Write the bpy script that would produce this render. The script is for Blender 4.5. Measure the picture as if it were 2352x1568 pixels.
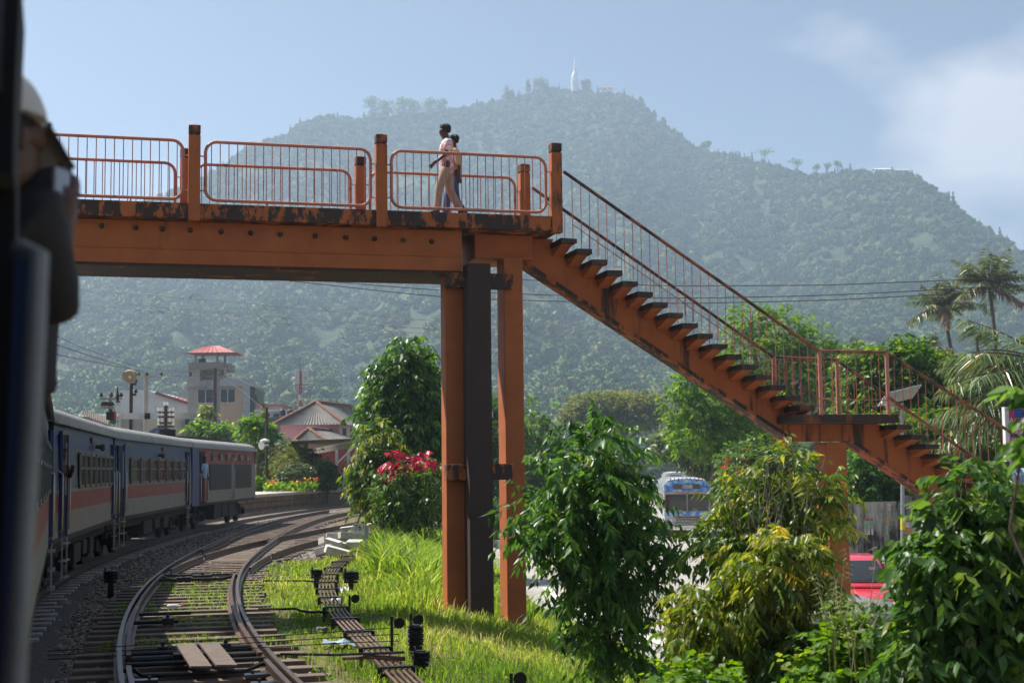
import bpy, bmesh, math, random
import numpy as np
from mathutils import Vector, Matrix, noise
for _o in list(bpy.data.objects): bpy.data.objects.remove(_o)
SC = bpy.context.scene
COL = SC.collection
random.seed(7); RNG = np.random.default_rng(11)
rad = math.radians
V = Vector
# ------------------------------------------------------------------ camera, sky, sun, exposure
EYE = V((0, 0, 2.15)); F = 3266.67
PITCH = math.atan(291 / F); ROLL = 0.0115
_f = V((0, math.cos(PITCH), math.sin(PITCH))); _u = V((0, -math.sin(PITCH), math.cos(PITCH))); _r = V((1, 0, 0))
CR = _r * math.cos(ROLL) - _u * math.sin(ROLL); CU = _u * math.cos(ROLL) + _r * math.sin(ROLL)
cam_d = bpy.data.cameras.new('camera'); cam = bpy.data.objects.new('camera', cam_d); COL.objects.link(cam)
cam_d.lens = 50; cam_d.sensor_width = 36; cam_d.clip_start = .05; cam_d.clip_end = 12000
cam_d.dof.use_dof = True; cam_d.dof.focus_distance = 26; cam_d.dof.aperture_fstop = 3.2
cam.matrix_world = Matrix(((CR.x, CU.x, -_f.x, EYE.x), (CR.y, CU.y, -_f.y, EYE.y), (CR.z, CU.z, -_f.z, EYE.z), (0, 0, 0, 1)))
SC.camera = cam
SUN_AZ, SUN_EL = rad(-62), rad(55)           # azimuth from +Y towards +X
SUN = V((math.sin(SUN_AZ) * math.cos(SUN_EL), math.cos(SUN_AZ) * math.cos(SUN_EL), math.sin(SUN_EL)))
sl = bpy.data.lights.new('sun', 'SUN'); so = bpy.data.objects.new('sun', sl); COL.objects.link(so)
sl.energy = 5.0; sl.angle = rad(.55); sl.color = (1, .95, .86)
so.rotation_euler = (-SUN).to_track_quat('-Z', 'Y').to_euler(); so.location = (0, 0, 50)
SC.view_settings.view_transform = 'Standard'; SC.view_settings.look = 'None'; SC.view_settings.gamma = 1
SC.view_settings.exposure = 0.92; SC.view_settings.use_curve_mapping = False
cy = SC.cycles
cy.max_bounces = 5; cy.diffuse_bounces = 3; cy.glossy_bounces = 3; cy.transmission_bounces = 4; cy.transparent_max_bounces = 8; cy.volume_bounces = 1
cy.use_denoising = True; cy.sample_clamp_indirect = 6; cy.caustics_reflective = False; cy.caustics_refractive = False
try:
    cy.adaptive_threshold = .02
except Exception: pass
def N(nt, t, **kw):
    n = nt.nodes.new(t)
    for k, v in kw.items():
        if k in n.inputs: n.inputs[k].default_value = v
        else: setattr(n, k, v)
    return n
def setup_world():
    w = bpy.data.worlds.new('World'); SC.world = w; w.use_nodes = True
    nt = w.node_tree; nt.nodes.clear(); L = nt.links.new
    out = N(nt, 'ShaderNodeOutputWorld'); bg = N(nt, 'ShaderNodeBackground'); bg.inputs[1].default_value = .05
    sky = N(nt, 'ShaderNodeTexSky'); sky.sky_type = 'NISHITA'; sky.sun_disc = False
    sky.sun_elevation = SUN_EL; sky.sun_rotation = SUN_AZ; sky.altitude = 400; sky.air_density = .75; sky.dust_density = .8; sky.ozone_density = 1.6
    tc = N(nt, 'ShaderNodeTexCoord')
    # cumulus: noise on a flattened direction, the same everywhere in the sky, more of it towards the horizon
    sep = N(nt, 'ShaderNodeSeparateXYZ'); L(tc.outputs['Generated'], sep.inputs[0])
    den = N(nt, 'ShaderNodeMath', operation='ADD'); L(sep.outputs[2], den.inputs[0]); den.inputs[1].default_value = .55
    dv = N(nt, 'ShaderNodeVectorMath', operation='DIVIDE'); L(tc.outputs['Generated'], dv.inputs[0])
    cb = N(nt, 'ShaderNodeCombineXYZ')
    for i in range(3): L(den.outputs[0], cb.inputs[i])
    L(cb.outputs[0], dv.inputs[1])
    mp = N(nt, 'ShaderNodeMapping'); L(dv.outputs[0], mp.inputs[0]); mp.inputs['Location'].default_value = CLOUD_OFF
    mp.inputs['Scale'].default_value = (1, 1, 1.5)
    n1 = N(nt, 'ShaderNodeTexNoise', Scale=2.3, Detail=7.0, Roughness=.5); L(mp.outputs[0], n1.inputs['Vector'])
    rp = N(nt, 'ShaderNodeValToRGB'); L(n1.outputs[0], rp.inputs[0])
    rp.color_ramp.elements[0].position = .555; rp.color_ramp.elements[0].color = (0, 0, 0, 1)
    rp.color_ramp.elements[1].position = .66; rp.color_ramp.elements[1].color = (.8, .8, .8, 1)
    mx = N(nt, 'ShaderNodeMix', data_type='RGBA'); L(rp.outputs[0], mx.inputs['Factor']); L(sky.outputs[0], mx.inputs[6])
    mx.inputs[7].default_value = (10.5, 10.1, 10.3, 1)
    L(mx.outputs[2], bg.inputs[0]); L(bg.outputs[0], out.inputs[0])
CLOUD_OFF = (4.97, .93, 1.05)
setup_world()
def ray(u, v): return _f + CR * ((u - 1176) / F) + CU * ((784 - v) / F)
def at(u, v, Y):
    d = ray(u, v); return EYE + d * (Y / d.y)
def atz(u, v, z):
    d = ray(u, v); return EYE + d * ((z - EYE.z) / d.z)
# ------------------------------------------------------------------ mesh building
ORIG = {}
def tag(o, label=None, cat=None, group=None, kind=None):
    if label: o['label'] = label
    if cat: o['category'] = cat
    if group: o['group'] = group
    if kind: o['kind'] = kind
    return o
def thing(name, loc, label=None, cat=None, group=None, kind=None):
    o = bpy.data.objects.new(name, None); COL.objects.link(o); o.location = loc; o.empty_display_size = .2
    ORIG[o.name] = V(loc); return tag(o, label, cat, group, kind)
def dup(root, loc, label=None, group=None, rz=None):
    def cp(o, par):
        c = o.copy(); COL.objects.link(c); c.parent = par
        for ch in o.children: cp(ch, c)
        return c
    r = cp(root, None); r.location = loc; ORIG[r.name] = V(loc)
    if rz is not None: r.rotation_euler.z = rz
    return tag(r, label, None, group)
def basis(d, up=V((0, 0, 1))):
    d = V(d).normalized(); s = d.cross(V(up))
    if s.length < 1e-5: s = d.cross(V((1, 0, 0)))
    s.normalize(); return d, s, s.cross(d).normalized()
class MB:
    def __init__(self): self.v = []; self.f = []; self.m = []; self.mi = 0
    def add(self, vs, fs):
        b = len(self.v); self.v += [tuple(p) for p in vs]
        for f in fs: self.f.append(tuple(b + i for i in f)); self.m.append(self.mi)
        return self
    def hexa(self, p):   # 8 pts: bottom 4 ccw, top 4
        return self.add(p, [(3, 2, 1, 0), (4, 5, 6, 7), (0, 1, 5, 4), (1, 2, 6, 5), (2, 3, 7, 6), (3, 0, 4, 7)])
    def box(self, c, s, X=None, rz=0):
        c = V(c)
        if X is None:
            ca, sa = math.cos(rz), math.sin(rz); ax = (V((ca, sa, 0)), V((-sa, ca, 0)), V((0, 0, 1)))
        else: ax = X
        h = [a * (k / 2) for a, k in zip(ax, s)]
        return self.hexa([c + h[0] * i + h[1] * j + h[2] * k for k in (-1, 1) for i, j in ((-1, -1), (1, -1), (1, 1), (-1, 1))])
    def bx(self, x0, x1, y0, y1, z0, z1): return self.box(((x0 + x1) / 2, (y0 + y1) / 2, (z0 + z1) / 2), (abs(x1 - x0), abs(y1 - y0), abs(z1 - z0)))
    def beam(self, a, b, w, h, up=(0, 0, 1)):
        a, b = V(a), V(b); d, s, u = basis(b - a, up); return self.box((a + b) / 2, ((b - a).length, w, h), (d, s, u))
    def cyl(self, a, b, r0, r1=None, n=8, cap=True):
        return self.tube([a, b], [r0, r0 if r1 is None else r1], n, cap)
    def tube(self, pts, r, n=6, cap=True):
        pts = [V(p) for p in pts]; k = len(pts); r = [r] * k if isinstance(r, (int, float)) else r
        vs = []; pu = None
        for i, p in enumerate(pts):
            d = (pts[min(i + 1, k - 1)] - pts[max(i - 1, 0)]).normalized()
            if pu is None: _, s, u = basis(d)
            else:
                u = (pu - d * pu.dot(d)); u = u.normalized() if u.length > 1e-6 else basis(d)[2]; s = d.cross(u)
            pu = u
            vs += [p + (s * math.cos(2 * math.pi * j / n) + u * math.sin(2 * math.pi * j / n)) * r[i] for j in range(n)]
        fs = [(i * n + j, i * n + (j + 1) % n, (i + 1) * n + (j + 1) % n, (i + 1) * n + j) for i in range(k - 1) for j in range(n)]
        if cap: fs += [tuple(range(n - 1, -1, -1)), tuple((k - 1) * n + j for j in range(n))]
        return self.add(vs, fs)
    def sweep(self, prof, path, flip=False):   # prof: (side, up) pairs, closed
        path = [V(p) for p in path]; k = len(path); n = len(prof); vs = []
        for i, p in enumerate(path):
            d = path[min(i + 1, k - 1)] - path[max(i - 1, 0)]; d.z = 0; d.normalize(); s = V((d.y, -d.x, 0))
            vs += [p + s * a + V((0, 0, b)) for a, b in prof]
        fs = [(i * n + j, (i + 1) * n + j, (i + 1) * n + (j + 1) % n, i * n + (j + 1) % n) for i in range(k - 1) for j in range(n)]
        fs += [tuple(range(n)), tuple((k - 1) * n + j for j in range(n - 1, -1, -1))]
        return self.add(vs, fs)
    def prism(self, poly, ex):
        n = len(poly); ex = V(ex); a = [V(p) for p in poly]; b = [p + ex for p in a]
        return self.add(a + b, [tuple(range(n - 1, -1, -1)), tuple(range(n, 2 * n))] + [(i, (i + 1) % n, n + (i + 1) % n, n + i) for i in range(n)])
    def loft(self, rings, cap=True):
        n = len(rings[0]); k = len(rings); vs = [p for r in rings for p in r]
        fs = [(i * n + j, i * n + (j + 1) % n, (i + 1) * n + (j + 1) % n, (i + 1) * n + j) for i in range(k - 1) for j in range(n)]
        if cap: fs += [tuple(range(n - 1, -1, -1)), tuple((k - 1) * n + j for j in range(n))]
        return self.add(vs, fs)
    def ell(self, c, r, n=10, k=6, z0=-1, z1=1):
        c = V(c); rings = []
        for i in range(k + 1):
            t = z0 + (z1 - z0) * i / k; a = math.asin(max(-1, min(1, t))); q = max(math.cos(a), .02)
            rings.append([c + V((r[0] * q * math.cos(2 * math.pi * j / n), r[1] * q * math.sin(2 * math.pi * j / n), r[2] * t)) for j in range(n)])
        return self.loft(rings)
    def quad(self, a, b, c, d): return self.add([a, b, c, d], [(0, 1, 2, 3)])
    def build(self, name, mat, parent=None, smooth=None, loc=None, bevel=0, **tg):
        me = bpy.data.meshes.new(name)
        if parent is not None:
            p = parent; o0 = V((0, 0, 0))
            while p is not None: o0 += p.location; p = p.parent
        elif loc is not None: o0 = V(loc)
        else:
            a = np.array(self.v); o0 = V((a[:, 0].mean(), a[:, 1].mean(), a[:, 2].min()))
        me.from_pydata([(x - o0.x, y - o0.y, z - o0.z) for x, y, z in self.v], [], self.f)
        mats = mat if isinstance(mat, (list, tuple)) else [mat]
        for m in mats: me.materials.append(m)
        if len(mats) > 1: me.polygons.foreach_set('material_index', self.m)
        if smooth is not None:
            me.polygons.foreach_set('use_smooth', [True] * len(self.f)); me.set_sharp_from_angle(angle=rad(smooth))
        me.update()
        o = bpy.data.objects.new(name, me); COL.objects.link(o)
        if parent is not None: o.parent = parent
        else: o.location = o0
        if bevel:
            b = o.modifiers.new('bevel', 'BEVEL'); b.width = bevel; b.segments = 2; b.limit_method = 'ANGLE'; b.angle_limit = rad(50)
        return tag(o, tg.get('label'), tg.get('cat'), tg.get('group'), tg.get('kind'))
def text(s, name, loc, X, U, size, mat, parent, align='CENTER', ext=.002, font=None):
    c = bpy.data.curves.new(name, 'FONT'); c.body = s; c.size = size; c.align_x = align; c.align_y = 'CENTER'; c.extrude = ext
    tmp = bpy.data.objects.new(name, c); me = bpy.data.meshes.new_from_object(tmp); bpy.data.objects.remove(tmp); bpy.data.curves.remove(c)
    me.materials.clear(); me.materials.append(mat); o = bpy.data.objects.new(name, me); COL.objects.link(o)
    X = V(X).normalized(); U = V(U); U = (U - X * U.dot(X)).normalized(); Z = X.cross(U)
    p = parent; o0 = V((0, 0, 0))
    while p is not None: o0 += p.location; p = p.parent
    o.parent = parent; l = V(loc) - o0
    o.matrix_local = Matrix(((X.x, U.x, Z.x, l.x), (X.y, U.y, Z.y, l.y), (X.z, U.z, Z.z, l.z), (0, 0, 0, 1)))
    return o
def npmesh(name, verts, faces, mat, parent=None, attr=None, smooth=False, loc=(0, 0, 0), **tg):
    """large mesh from arrays; faces (n,k) of equal size; attr: per-vertex float 'rnd'"""
    me = bpy.data.meshes.new(name); verts = np.asarray(verts, np.float32); faces = np.asarray(faces, np.int32)
    if parent is not None:
        p = parent; o0 = V((0, 0, 0))
        while p is not None: o0 += p.location; p = p.parent
    else: o0 = V(loc)
    vv = verts - np.array(o0, np.float32)
    me.vertices.add(len(vv)); me.vertices.foreach_set('co', vv.ravel())
    n, k = faces.shape; me.loops.add(n * k); me.loops.foreach_set('vertex_index', faces.ravel())
    me.polygons.add(n); me.polygons.foreach_set('loop_start', np.arange(0, n * k, k, dtype=np.int32)); me.polygons.foreach_set('loop_total', np.full(n, k, np.int32))
    if smooth: me.polygons.foreach_set('use_smooth', np.ones(n, bool))
    me.update(calc_edges=True)
    for an, av in (attr or {}).items():
        a = me.attributes.new(an, 'FLOAT', 'POINT'); a.data.foreach_set('value', np.asarray(av, np.float32))
    for m in (mat if isinstance(mat, (list, tuple)) else [mat]): me.materials.append(m)
    o = bpy.data.objects.new(name, me); COL.objects.link(o)
    if parent is not None: o.parent = parent
    else: o.location = o0
    return tag(o, tg.get('label'), tg.get('cat'), tg.get('group'), tg.get('kind'))
# ------------------------------------------------------------------ materials
MATS = {}
def newmat(name):
    m = bpy.data.materials.new(name); m.use_nodes = True; nt = m.node_tree; nt.nodes.clear()
    out = N(nt, 'ShaderNodeOutputMaterial'); b = N(nt, 'ShaderNodeBsdfPrincipled'); nt.links.new(b.outputs[0], out.inputs[0])
    MATS[name] = m; return m, nt, b, nt.links.new
def ramp(nt, stops):
    r = N(nt, 'ShaderNodeValToRGB'); e = r.color_ramp.elements
    while len(e) < len(stops): e.new(.5)
    for i, (p, c) in enumerate(stops): e[i].position = p; e[i].color = (*c[:3], 1)
    return r
def g3(k): return (k, k, k)
def coords(nt, scale=(1, 1, 1), space='pos', rot=(0, 0, 0)):
    if space == 'pos': n = N(nt, 'ShaderNodeNewGeometry'); o = n.outputs['Position']
    else: n = N(nt, 'ShaderNodeTexCoord'); o = n.outputs['Object']
    mp = N(nt, 'ShaderNodeMapping'); nt.links.new(o, mp.inputs[0]); mp.inputs['Scale'].default_value = scale; mp.inputs['Rotation'].default_value = rot
    return mp.outputs[0]
def mixc(nt, fac, a, b, mode='MIX'):
    m = N(nt, 'ShaderNodeMix', data_type='RGBA', blend_type=mode)
    for s, x in ((m.inputs['Factor'], fac), (m.inputs[6], a), (m.inputs[7], b)):
        if hasattr(x, 'links') or isinstance(x, bpy.types.NodeSocket): nt.links.new(x, s)
        else: s.default_value = x if isinstance(x, float) else (*x[:3], 1)
    return m.outputs[2]
def noi(nt, co, scale, detail=4.0, rough=.55):
    n = N(nt, 'ShaderNodeTexNoise', Scale=scale, Detail=detail, Roughness=rough); nt.links.new(co, n.inputs['Vector']); return n.outputs[0]
def bumpn(nt, b, h, strength=.3, dist=.02):
    n = N(nt, 'ShaderNodeBump', Strength=strength, Distance=dist); nt.links.new(h, n.inputs['Height']); nt.links.new(n.outputs[0], b.inputs['Normal'])
def plain(name, c, rough=.6, metal=0, var=.25, scale=3.0, bump=.15, spec=.5, dirt=None, dscale=1.2, damt=.5, space='pos'):
    """painted / cast surface: colour with blotchy variation, optional grime of its own colour, fine relief"""
    if name in MATS: return MATS[name]
    m, nt, b, L = newmat(name); co = coords(nt, space=space)
    n1 = noi(nt, co, scale, 6.0, .6)
    r = ramp(nt, [(.25, [x * (1 - var) for x in c]), (.75, [min(1, x * (1 + var)) for x in c])]); L(n1, r.inputs[0]); col = r.outputs[0]
    if dirt:
        n2 = noi(nt, coords(nt, (1, 1, .3), space), dscale, 8.0, .7); r2 = ramp(nt, [(.5, g3(0)), (.68, g3(damt))]); L(n2, r2.inputs[0])
        col = mixc(nt, r2.outputs[0], col, dirt)
    L(col, b.inputs['Base Color']); b.inputs['Roughness'].default_value = rough; b.inputs['Metallic'].default_value = metal
    b.inputs['Specular IOR Level'].default_value = spec
    if bump: bumpn(nt, b, noi(nt, co, scale * 9, 4.0, .6), bump, .02)
    return m
def stained(name, c, dark, lo, hi, scale=1.6, zs=.35, rough=.75, pale=None, var=.18):
    """paint with black mould in vertical streaks; lo/hi = noise thresholds"""
    m, nt, b, L = newmat(name)
    n1 = noi(nt, coords(nt), 2.2, 6.0, .6); r = ramp(nt, [(.25, [x * (1 - var) for x in c]), (.75, [x * (1 + var) for x in c])]); L(n1, r.inputs[0]); col = r.outputs[0]
    if pale:
        n3 = noi(nt, coords(nt), 14, 3.0); r3 = ramp(nt, [(.66, g3(0)), (.74, g3(.55))]); L(n3, r3.inputs[0]); col = mixc(nt, r3.outputs[0], col, pale)
    n2 = noi(nt, coords(nt, (1, 1, zs)), scale, 9.0, .68); r2 = ramp(nt, [(lo, g3(0)), (hi, g3(.94))]); L(n2, r2.inputs[0]); col = mixc(nt, r2.outputs[0], col, dark)
    L(col, b.inputs['Base Color']); b.inputs['Roughness'].default_value = rough
    bumpn(nt, b, noi(nt, coords(nt), 30, 5.0, .7), .35, .01); return m
def leafmat(name, stops, trans=.4, rough=.42, spec=.5):
    m, nt, b, L = newmat(name); stops = [(p, [min(.8, x * (1.0 if c[0] > c[1] * 3 else 1.6)) for x in c]) for p, c in stops]
    a = N(nt, 'ShaderNodeAttribute', attribute_name='rnd'); r = ramp(nt, stops); L(a.outputs['Fac'], r.inputs[0])
    L(r.outputs[0], b.inputs['Base Color']); b.inputs['Roughness'].default_value = rough; b.inputs['Specular IOR Level'].default_value = spec
    t = N(nt, 'ShaderNodeBsdfTranslucent')
    hs = N(nt, 'ShaderNodeHueSaturation', Hue=.485, Saturation=1.1, Value=2.0); L(r.outputs[0], hs.inputs['Color']); L(hs.outputs[0], t.inputs[0])
    mx = N(nt, 'ShaderNodeMixShader'); mx.inputs[0].default_value = trans; L(b.outputs[0], mx.inputs[1]); L(t.outputs[0], mx.inputs[2])
    L(mx.outputs[0], [n for n in nt.nodes if n.type == 'OUTPUT_MATERIAL'][0].inputs[0]); return m
# ------------------------------------------------------------------ lie of the land
_PERM = np.random.default_rng(5).random((256, 256))
def vnoise(x, y):
    x = np.asarray(x, float); y = np.asarray(y, float); xi = np.floor(x).astype(int); yi = np.floor(y).astype(int); fx = x - xi; fy = y - yi
    fx = fx * fx * (3 - 2 * fx); fy = fy * fy * (3 - 2 * fy); P = lambda a, b: _PERM[a & 255, b & 255]
    return (P(xi, yi) * (1 - fx) + P(xi + 1, yi) * fx) * (1 - fy) + (P(xi, yi + 1) * (1 - fx) + P(xi + 1, yi + 1) * fx) * fy
def fbm(x, y, o=4):
    s = 0; a = .5
    for i in range(o): s = s + a * vnoise(x * 2 ** i + 17 * i, y * 2 ** i + 31 * i); a /= 2
    return s
def smooth_interp(xs, ys, step=1.0):
    """resampled, smoothed curve through a table -> callable"""
    g = np.arange(xs[0], xs[-1] + step, step); v = np.interp(g, xs, ys); k = 9
    for _ in range(3): v = np.convolve(np.pad(v, k, mode='reflect', reflect_type='odd'), np.ones(2 * k + 1) / (2 * k + 1), 'valid') if len(v) > 2 * k + 2 else v
    return lambda y: np.interp(y, g, v)
_ty = [-40, 0, 8, 14.4, 20.5, 29.4, 38.2, 54, 66, 76, 87, 100, 120, 150]
_tx = [16, 2.0, -.9, -3.1, -4.8, -6.65, -7.8, -9.25, -9.75, -9.5, -8.2, -5.4, .8, 14]
cmid = smooth_interp(_ty, _tx, .4)              # centre line of the middle track
_g = np.arange(-10, 140, .5)
def offset_path(fn, off, y0, y1, step=1.0, z=0):
    out = []
    for y in np.arange(y0, y1 + 1e-6, step):
        x = float(fn(y)); t = float(fn(y + .3) - fn(y - .3)) / .6; n = V((1, -t, 0)).normalized()
        out.append(V((x, y, z)) + n * off)
    return out
cown = smooth_interp([-40, 0, 12, 24.5, 36, 51, 64, 76, 87, 100, 120, 150], [10, -1.8, -5.55, -9.35, -11.5, -12.95, -13.1, -12.7, -11.7, -9.1, -2.8, 11], .4)  # the train's own track
_r2 = [(24, None), (28, None), (32.8, -7.04), (36, -7.28), (40.2, -7.36), (44.5, -7.15), (48, -6.8), (52.3, -6.36), (59.5, -5.7), (70, -4.1), (82, -1.6), (100, 3.5)]
c2 = smooth_interp([a for a, b in _r2], [float(cmid(a)) if b is None else b for a, b in _r2], .4)  # diverging track
road_l = lambda y: np.interp(y, [-20, 5, 20, 27, 34, 38, 50, 64, 75, 100, 150, 330], [3.4, 3.2, 3.3, 2.6, 1.2, .5, -.3, -.85, 0, 3.5, 9.5, 32])
road_r = lambda y: np.interp(y, [-20, 20, 40, 48, 60, 72, 100, 150, 330], [13, 13, 12.0, 11.4, 11.0, 11.2, 13.6, 19.5, 42])
def gz(x, y):
    x = np.asarray(x, float); y = np.asarray(y, float); s0 = cmid(y) + 3.3; rl = road_l(y)
    t = np.clip((x - s0) / np.maximum(rl - .3 - s0, .5), 0, 1); z = -.24 - 1.2 * t ** 1.35
    bump = (fbm(x * .9, y * .9, 3) - .45) * .16
    z = z + bump * np.clip((x - cmid(y) - 1.6) / 1.5, 0, 1) * np.clip((rl - x) / .8, 0, 1)
    z = z + (fbm(x * 1.7 + 9, y * 1.7, 3) - .45) * .07
    far = np.clip((y - 60) / 40, 0, 1); z = np.where(x > rl - .3, -1.46 + 0 * far, z)
    return z
M_ground, nt, b, L = newmat('earth_ground')
co = coords(nt); n1 = noi(nt, co, .45, 8.0, .65); n2 = noi(nt, co, 5, 6.0, .7)
r1 = ramp(nt, [(.35, (.20, .12, .07)), (.5, (.15, .105, .055)), (.58, (.10, .12, .028)), (.75, (.13, .16, .035))]); L(n1, r1.inputs[0])
r2 = ramp(nt, [(.3, g3(.5)), (.7, g3(1.25))]); L(n2, r2.inputs[0]); L(mixc(nt, 1.0, r1.outputs[0], r2.outputs[0], 'MULTIPLY'), b.inputs['Base Color'])
b.inputs['Roughness'].default_value = .95; bumpn(nt, b, n2, .8, .05)
def axis(pieces):
    out = []
    for a, b_, s in pieces: out += list(np.arange(a, b_, s))
    return np.array(out + [pieces[-1][1]])
gx = axis([(-900, -100, 80), (-100, -20, 5), (-20, 16, .33), (16, 60, 3), (60, 900, 70)]); gy = axis([(-60, 4, 4), (4, 62, .33), (62, 120, 2.5), (120, 700, 40)])
GX, GY = np.meshgrid(gx, gy); GZ = gz(GX, GY); nx, ny = len(gx), len(gy)
idx = np.arange(nx * ny).reshape(ny, nx); fc = np.stack([idx[:-1, :-1], idx[:-1, 1:], idx[1:, 1:], idx[1:, :-1]], -1).reshape(-1, 4)
npmesh('ground', np.stack([GX, GY, GZ], -1).reshape(-1, 3), fc, M_ground, smooth=True, kind='structure', label='earth ground of the railway and the town')
# ---- road
M_asph, nt, b, L = newmat('pale_asphalt'); co = coords(nt); n1 = noi(nt, co, .35, 6.0, .6); n2 = noi(nt, co, 40, 3.0, .7)
r1 = ramp(nt, [(.3, (.30, .28, .255)), (.7, (.42, .39, .355))]); L(n1, r1.inputs[0]); r2 = ramp(nt, [(.3, g3(.75)), (.7, g3(1.15))]); L(n2, r2.inputs[0])
L(mixc(nt, 1.0, r1.outputs[0], r2.outputs[0], 'MULTIPLY'), b.inputs['Base Color']); b.inputs['Roughness'].default_value = .9; bumpn(nt, b, n2, .3, .01)
ry = np.concatenate([np.arange(-20, 130, 1.5), np.arange(130, 340, 10)])
rv = []; 
for y in ry:
    a, c = road_l(y), road_r(y)
    for k in range(7): rv.append((a + (c - a) * k / 6, y, -1.42 + .05 * math.sin(math.pi * k / 6)))
rf = [(i * 7 + k, i * 7 + k + 1, (i + 1) * 7 + k + 1, (i + 1) * 7 + k) for i in range(len(ry) - 1) for k in range(6)]
npmesh('road', rv, rf, M_asph, smooth=True, kind='structure')
M_white = plain('road_paint', (.72, .70, .62), .8, var=.15, dirt=(.35, .33, .3), dscale=4)
e = MB(); pp = [(float(road_l(y)) + .75, y) for y in np.arange(14, 44, 1.0)]
for (x0, y0), (x1, y1) in zip(pp[:-1], pp[1:]): e.quad((x0 - .12, y0, -1.385), (x0 + .12, y0, -1.385), (x1 + .12, y1, -1.385), (x1 - .12, y1, -1.385))
e.build('road_edge_line', M_white, kind='structure')
d_ = MB()
for y in np.arange(52, 200, 6):
    c = (road_l(y) + road_r(y)) / 2; d_.box((c, y, -1.365), (.12, 3, .004))
d_.build('road_centre_line', M_white, kind='structure')
M_pave = plain('concrete_pavement', (.33, .30, .26), .9, var=.2, scale=1.5, dirt=(.14, .12, .1))
# right-hand verge: kerb and pavement before the fence
k = MB()
for i in range(14):
    k.box((8.9 + i * 1.22, 48.6 + i * .16, -1.34), (1.2, .18, .26), rz=.13)
k.build('kerb', plain('kerb_concrete', (.27, .25, .22), .9, dirt=(.07, .07, .065), dscale=2, damt=.8), kind='structure')
p = MB(); p.hexa([(8.3, 48.65, -1.5), (26, 50.9, -1.5), (26, 53.2, -1.5), (8.3, 51.1, -1.5), (8.3, 48.65, -1.23), (26, 50.9, -1.23), (26, 53.2, -1.23), (8.3, 51.1, -1.23)])
p.build('pavement', M_pave, kind='structure')
# ---- mountain
_rd = [(-900, 720), (-500, 680), (-100, 620), (100, 560), (343, 459), (451, 412), (500, 388), (567, 335), (612, 318), (657, 304), (688, 282), (723, 266), (745, 262), (785, 265), (829, 270), (950, 262), (1033, 248), (1099, 236),
       (1148, 228), (1206, 215), (1254, 196), (1294, 205), (1321, 207), (1378, 208), (1423, 212), (1453, 222), (1476, 240), (1502, 270), (1524, 284), (1555, 303), (1591, 332), (1647, 349), (1696, 356), (1728, 368),
       (1777, 376), (1812, 388), (1855, 397), (1918, 394), (1971, 388), (2006, 392), (2093, 398), (2136, 420), (2181, 458), (2217, 490), (2262, 518), (2304, 543), (2352, 575), (2600, 680), (3000, 800), (3500, 900)]
_az, _te = [], []
for u, v in _rd:
    d = ray(u, v); _az.append(math.atan2(d.x, d.y)); _te.append(d.z / math.hypot(d.x, d.y))
_dd = ([-900, 300, 830, 1320, 1600, 1850, 2050, 2352, 3000], [1500, 1720, 1950, 2090, 1990, 1820, 1720, 1500, 1250])
R0 = 400.0
def ridge(az):
    u = 1176 + F * np.tan(az); R = np.interp(u, *_dd); return R, np.interp(az, _az, _te) * R + 2.15 - 5
def hill(x, y):
    x = np.asarray(x, float); y = np.asarray(y, float); az = np.arctan2(x, y); r = np.hypot(x, y); R, H = ridge(az)
    t = (r - R0) / (R - R0); tc = np.clip(t, 0, 1)
    p = .62 * tc ** 1.45 + .38 * tc ** 3.2
    rib = (fbm(az * 15 + 3, r * .0018, 4) - .47) * 2 * np.sin(np.pi * tc) * (34 + 40 * tc)
    h = H * p + rib - 1.5
    back = np.clip((r - R) / 900, 0, 1.2)
    h = np.where(t > 1, H * (1 - back ** 1.5) - 1.5 + (fbm(x * .01, y * .01, 3) - .45) * 20 * np.clip(back * 6, 0, 1), h)
    return np.where(t <= 0, -1.6, h)
ha = np.linspace(-.62, .62, 420); hr = np.concatenate([np.linspace(380, 2200, 260), np.linspace(2210, 3200, 24)])
HA, HR = np.meshgrid(ha, hr); HX = HR * np.sin(HA); HY = HR * np.cos(HA); HZ = hill(HX, HY); idx = np.arange(HX.size).reshape(HX.shape)
fc = np.stack([idx[:-1, :-1], idx[:-1, 1:], idx[1:, 1:], idx[1:, :-1]], -1).reshape(-1, 4)
M_hill, nt, b, L = newmat('mountain_grass'); co = coords(nt); n1 = noi(nt, co, .02, 6.0, .6); n2 = noi(nt, co, .12, 5.0, .6)
r1 = ramp(nt, [(.3, (.022, .045, .010)), (.5, (.04, .065, .014)), (.66, (.07, .085, .025)), (.78, (.11, .09, .05))]); L(n1, r1.inputs[0])
r2 = ramp(nt, [(.3, g3(.6)), (.7, g3(1.25))]); L(n2, r2.inputs[0]); L(mixc(nt, 1.0, r1.outputs[0], r2.outputs[0], 'MULTIPLY'), b.inputs['Base Color']); b.inputs['Roughness'].default_value = 1
bumpn(nt, b, n2, 1.0, 3.0)
npmesh('mountain', np.stack([HX, HY, HZ], -1).reshape(-1, 3), fc, M_hill, smooth=True, kind='structure')
def on_hill(u, v):
    """point of the mountain seen at photo position (u, v)"""
    d = ray(u, v); t = np.arange(400, 2600, 4.0) / d.y; P = np.array(EYE)[None] + t[:, None] * np.array(d)[None]
    k = np.nonzero(P[:, 2] < hill(P[:, 0], P[:, 1]))[0]; return V(P[k[0]]) if len(k) else None
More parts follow.
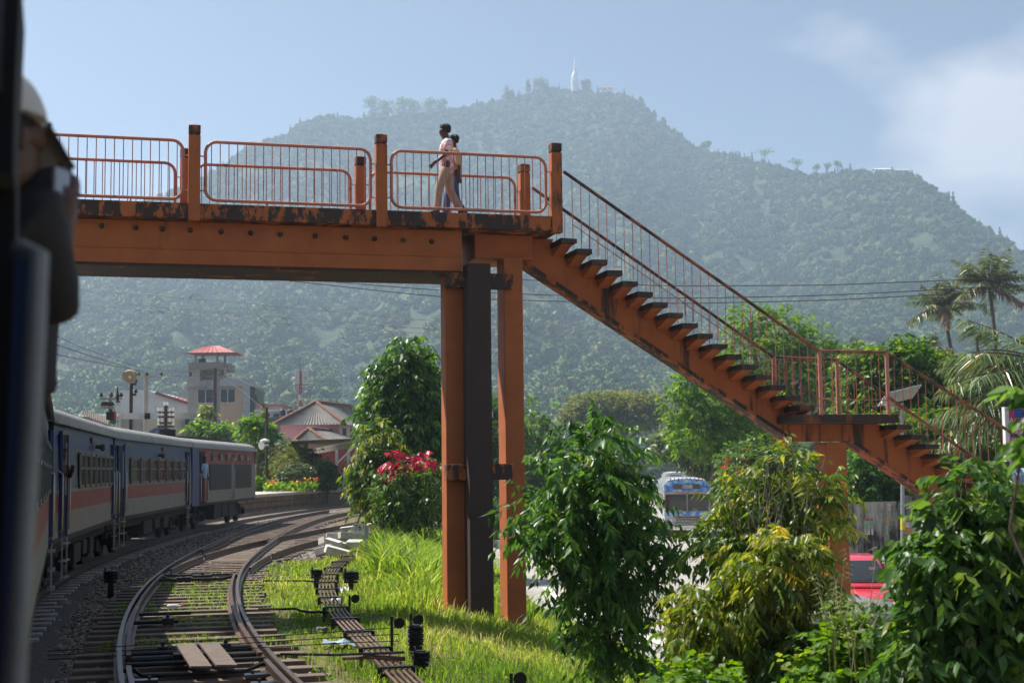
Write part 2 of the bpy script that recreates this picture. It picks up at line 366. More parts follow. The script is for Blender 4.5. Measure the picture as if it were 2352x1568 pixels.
# ---- forest crowns: instanced masses of leaves over the whole mountain
def crown_proto(name, seed, kind, mat):
    r = np.random.default_rng(seed); bm = bmesh.new()
    bmesh.ops.create_icosphere(bm, subdivisions=3 if kind == 'broad' else 2, radius=1)
    off = V(r.random(3) * 50)
    for v in bm.verts:
        n = v.co.normalized(); k = 1 + .55 * (noise.noise(n * 1.6 + off)) + .34 * noise.noise(n * 4 + off) + .2 * noise.noise(n * 9 + off)
        v.co = n * k * .86
        if kind == 'broad': v.co.z = v.co.z * .8 + .55
        elif kind == 'cone': q = (1 - (n.z + 1) / 2); v.co = V((n.x * (.1 + .62 * q) * k, n.y * (.1 + .62 * q) * k, n.z * 1.6 + 1.4))
        elif kind == 'flat': v.co.z = v.co.z * .35 + .9; v.co.x *= 1.2; v.co.y *= 1.2
    vs = [tuple(v.co) for v in bm.verts]; fs = [tuple(q.index for q in f.verts) for f in bm.faces]; bm.free()
    base = np.array(vs); rn = list(.35 + .25 * r.random(len(vs)))
    nl = 260 if kind != 'flat' else 140
    for i in range(nl):
        p = base[r.integers(len(base))] * (1.0 + .1 * r.random()); d = r.normal(size=3); d[2] = abs(d[2]) * .5; d /= np.linalg.norm(d); s = r.normal(size=3); s -= d * s.dot(d); s /= np.linalg.norm(s)
        l = .10 + .13 * r.random(); q = len(vs); vs += [tuple(p - s * l * .6), tuple(p + d * l), tuple(p + s * l * .6), tuple(p - d * l)]; fs.append((q, q + 1, q + 2, q + 3)); rn += [.5 * r.random() + .4] * 4
    me = bpy.data.meshes.new(name); me.from_pydata(vs, [], fs); me.materials.append(mat); me.polygons.foreach_set('use_smooth', [len(f) == 3 for f in fs])
    a = me.attributes.new('rnd', 'FLOAT', 'POINT'); a.data.foreach_set('value', rn); return me
def forest_mat(name, lo, hi):
    m, nt, b, L = newmat(name); oi = N(nt, 'ShaderNodeObjectInfo'); a = N(nt, 'ShaderNodeAttribute', attribute_name='rnd')
    r = ramp(nt, lo); L(oi.outputs['Random'], r.inputs[0]); q = ramp(nt, [(.2, g3(.55)), (.9, g3(1.5))]); L(a.outputs['Fac'], q.inputs[0])
    L(mixc(nt, 1.0, r.outputs[0], q.outputs[0], 'MULTIPLY'), b.inputs['Base Color']); b.inputs['Roughness'].default_value = .7; b.inputs['Specular IOR Level'].default_value = .25; return m
M_forest = forest_mat('forest_leaves', [(0, (.018, .05, .010)), (.3, (.035, .085, .015)), (.6, (.07, .135, .024)), (.85, (.12, .175, .04)), (1, (.15, .15, .06))], None)
protos = bpy.data.collections.new('forest_crown_kinds')
for i, (kd) in enumerate(['broad'] * 5 + ['cone', 'flat']):
    o = bpy.data.objects.new('forest_crown_%d' % i, crown_proto('forest_crown', 40 + i, kd, M_forest)); protos.objects.link(o)
def scatter(name, pts, sc, rz, ix, coll, mat, sz=None, **tg):
    me = bpy.data.meshes.new(name); me.vertices.add(len(pts)); me.vertices.foreach_set('co', np.asarray(pts, np.float32).ravel())
    for an, ty, av in (('sc', 'FLOAT', sc), ('sz', 'FLOAT', sc if sz is None else sz), ('rz', 'FLOAT', rz), ('ix', 'INT', ix)):
        a = me.attributes.new(an, ty, 'POINT'); a.data.foreach_set('value', np.asarray(av, np.float32 if ty == 'FLOAT' else np.int32))
    o = bpy.data.objects.new(name, me); COL.objects.link(o)
    ng = bpy.data.node_groups.new(name, 'GeometryNodeTree'); ng.interface.new_socket('Geometry', in_out='INPUT', socket_type='NodeSocketGeometry'); ng.interface.new_socket('Geometry', in_out='OUTPUT', socket_type='NodeSocketGeometry')
    gi = ng.nodes.new('NodeGroupInput'); go = ng.nodes.new('NodeGroupOutput'); ip = ng.nodes.new('GeometryNodeInstanceOnPoints'); ci = ng.nodes.new('GeometryNodeCollectionInfo')
    ci.inputs['Collection'].default_value = coll; ci.inputs['Separate Children'].default_value = True; ci.inputs['Reset Children'].default_value = True
    def na(n, t):
        q = ng.nodes.new('GeometryNodeInputNamedAttribute'); q.data_type = t; q.inputs['Name'].default_value = n; return q.outputs['Attribute']
    c1 = ng.nodes.new('ShaderNodeCombineXYZ'); c2_ = ng.nodes.new('ShaderNodeCombineXYZ'); l = ng.links.new
    l(na('rz', 'FLOAT'), c1.inputs[2]); s = na('sc', 'FLOAT'); l(s, c2_.inputs[0]); l(s, c2_.inputs[1]); l(na('sz', 'FLOAT'), c2_.inputs[2])
    l(gi.outputs[0], ip.inputs['Points']); l(ci.outputs[0], ip.inputs['Instance']); ip.inputs['Pick Instance'].default_value = True; l(na('ix', 'INT'), ip.inputs['Instance Index'])
    l(c1.outputs[0], ip.inputs['Rotation']); l(c2_.outputs[0], ip.inputs['Scale']); l(ip.outputs[0], go.inputs[0])
    md = o.modifiers.new('scatter', 'NODES'); md.node_group = ng; return tag(o, tg.get('label'), tg.get('cat'), tg.get('group'), 'stuff')
nf = 34000
az = RNG.uniform(-.5, .5, nf); rr = np.sqrt(RNG.uniform(400 ** 2, 2250 ** 2, nf)); R, H = ridge(az); keep = rr < R + 40
az, rr = az[keep], rr[keep]; a2 = RNG.uniform(-.42, .42, 2600); az = np.concatenate([az, a2]); rr = np.concatenate([rr, ridge(a2)[0] + RNG.uniform(-45, 8, 2600)]); fx, fy = rr * np.sin(az), rr * np.cos(az); t = (rr - R0) / (ridge(az)[0] - R0)
clr = fbm(fx * .012, fy * .012, 3); keep = ~((clr > .575) & (t > .4) & (t < .9) & (RNG.random(len(fx)) < .8)); fx, fy, t = fx[keep], fy[keep], t[keep]
fz = hill(fx, fy); sc = 3.2 + 3.6 * RNG.random(len(fx)) ** 1.6; sc = np.where(t > .93, sc * .85, sc); kinds = RNG.choice(7, len(fx), p=[.19, .18, .18, .17, .17, .06, .05]); kinds = np.where((kinds == 5) & (t < .75), 1, kinds)
scatter('forest', np.stack([fx, fy, fz - .5], -1), sc, RNG.uniform(0, 6.28, len(fx)), kinds, protos, M_forest, sz=sc * RNG.uniform(.8, 1.35, len(fx)), label='dense green tropical forest covering the hazy mountain', cat='forest')
# ---- air
hz = MB(); hz.bx(-2400, 2400, -600, 3500, -3.5, 680); hm, nt, b, L = newmat('haze_air'); nt.nodes.remove(b)
pv = N(nt, 'ShaderNodeVolumePrincipled'); pv.inputs['Color'].default_value = (.62, .785, 1, 1); pv.inputs['Density'].default_value = .00031; pv.inputs['Anisotropy'].default_value = .35
L(pv.outputs[0], [n for n in nt.nodes if n.type == 'OUTPUT_MATERIAL'][0].inputs['Volume'])
hz.build('haze', hm, kind='stuff', label='pale blue haze in the air over the valley')
# ------------------------------------------------------------------ footbridge
BA = V((1, .27, 0)).normalized(); BN = V((-BA.y, BA.x, 0)); BP = V((.806, 25.82, 0)); BZ = V((0, 0, 1))
def B(s, n, z): return BP + BA * s + BN * n + BZ * z
def sat(u, v, n):
    """(s, z) of the photo position (u, v) on the vertical plane n metres behind the bridge front"""
    d = ray(u, v); q = BP + BN * n - EYE; t = q.dot(BN) / d.dot(BN); p = EYE + d * t; return (p - BP).dot(BA), p.z
OR = (.40, .108, .024); BLK = (.022, .018, .015)
M_or = stained('orange_paint', OR, (.05, .022, .014), .62, .76, 1.3, .3, pale=(.5, .15, .05))
M_or_dirty = stained('orange_paint_mouldy', OR, BLK, .455, .505, 4.2, .45)
M_or_post = stained('orange_post_paint', OR, BLK, .54, .64, 3.0, .35)
M_or_cap = stained('orange_post_cap', OR, BLK, .38, .52, 4.0, .6)
M_or_black = stained('mould_and_shade_concrete', OR, BLK, .30, .44, 1.5, .25, var=.25)  # black of the mould, and of the painted shade on the soffit
M_or_col = stained('column_mould', OR, (.022, .018, .015), .36, .43, .9, .12)
M_tread = stained('mossy_tread', (.16, .06, .03), (.03, .027, .022), .36, .52, 3.0, 1.0, pale=(.12, .13, .05))
M_rail = stained('pink_orange_tube', (.52, .20, .13), (.10, .04, .025), .55, .72, 5, 1, rough=.5, pale=(.6, .32, .24))
M_hand = stained('worn_handrail', (.36, .10, .04), (.02, .016, .014), .42, .56, 2.2, 1, rough=.5)
M_bar = stained('rusty_bar', (.40, .13, .075), (.09, .04, .03), .5, .7, 6, .6, rough=.55)
DZ = sat(1200, 494, 0)[1]
fb = thing('footbridge', B(-1, 1, -.6), 'mouldy orange concrete footbridge with railings and long staircase over the tracks', 'footbridge')
X3 = (BA, BN, BZ)
def bbox(m, s0, s1, n0, n1, z0, z1): return m.box(B((s0 + s1) / 2, (n0 + n1) / 2, (z0 + z1) / 2), (abs(s1 - s0), abs(n1 - n0), abs(z1 - z0)), X3)
SL = -24.0
m = MB(); bbox(m, SL, .13, 0, 2.06, DZ - .27, DZ); m.build('deck_slab', M_or_dirty, fb, bevel=.012)
# girders: web, proud lower flange
for n0, n1 in ((.27, .62), (1.45, 1.8)):
    m = MB(); zb = sat(1040, 622, .25)[1]; s1 = sat(1062, 560, n0)[0] if n0 < 1 else sat(1062, 560, .27)[0]
    prof = [(n0 + .03, DZ - .275), (n0 + .03, zb + .27), (n0, zb + .24), (n0, zb), (n1, zb), (n1, zb + .24), (n1 - .03, zb + .27), (n1 - .03, DZ - .275)]
    m.prism([B(SL, a, z) for a, z in prof], BA * (s1 - SL)); m.build('girder', M_or, fb, bevel=.01)
ZG = zb
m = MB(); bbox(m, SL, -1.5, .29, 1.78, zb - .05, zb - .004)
m.build('soffit_shade_slab', M_or_black, fb)  # near-black underlay added below the girders, shadow put into its colour
for u in (155, 233, 312, 373, 437, 508, 576, 644, 725, 795, 861, 927, 992):
    q, z = sat(u, 515 + (u - 155) * .047, .27); m = MB(); m.tube([B(q, .32, z), B(q, .27, z), B(q, .245, z - .005)], [.048, .045, .036], 8)
    m.build('drain_stub', M_or_black, fb)
# end block under the stair head
s0, _ = sat(1100, 560, .3); s1, z1 = sat(1205, 600, .3)
m = MB(); bbox(m, s0, s1 + .25, .62, 1.75, DZ - .72, DZ - .272); m.build('end_block', M_or, fb, bevel=.01)
def column(u0, u1, n0, dn, vt, vb, mat, zt=None):
    a, ztop = sat(u0, vt, n0); b_, _ = sat(u1, vt, n0); zb_ = -1.1; m = MB(); bbox(m, a, b_, n0, n0 + dn, zb_, ztop if zt is None else zt); return m.build('column', mat, fb, bevel=.015)
column(1022, 1072, .50, .40, 640, 1410, M_or, zt=ZG - .02)
column(1074, 1127, .02, .42, 598, 1410, M_or_col, zt=ZG + .12)
column(1157, 1200, .50, .52, 598, 1410, M_or, zt=DZ - .72)
for vt, vb, mt in ((625, 663, M_or_dirty), (1066, 1101, M_or_dirty)):
    a, zt = sat(1026, vt, .28); b_, zb = sat(1179, vb, .28); m = MB(); bbox(m, a, b_, .28, .497, zb, zt); m.build('cross_beam', mt, fb, bevel=.012)
# posts with grooved pyramid caps
def post(s, n, mat):
    m = MB(); w = .1
    bbox(m, s - w, s + w, n, n + .2, DZ - .30 if n < .5 else DZ, DZ + 1.19); po = m.build('post', mat, fb, bevel=.008); m = MB(); bbox(m, s - .085, s + .085, n + .015, n + .185, DZ + 1.19, DZ + 1.215); bbox(m, s - w, s + w, n, n + .2, DZ + 1.215, DZ + 1.36)
    c = B(s, n + .1, DZ + 1.40); k = [B(s + i * w, n + .1 + j * .1, DZ + 1.36) for i, j in ((-1, -1), (1, -1), (1, 1), (-1, 1))]
    m.add(k + [c], [(0, 1, 4), (1, 2, 4), (2, 3, 4), (3, 0, 4)]); m.build('post_cap', M_or_cap, po, bevel=.008)
S0 = sat(1279, 430, 0)[0]; SP = 3.26; SF = sat(1207, 430, 1.86)[0]
for i in range(7):
    post(S0 - i * SP, -.025, M_or_post); post(SF - i * SP, 1.86, M_or)
def panel(s0, s1, n, nb):
    z0, z1, r = DZ + .075, DZ + 1.10, .19; pts = []
    for cx, cz, a0 in ((s0 + r, z0 + r, 180), (s1 - r, z0 + r, 270), (s1 - r, z1 - r, 0), (s0 + r, z1 - r, 90)):
        for k in range(6): a = rad(a0 + k * 18); pts.append(B(cx + r * math.cos(a), n, cz + r * math.sin(a)))
    pts.append(pts[0]); pts.append(pts[1]); m = MB(); m.tube(pts, .029, 8, cap=False)
    for s, e in ((s0, -.1), (s1, .1)):
        for z in (z0 + .16, z1 - .26): m.cyl(B(s, n, z), B(s + e, n, z), .012, n=6)
    for s in (s0 + (s1 - s0) * .37, s0 + (s1 - s0) * .7): m.cyl(B(s, n, DZ), B(s, n, z0), .014, n=6)
    fr = m.build('railing_panel', M_rail, fb, smooth=60)
    for i in range(nb):
        s = s0 + .1 + (s1 - s0 - .2) * i / (nb - 1); e = 0 if .19 < s - s0 and s1 - s > .19 else .045
        m = MB(); m.cyl(B(s, n, z0 + e), B(s, n, z1 - e), .0085, n=5, cap=False); m.build('bar', M_bar, fr, smooth=60)
for i in range(5):
    panel(S0 - (i + 1) * SP + .19, S0 - i * SP - .19, .075, 19); panel(SF - (i + 1) * SP + .19, SF - i * SP - .19, 1.96, 19)
# ---- staircase
TN0, TN1, TT = .10, 1.88, .095
t0, tz0 = sat(1325.6, 547, TN0); t1, tz1 = sat(1871.5, 930, TN0); NT = 17; ds, dz = (t1 - t0) / (NT - 1), (tz1 - tz0) / (NT - 1)
LZ = sat(1945, 951, TN0)[1]; l0 = sat(1821, 951, TN0)[0]; l1 = sat(2065, 951, TN0)[0]
u0, uz0 = sat(2115, 975 + 3, TN0)                                  # second flight
d2s, d2z = ds, dz
def tread(se, zt):
    m = MB(); r = random.uniform; w = .31
    p = [B(se - w, TN0 + r(0, .01), zt - TT), B(se, TN0 + r(0, .015), zt - TT + r(-.008, .008)), B(se, TN1, zt - TT), B(se - w, TN1, zt - TT)]
    q = [B(se - w, TN0 + r(0, .01), zt), B(se + r(-.01, .01), TN0 + r(0, .015), zt + r(-.01, .006)), B(se, TN1, zt), B(se - w, TN1, zt)]
    m.hexa(p + q); t = m.build('tread', M_tread, fb, bevel=.008)
    for n0, n1 in ((TN0 + .1, .78), (TN1 - .1, 1.2)):                 # tapered brackets that carry the tread
        m = MB(); m.hexa([B(se - w + .03, n0, zt - TT - .012), B(se - .06, n0, zt - TT - .012), B(se - .06, n1, zt - TT - .16), B(se - w + .03, n1, zt - TT - .16),
                B(se - w + .03, n0, zt - TT - .002), B(se - .06, n0, zt - TT - .002), B(se - .06, n1, zt - TT - .002), B(se - w + .03, n1, zt - TT - .002)])
        m.build('bracket', M_or, t)
for i in range(NT): tread(t0 + i * ds, tz0 + i * dz)
N2 = 22; f2 = l1 + .27; f2z = LZ - .2
for i in range(N2): tread(f2 + i * ds, f2z + i * dz)
M_string = stained('stair_beam_paint', OR, (.03, .02, .016), .53, .62, 2.6, .10)
sa, za = sat(1200, 604, .8); sb, zb = sat(1822, 1014, .8); sc_, zc = sat(1951, 1012, .8); sd, zd = sat(2128, 1129, .8)
sl2 = (zd - zc) / (sd - sc_); s_end = sc_ + (-1.3 - zc) / sl2
poly = [(sa, za), (sa - .05, DZ - .29), (t0 - .25, DZ - .29)]
for i in range(NT): poly += [(t0 + i * ds - .30, tz0 + i * dz - TT - .004), (t0 + i * ds - .02, tz0 + i * dz - TT - .004)]
poly += [(l0 + .06, LZ - .17), (l1 - .05, LZ - .17)]
for i in range(N2): poly += [(f2 + i * ds - .28, f2z + i * dz - TT - .004), (f2 + i * ds - .02, f2z + i * dz - TT - .004)]
ze = f2z + N2 * dz - TT; poly += [(f2 + N2 * ds, ze), (s_end + .15, -1.35), (s_end - .2, -1.35), (sc_, zc), (sb, zb)]
m = MB(); m.prism([B(s, .8, z) for s, z in poly][::-1], BN * .38); m.build('stair_beam', M_string, fb)
for (q0, w0), (q1, w1) in (((sa, za), (sb, zb)), ((sc_, zc), (s_end - .2, -1.35))):          # proud lower lip of the beam
    m = MB(); m.hexa([B(q0, .77, w0 - .012), B(q1, .77, w1 - .012), B(q1, 1.21, w1 - .012), B(q0, 1.21, w0 - .012), B(q0, .77, w0 + .07), B(q1, .77, w1 + .07), B(q1, 1.21, w1 + .07), B(q0, 1.21, w0 + .07)]); m.build('beam_lip', M_or_dirty, fb)
m = MB(); bbox(m, l0, l1, TN0, TN1, LZ - .165, LZ); m.build('landing', M_or_black, fb, bevel=.012)
a, zt = sat(1898, 1014, .72); b_, _ = sat(1944, 1014, .72); m = MB(); bbox(m, a, b_, .72, 1.25, -1.6, zt - .014); m.build('stair_pier', M_or, fb, bevel=.015)
# ---- stair handrails
def run(n, uv):
    pts = []
    for u, v in uv: s, z = sat(u, v, n); pts.append((s, z))
    return pts
M_hpost = M_rail
for n, uv, posts, in ((.13, [(1294, 394), (1881, 806), (2036, 809), (2352, 1012), (2560, 1150)], [(1882, 806), (2036, 809)]),
                      (1.85, [(1222, 431), (1776, 820), (1920, 826), (2325, 1113), (2450, 1202)], [(1777, 820), (1922, 826)])):
    P = run(n, uv); m = MB(); m.tube([B(s, n, z) for s, z in P], .033, 8); m.build('handrail', M_hand, fb, smooth=60)
    m = MB()
    low = [(P[0][0] + .15, P[0][1] - .98), (P[1][0], P[1][1] - .93), (P[2][0], P[2][1] - .93), (P[4][0], P[4][1] - .93)]
    m.tube([B(s, n, z) for s, z in low], .009, 5); m.build('lower_rod', M_bar, fb)
    for u, v in posts:
        s, z = sat(u, v, n); m = MB(); m.cyl(B(s, n, LZ - .02), B(s, n, z), .04, n=8); m.build('handrail_post', M_rail, fb, smooth=60)
    xs = [p[0] for p in P]; zs = [p[1] for p in P]; s = xs[0] + .16; k = 0
    while s < xs[4]:
        zt = np.interp(s, xs, zs)
        if s < l0: zb = tz0 + (s - t0) / ds * dz if s > t0 - .4 else DZ - .02
        elif s < l1: zb = LZ
        else: zb = f2z + (s - f2) / ds * dz
        m = MB(); j = .012; m.cyl(B(s + random.uniform(-j, j), n, max(zb, zt - 1.25) - .03), B(s, n, zt), .0075, n=5, cap=False); m.build('baluster', M_bar, fb, smooth=60); s += .168
# ------------------------------------------------------------------ railway tracks
M_rust = plain('rusty_rail', (.085, .045, .03), .55, .5, var=.35, scale=6, dirt=(.16, .07, .035), dscale=3)
M_shiny = plain('worn_rail', (.095, .062, .045), .42, .5, var=.3, scale=4, dirt=(.10, .05, .03), dscale=4)
M_wood = plain('weathered_sleeper_wood', (.15, .108, .08), .9, var=.4, scale=3, bump=.5, dirt=(.03, .022, .018), dscale=3)
M_conc = plain('sleeper_concrete', (.33, .30, .27), .9, var=.2, dirt=(.15, .10, .07))
M_iron = plain('black_greasy_iron', (.018, .017, .017), .42, .4, var=.3, scale=8)
M_gravel, nt, b, L = newmat('ballast_gravel'); co = coords(nt); vo = N(nt, 'ShaderNodeTexVoronoi', Scale=16.0); L(co, vo.inputs['Vector'])
r1 = ramp(nt, [(0, (.10, .09, .08)), (.4, (.22, .20, .175)), (.75, (.34, .31, .27)), (1, (.42, .39, .35))]); sepc = N(nt, 'ShaderNodeSeparateColor'); L(vo.outputs['Color'], sepc.inputs[0]); L(sepc.outputs[0], r1.inputs[0])
n1 = noi(nt, co, .6, 5.0, .6); r2 = ramp(nt, [(.4, g3(1)), (.62, g3(0))]); L(n1, r2.inputs[0])
L(mixc(nt, r2.outputs[0], (.13, .075, .045), r1.outputs[0]), b.inputs['Base Color']); b.inputs['Roughness'].default_value = .9; bumpn(nt, b, vo.outputs['Distance'], 1.0, .05)
RAILP = [(-.028, 0), (.028, 0), (.030, -.032), (.01, -.045), (.01, -.12), (.065, -.136), (.065, -.15), (-.065, -.15), (-.065, -.136), (-.01, -.12), (-.01, -.045), (-.030, -.032)][::-1]
def track(name, fn, y0, y1, smat, label, slen=2.6, sp=.66, gauge=.87, smax=140, depth=.13):
    t = thing(name, (float(fn((y0 + y1) / 2)), (y0 + y1) / 2, -.28), label, 'railway track')
    for off in (-gauge, gauge):
        m = MB(); m.sweep(RAILP, offset_path(fn, off, y0, y1, .8)); m.build('rail', [M_shiny], t, smooth=35)
    y = y0
    while y < y1:
        x = float(fn(y)); sl = float(fn(y + .3) - fn(y - .3)) / .6; a = math.atan2(-sl, 1) * .999
        m = MB(); r = random.uniform; w = .125 * r(.85, 1.1); l = slen / 2 + r(-.05, .08)
        m.box((x + r(-.04, .04), y, -.152 - depth / 2 - r(0, .012)), (2 * l, 2 * w, depth), rz=a + r(-.012, .012)); m.build('sleeper', smat, t, bevel=.012)
        y += sp * (r(.94, 1.06) if smat is M_wood else 1)
    return t
trk = track('railway_track', cmid, 11.5, 78, M_wood, 'rusty track with switch blades and wooden sleepers in the foreground', 2.75)
own = track('railway_track', cown, 20, 95, M_conc, 'track with pale concrete sleepers under the standing train', 2.6, .7)
div = track('railway_track', c2, 37.5, 84, M_wood, 'rusty track branching off to the right towards the big tree', 2.5)
for y0, off in ((32.5, -.87), (32.5, .87)):          # running rails of the branch up to the blades
    m = MB(); m.sweep(RAILP, offset_path(c2, off, 32.2, 37.5, .5)); m.build('switch_blade', [M_shiny], div, smooth=35)
# check rails, blades and slide chairs of the near turnout
for off, y0, y1, nm in ((-.76, 17.4, 31, 'check_rail'), (.755, 17.1, 31, 'check_rail'), (-.775, 11.5, 16.9, 'switch_blade'), (.76, 11.5, 16.75, 'switch_blade')):
    m = MB(); m.sweep(RAILP, [p - V((0, 0, .008)) for p in offset_path(cmid, off, y0, y1, .5)]); m.build(nm, [M_rust if 'check' in nm else M_shiny], trk, smooth=35)
for off, y0, y1 in ((-.75, 40, 47), (.75, 44, 52)):
    m = MB(); m.sweep(RAILP, [p - V((0, 0, .008)) for p in offset_path(cmid, off, y0, y1, .5)]); m.build('check_rail', [M_rust], trk, smooth=35)
M_chair = plain('greased_chair_plate', (.07, .075, .085), .3, .7, var=.3, scale=9)
for y in np.arange(12.2, 16.6, .64):
    for sg in (-1, 1):
        p = offset_path(cmid, sg * .62, y, y)[0]; m = MB(); m.box((p.x, p.y, -.128), (.30, .15, .045), rz=.28); m.cyl(p + V((sg * -.06, 0, -.11)), p + V((sg * -.06, 0, -.07)), .02, n=6); m.build('slide_chair', M_chair, trk, bevel=.006)
def acr(y, o0, o1, z, r, kink=0, name='stretcher_rod', mat=None, n=8):
    a = offset_path(cmid, o0, y, y)[0]; c = offset_path(cmid, o1, y, y)[0]; a.z = c.z = z; d = c - a; q = V((0, -kink, -.04 if kink else 0))
    m = MB(); m.tube([a, a + d * .08, a + d * .16 + q, a + d * .84 + q, a + d * .92, c], r, n); return m.build(name, mat or M_iron, trk, smooth=50)
acr(16.9, -.8, .8, -.06, .028); acr(16.45, -.84, .84, -.06, .026, .22); acr(18.1, -.8, .85, -.07, .045); acr(17.75, -.78, .3, -.05, .03); acr(17.5, -.8, .8, -.09, .05)
acr(21.5, -.78, -.1, -.06, .03); acr(30.4, -.8, .82, -.06, .035, .15); acr(29.8, -.78, .4, -.06, .03); acr(31, -.75, .75, -.06, .028); acr(22.6, -.7, .1, -.05, .028)
for y, o, w in ((18.1, -.35, .12), (18.15, .12, .12), (18.05, .42, .12), (21.5, -.25, .16), (30.2, .1, .4), (17.3, -.05, .4), (29.7, -.25, .3)):
    p = offset_path(cmid, o, y, y)[0]; m = MB(); m.box(p + V((0, 0, -.05)), (w, .22, .1), rz=.28); m.cyl(p + V((0, 0, 0)), p + V((0, 0, .05)), .03, n=6); m.build('point_lock', M_iron, trk, bevel=.01)
M_plank = plain('grey_brown_timber', (.13, .095, .075), .8, var=.3, scale=6, bump=.4)
for o, tl in ((-.08, .12), (.2, -.02)):
    a = offset_path(cmid, o, 17.55, 17.55)[0]; c = offset_path(cmid, o + .08, 16.1, 16.1)[0]; m = MB(); m.hexa([c + V((-.12, 0, -.03)), c + V((.12, 0, -.03)), a + V((.1, 0, .05)), a + V((-.14, tl * .3, .05)), c + V((-.12, 0, 0)), c + V((.12, 0, 0)), a + V((.1, 0, .08)), a + V((-.14, tl * .3, .08))])
    m.build('timber_board', M_plank, label='loose greyish board lying across the switch rods, ' + ('left one of two' if tl > 0 else 'right one of two'), cat='board', group='boards on the switch', bevel=.004)
# ---- ballast bed under the train's track and under the far part of the middle track
M_shaded = plain('shaded_ballast', (.075, .062, .05), .9, var=.6, scale=14, bump=1.0)  # darker copy of the ballast, the train's shade put into its colour
for fn, y0, y1, w0, w1, nm in ((cown, 10, 66, -2.6, 1.9, 'ballast_bed'), (cown, 66, 120, -2.6, 1.9, 'ballast_bed'), (c2, 36, 95, -2.7, 1.9, 'ballast_bed')):
    ys = np.arange(y0, y1, .5); os_ = np.linspace(w0, w1, 13); vs = []
    for y in ys:
        for o in os_:
            p = offset_path(fn, o, y, y)[0]; e = min(1, min(o - w0, w1 - o) / .5); fade = 1 if y0 == 66 else min(1, (y - y0) / 4); vs.append((p.x, p.y, -.30 + .115 * e * fade + (float(vnoise(p.x * 6, p.y * 6)) - .5) * .05))
    k = len(os_); fs = [(i * k + j, i * k + j + 1, (i + 1) * k + j + 1, (i + 1) * k + j) for i in range(len(ys) - 1) for j in range(k - 1)]
    npmesh(nm, vs, fs, M_shaded if y0 == 10 else M_gravel, smooth=True, kind='structure')
def rock_proto(seed):
    r = np.random.default_rng(seed); bm = bmesh.new(); bmesh.ops.create_icosphere(bm, subdivisions=1, radius=1)
    for v in bm.verts: v.co *= .7 + .5 * r.random(); v.co.z *= .7
    me = bpy.data.meshes.new('stone'); bm.to_mesh(me); bm.free(); return me
M_stone, nt, b, L = newmat('ballast_stone'); oi = N(nt, 'ShaderNodeObjectInfo'); r1 = ramp(nt, [(0, (.06, .05, .045)), (.4, (.15, .13, .115)), (.8, (.36, .33, .29)), (1, (.22, .11, .07))]); L(oi.outputs['Random'], r1.inputs[0]); L(r1.outputs[0], b.inputs['Base Color']); b.inputs['Roughness'].default_value = .9
stones = bpy.data.collections.new('stone_kinds')
for i in range(4):
    me = rock_proto(70 + i); me.materials.append(M_stone); stones.objects.link(bpy.data.objects.new('stone_%d' % i, me))
pts = []
for _ in range(26000):
    k = RNG.random(); y = 14 + 66 * RNG.random() ** 1.3
    if k < .18: fn, o = cown, RNG.uniform(.6, 2.4)
    elif k < .6: fn, o = cmid, RNG.uniform(-1.6, 1.5)
    elif k < .85: fn, o, y = c2, RNG.uniform(-2.4, 2.6), 31 + 50 * RNG.random()
    else: fn, o = cmid, RNG.uniform(-2.4, -.95)
    p = offset_path(fn, o, y, y)[0]; pts.append((p.x, p.y, max(float(gz(p.x, p.y)), -.2 if k < .85 and y > 30 else -9) + .012))
sc = RNG.uniform(.014, .04, len(pts)); scatter('ballast', pts, sc, RNG.uniform(0, 6.28, len(pts)), RNG.integers(0, 4, len(pts)), stones, M_stone, label='loose grey ballast stones strewn along the tracks', cat='ballast')
# ---- point rodding run
_ruv = [(990, 1620), (942, 1566), (920, 1534), (842, 1476), (807, 1446), (767, 1404), (751, 1383), (742, 1345), (751, 1317), (776, 1291), (826, 1266), (868, 1252)]
_rp = [atz(u, v, -.06) for u, v in _ruv]; rl_ = smooth_interp([p.y for p in _rp], [p.x for p in _rp], .3)
rod = thing('point_rodding', (_rp[5].x, _rp[5].y, -.3), 'rusty run of parallel signal rods on low stands curving through the grass', 'signal rods')
M_rod = plain('rusty_rod', (.12, .07, .055), .6, .3, var=.35, scale=7)
ry0, ry1 = _rp[0].y, _rp[-1].y
for k in range(5):
    pts = offset_path(rl_, (k - 2) * .066, ry0 + .1, ry1 - .2, .6)
    m = MB(); m.tube([p + V((0, 0, -.05)) for p in pts], .018, 6); m.build('rod', M_rod, rod, smooth=60)
for y in list(np.arange(ry0 + .6, 27, 1.75)) + list(np.arange(28, ry1, 2.1)):
    c = offset_path(rl_, 0, y, y)[0]; a = offset_path(rl_, -.185, y, y)[0]; e = offset_path(rl_, .185, y, y)[0]; m = MB(); m.beam(a + V((0, 0, -.015)), e + V((0, 0, -.015)), .09, .02); m.beam(a + V((0, 0, -.1)), e + V((0, 0, -.1)), .07, .03)
    for q in (a, e): m.beam(q + V((0, 0, -.45)), q + V((0, 0, -.015)), .05, .06, up=(0, 1, 0))
    m.build('rod_stand', M_iron, rod)
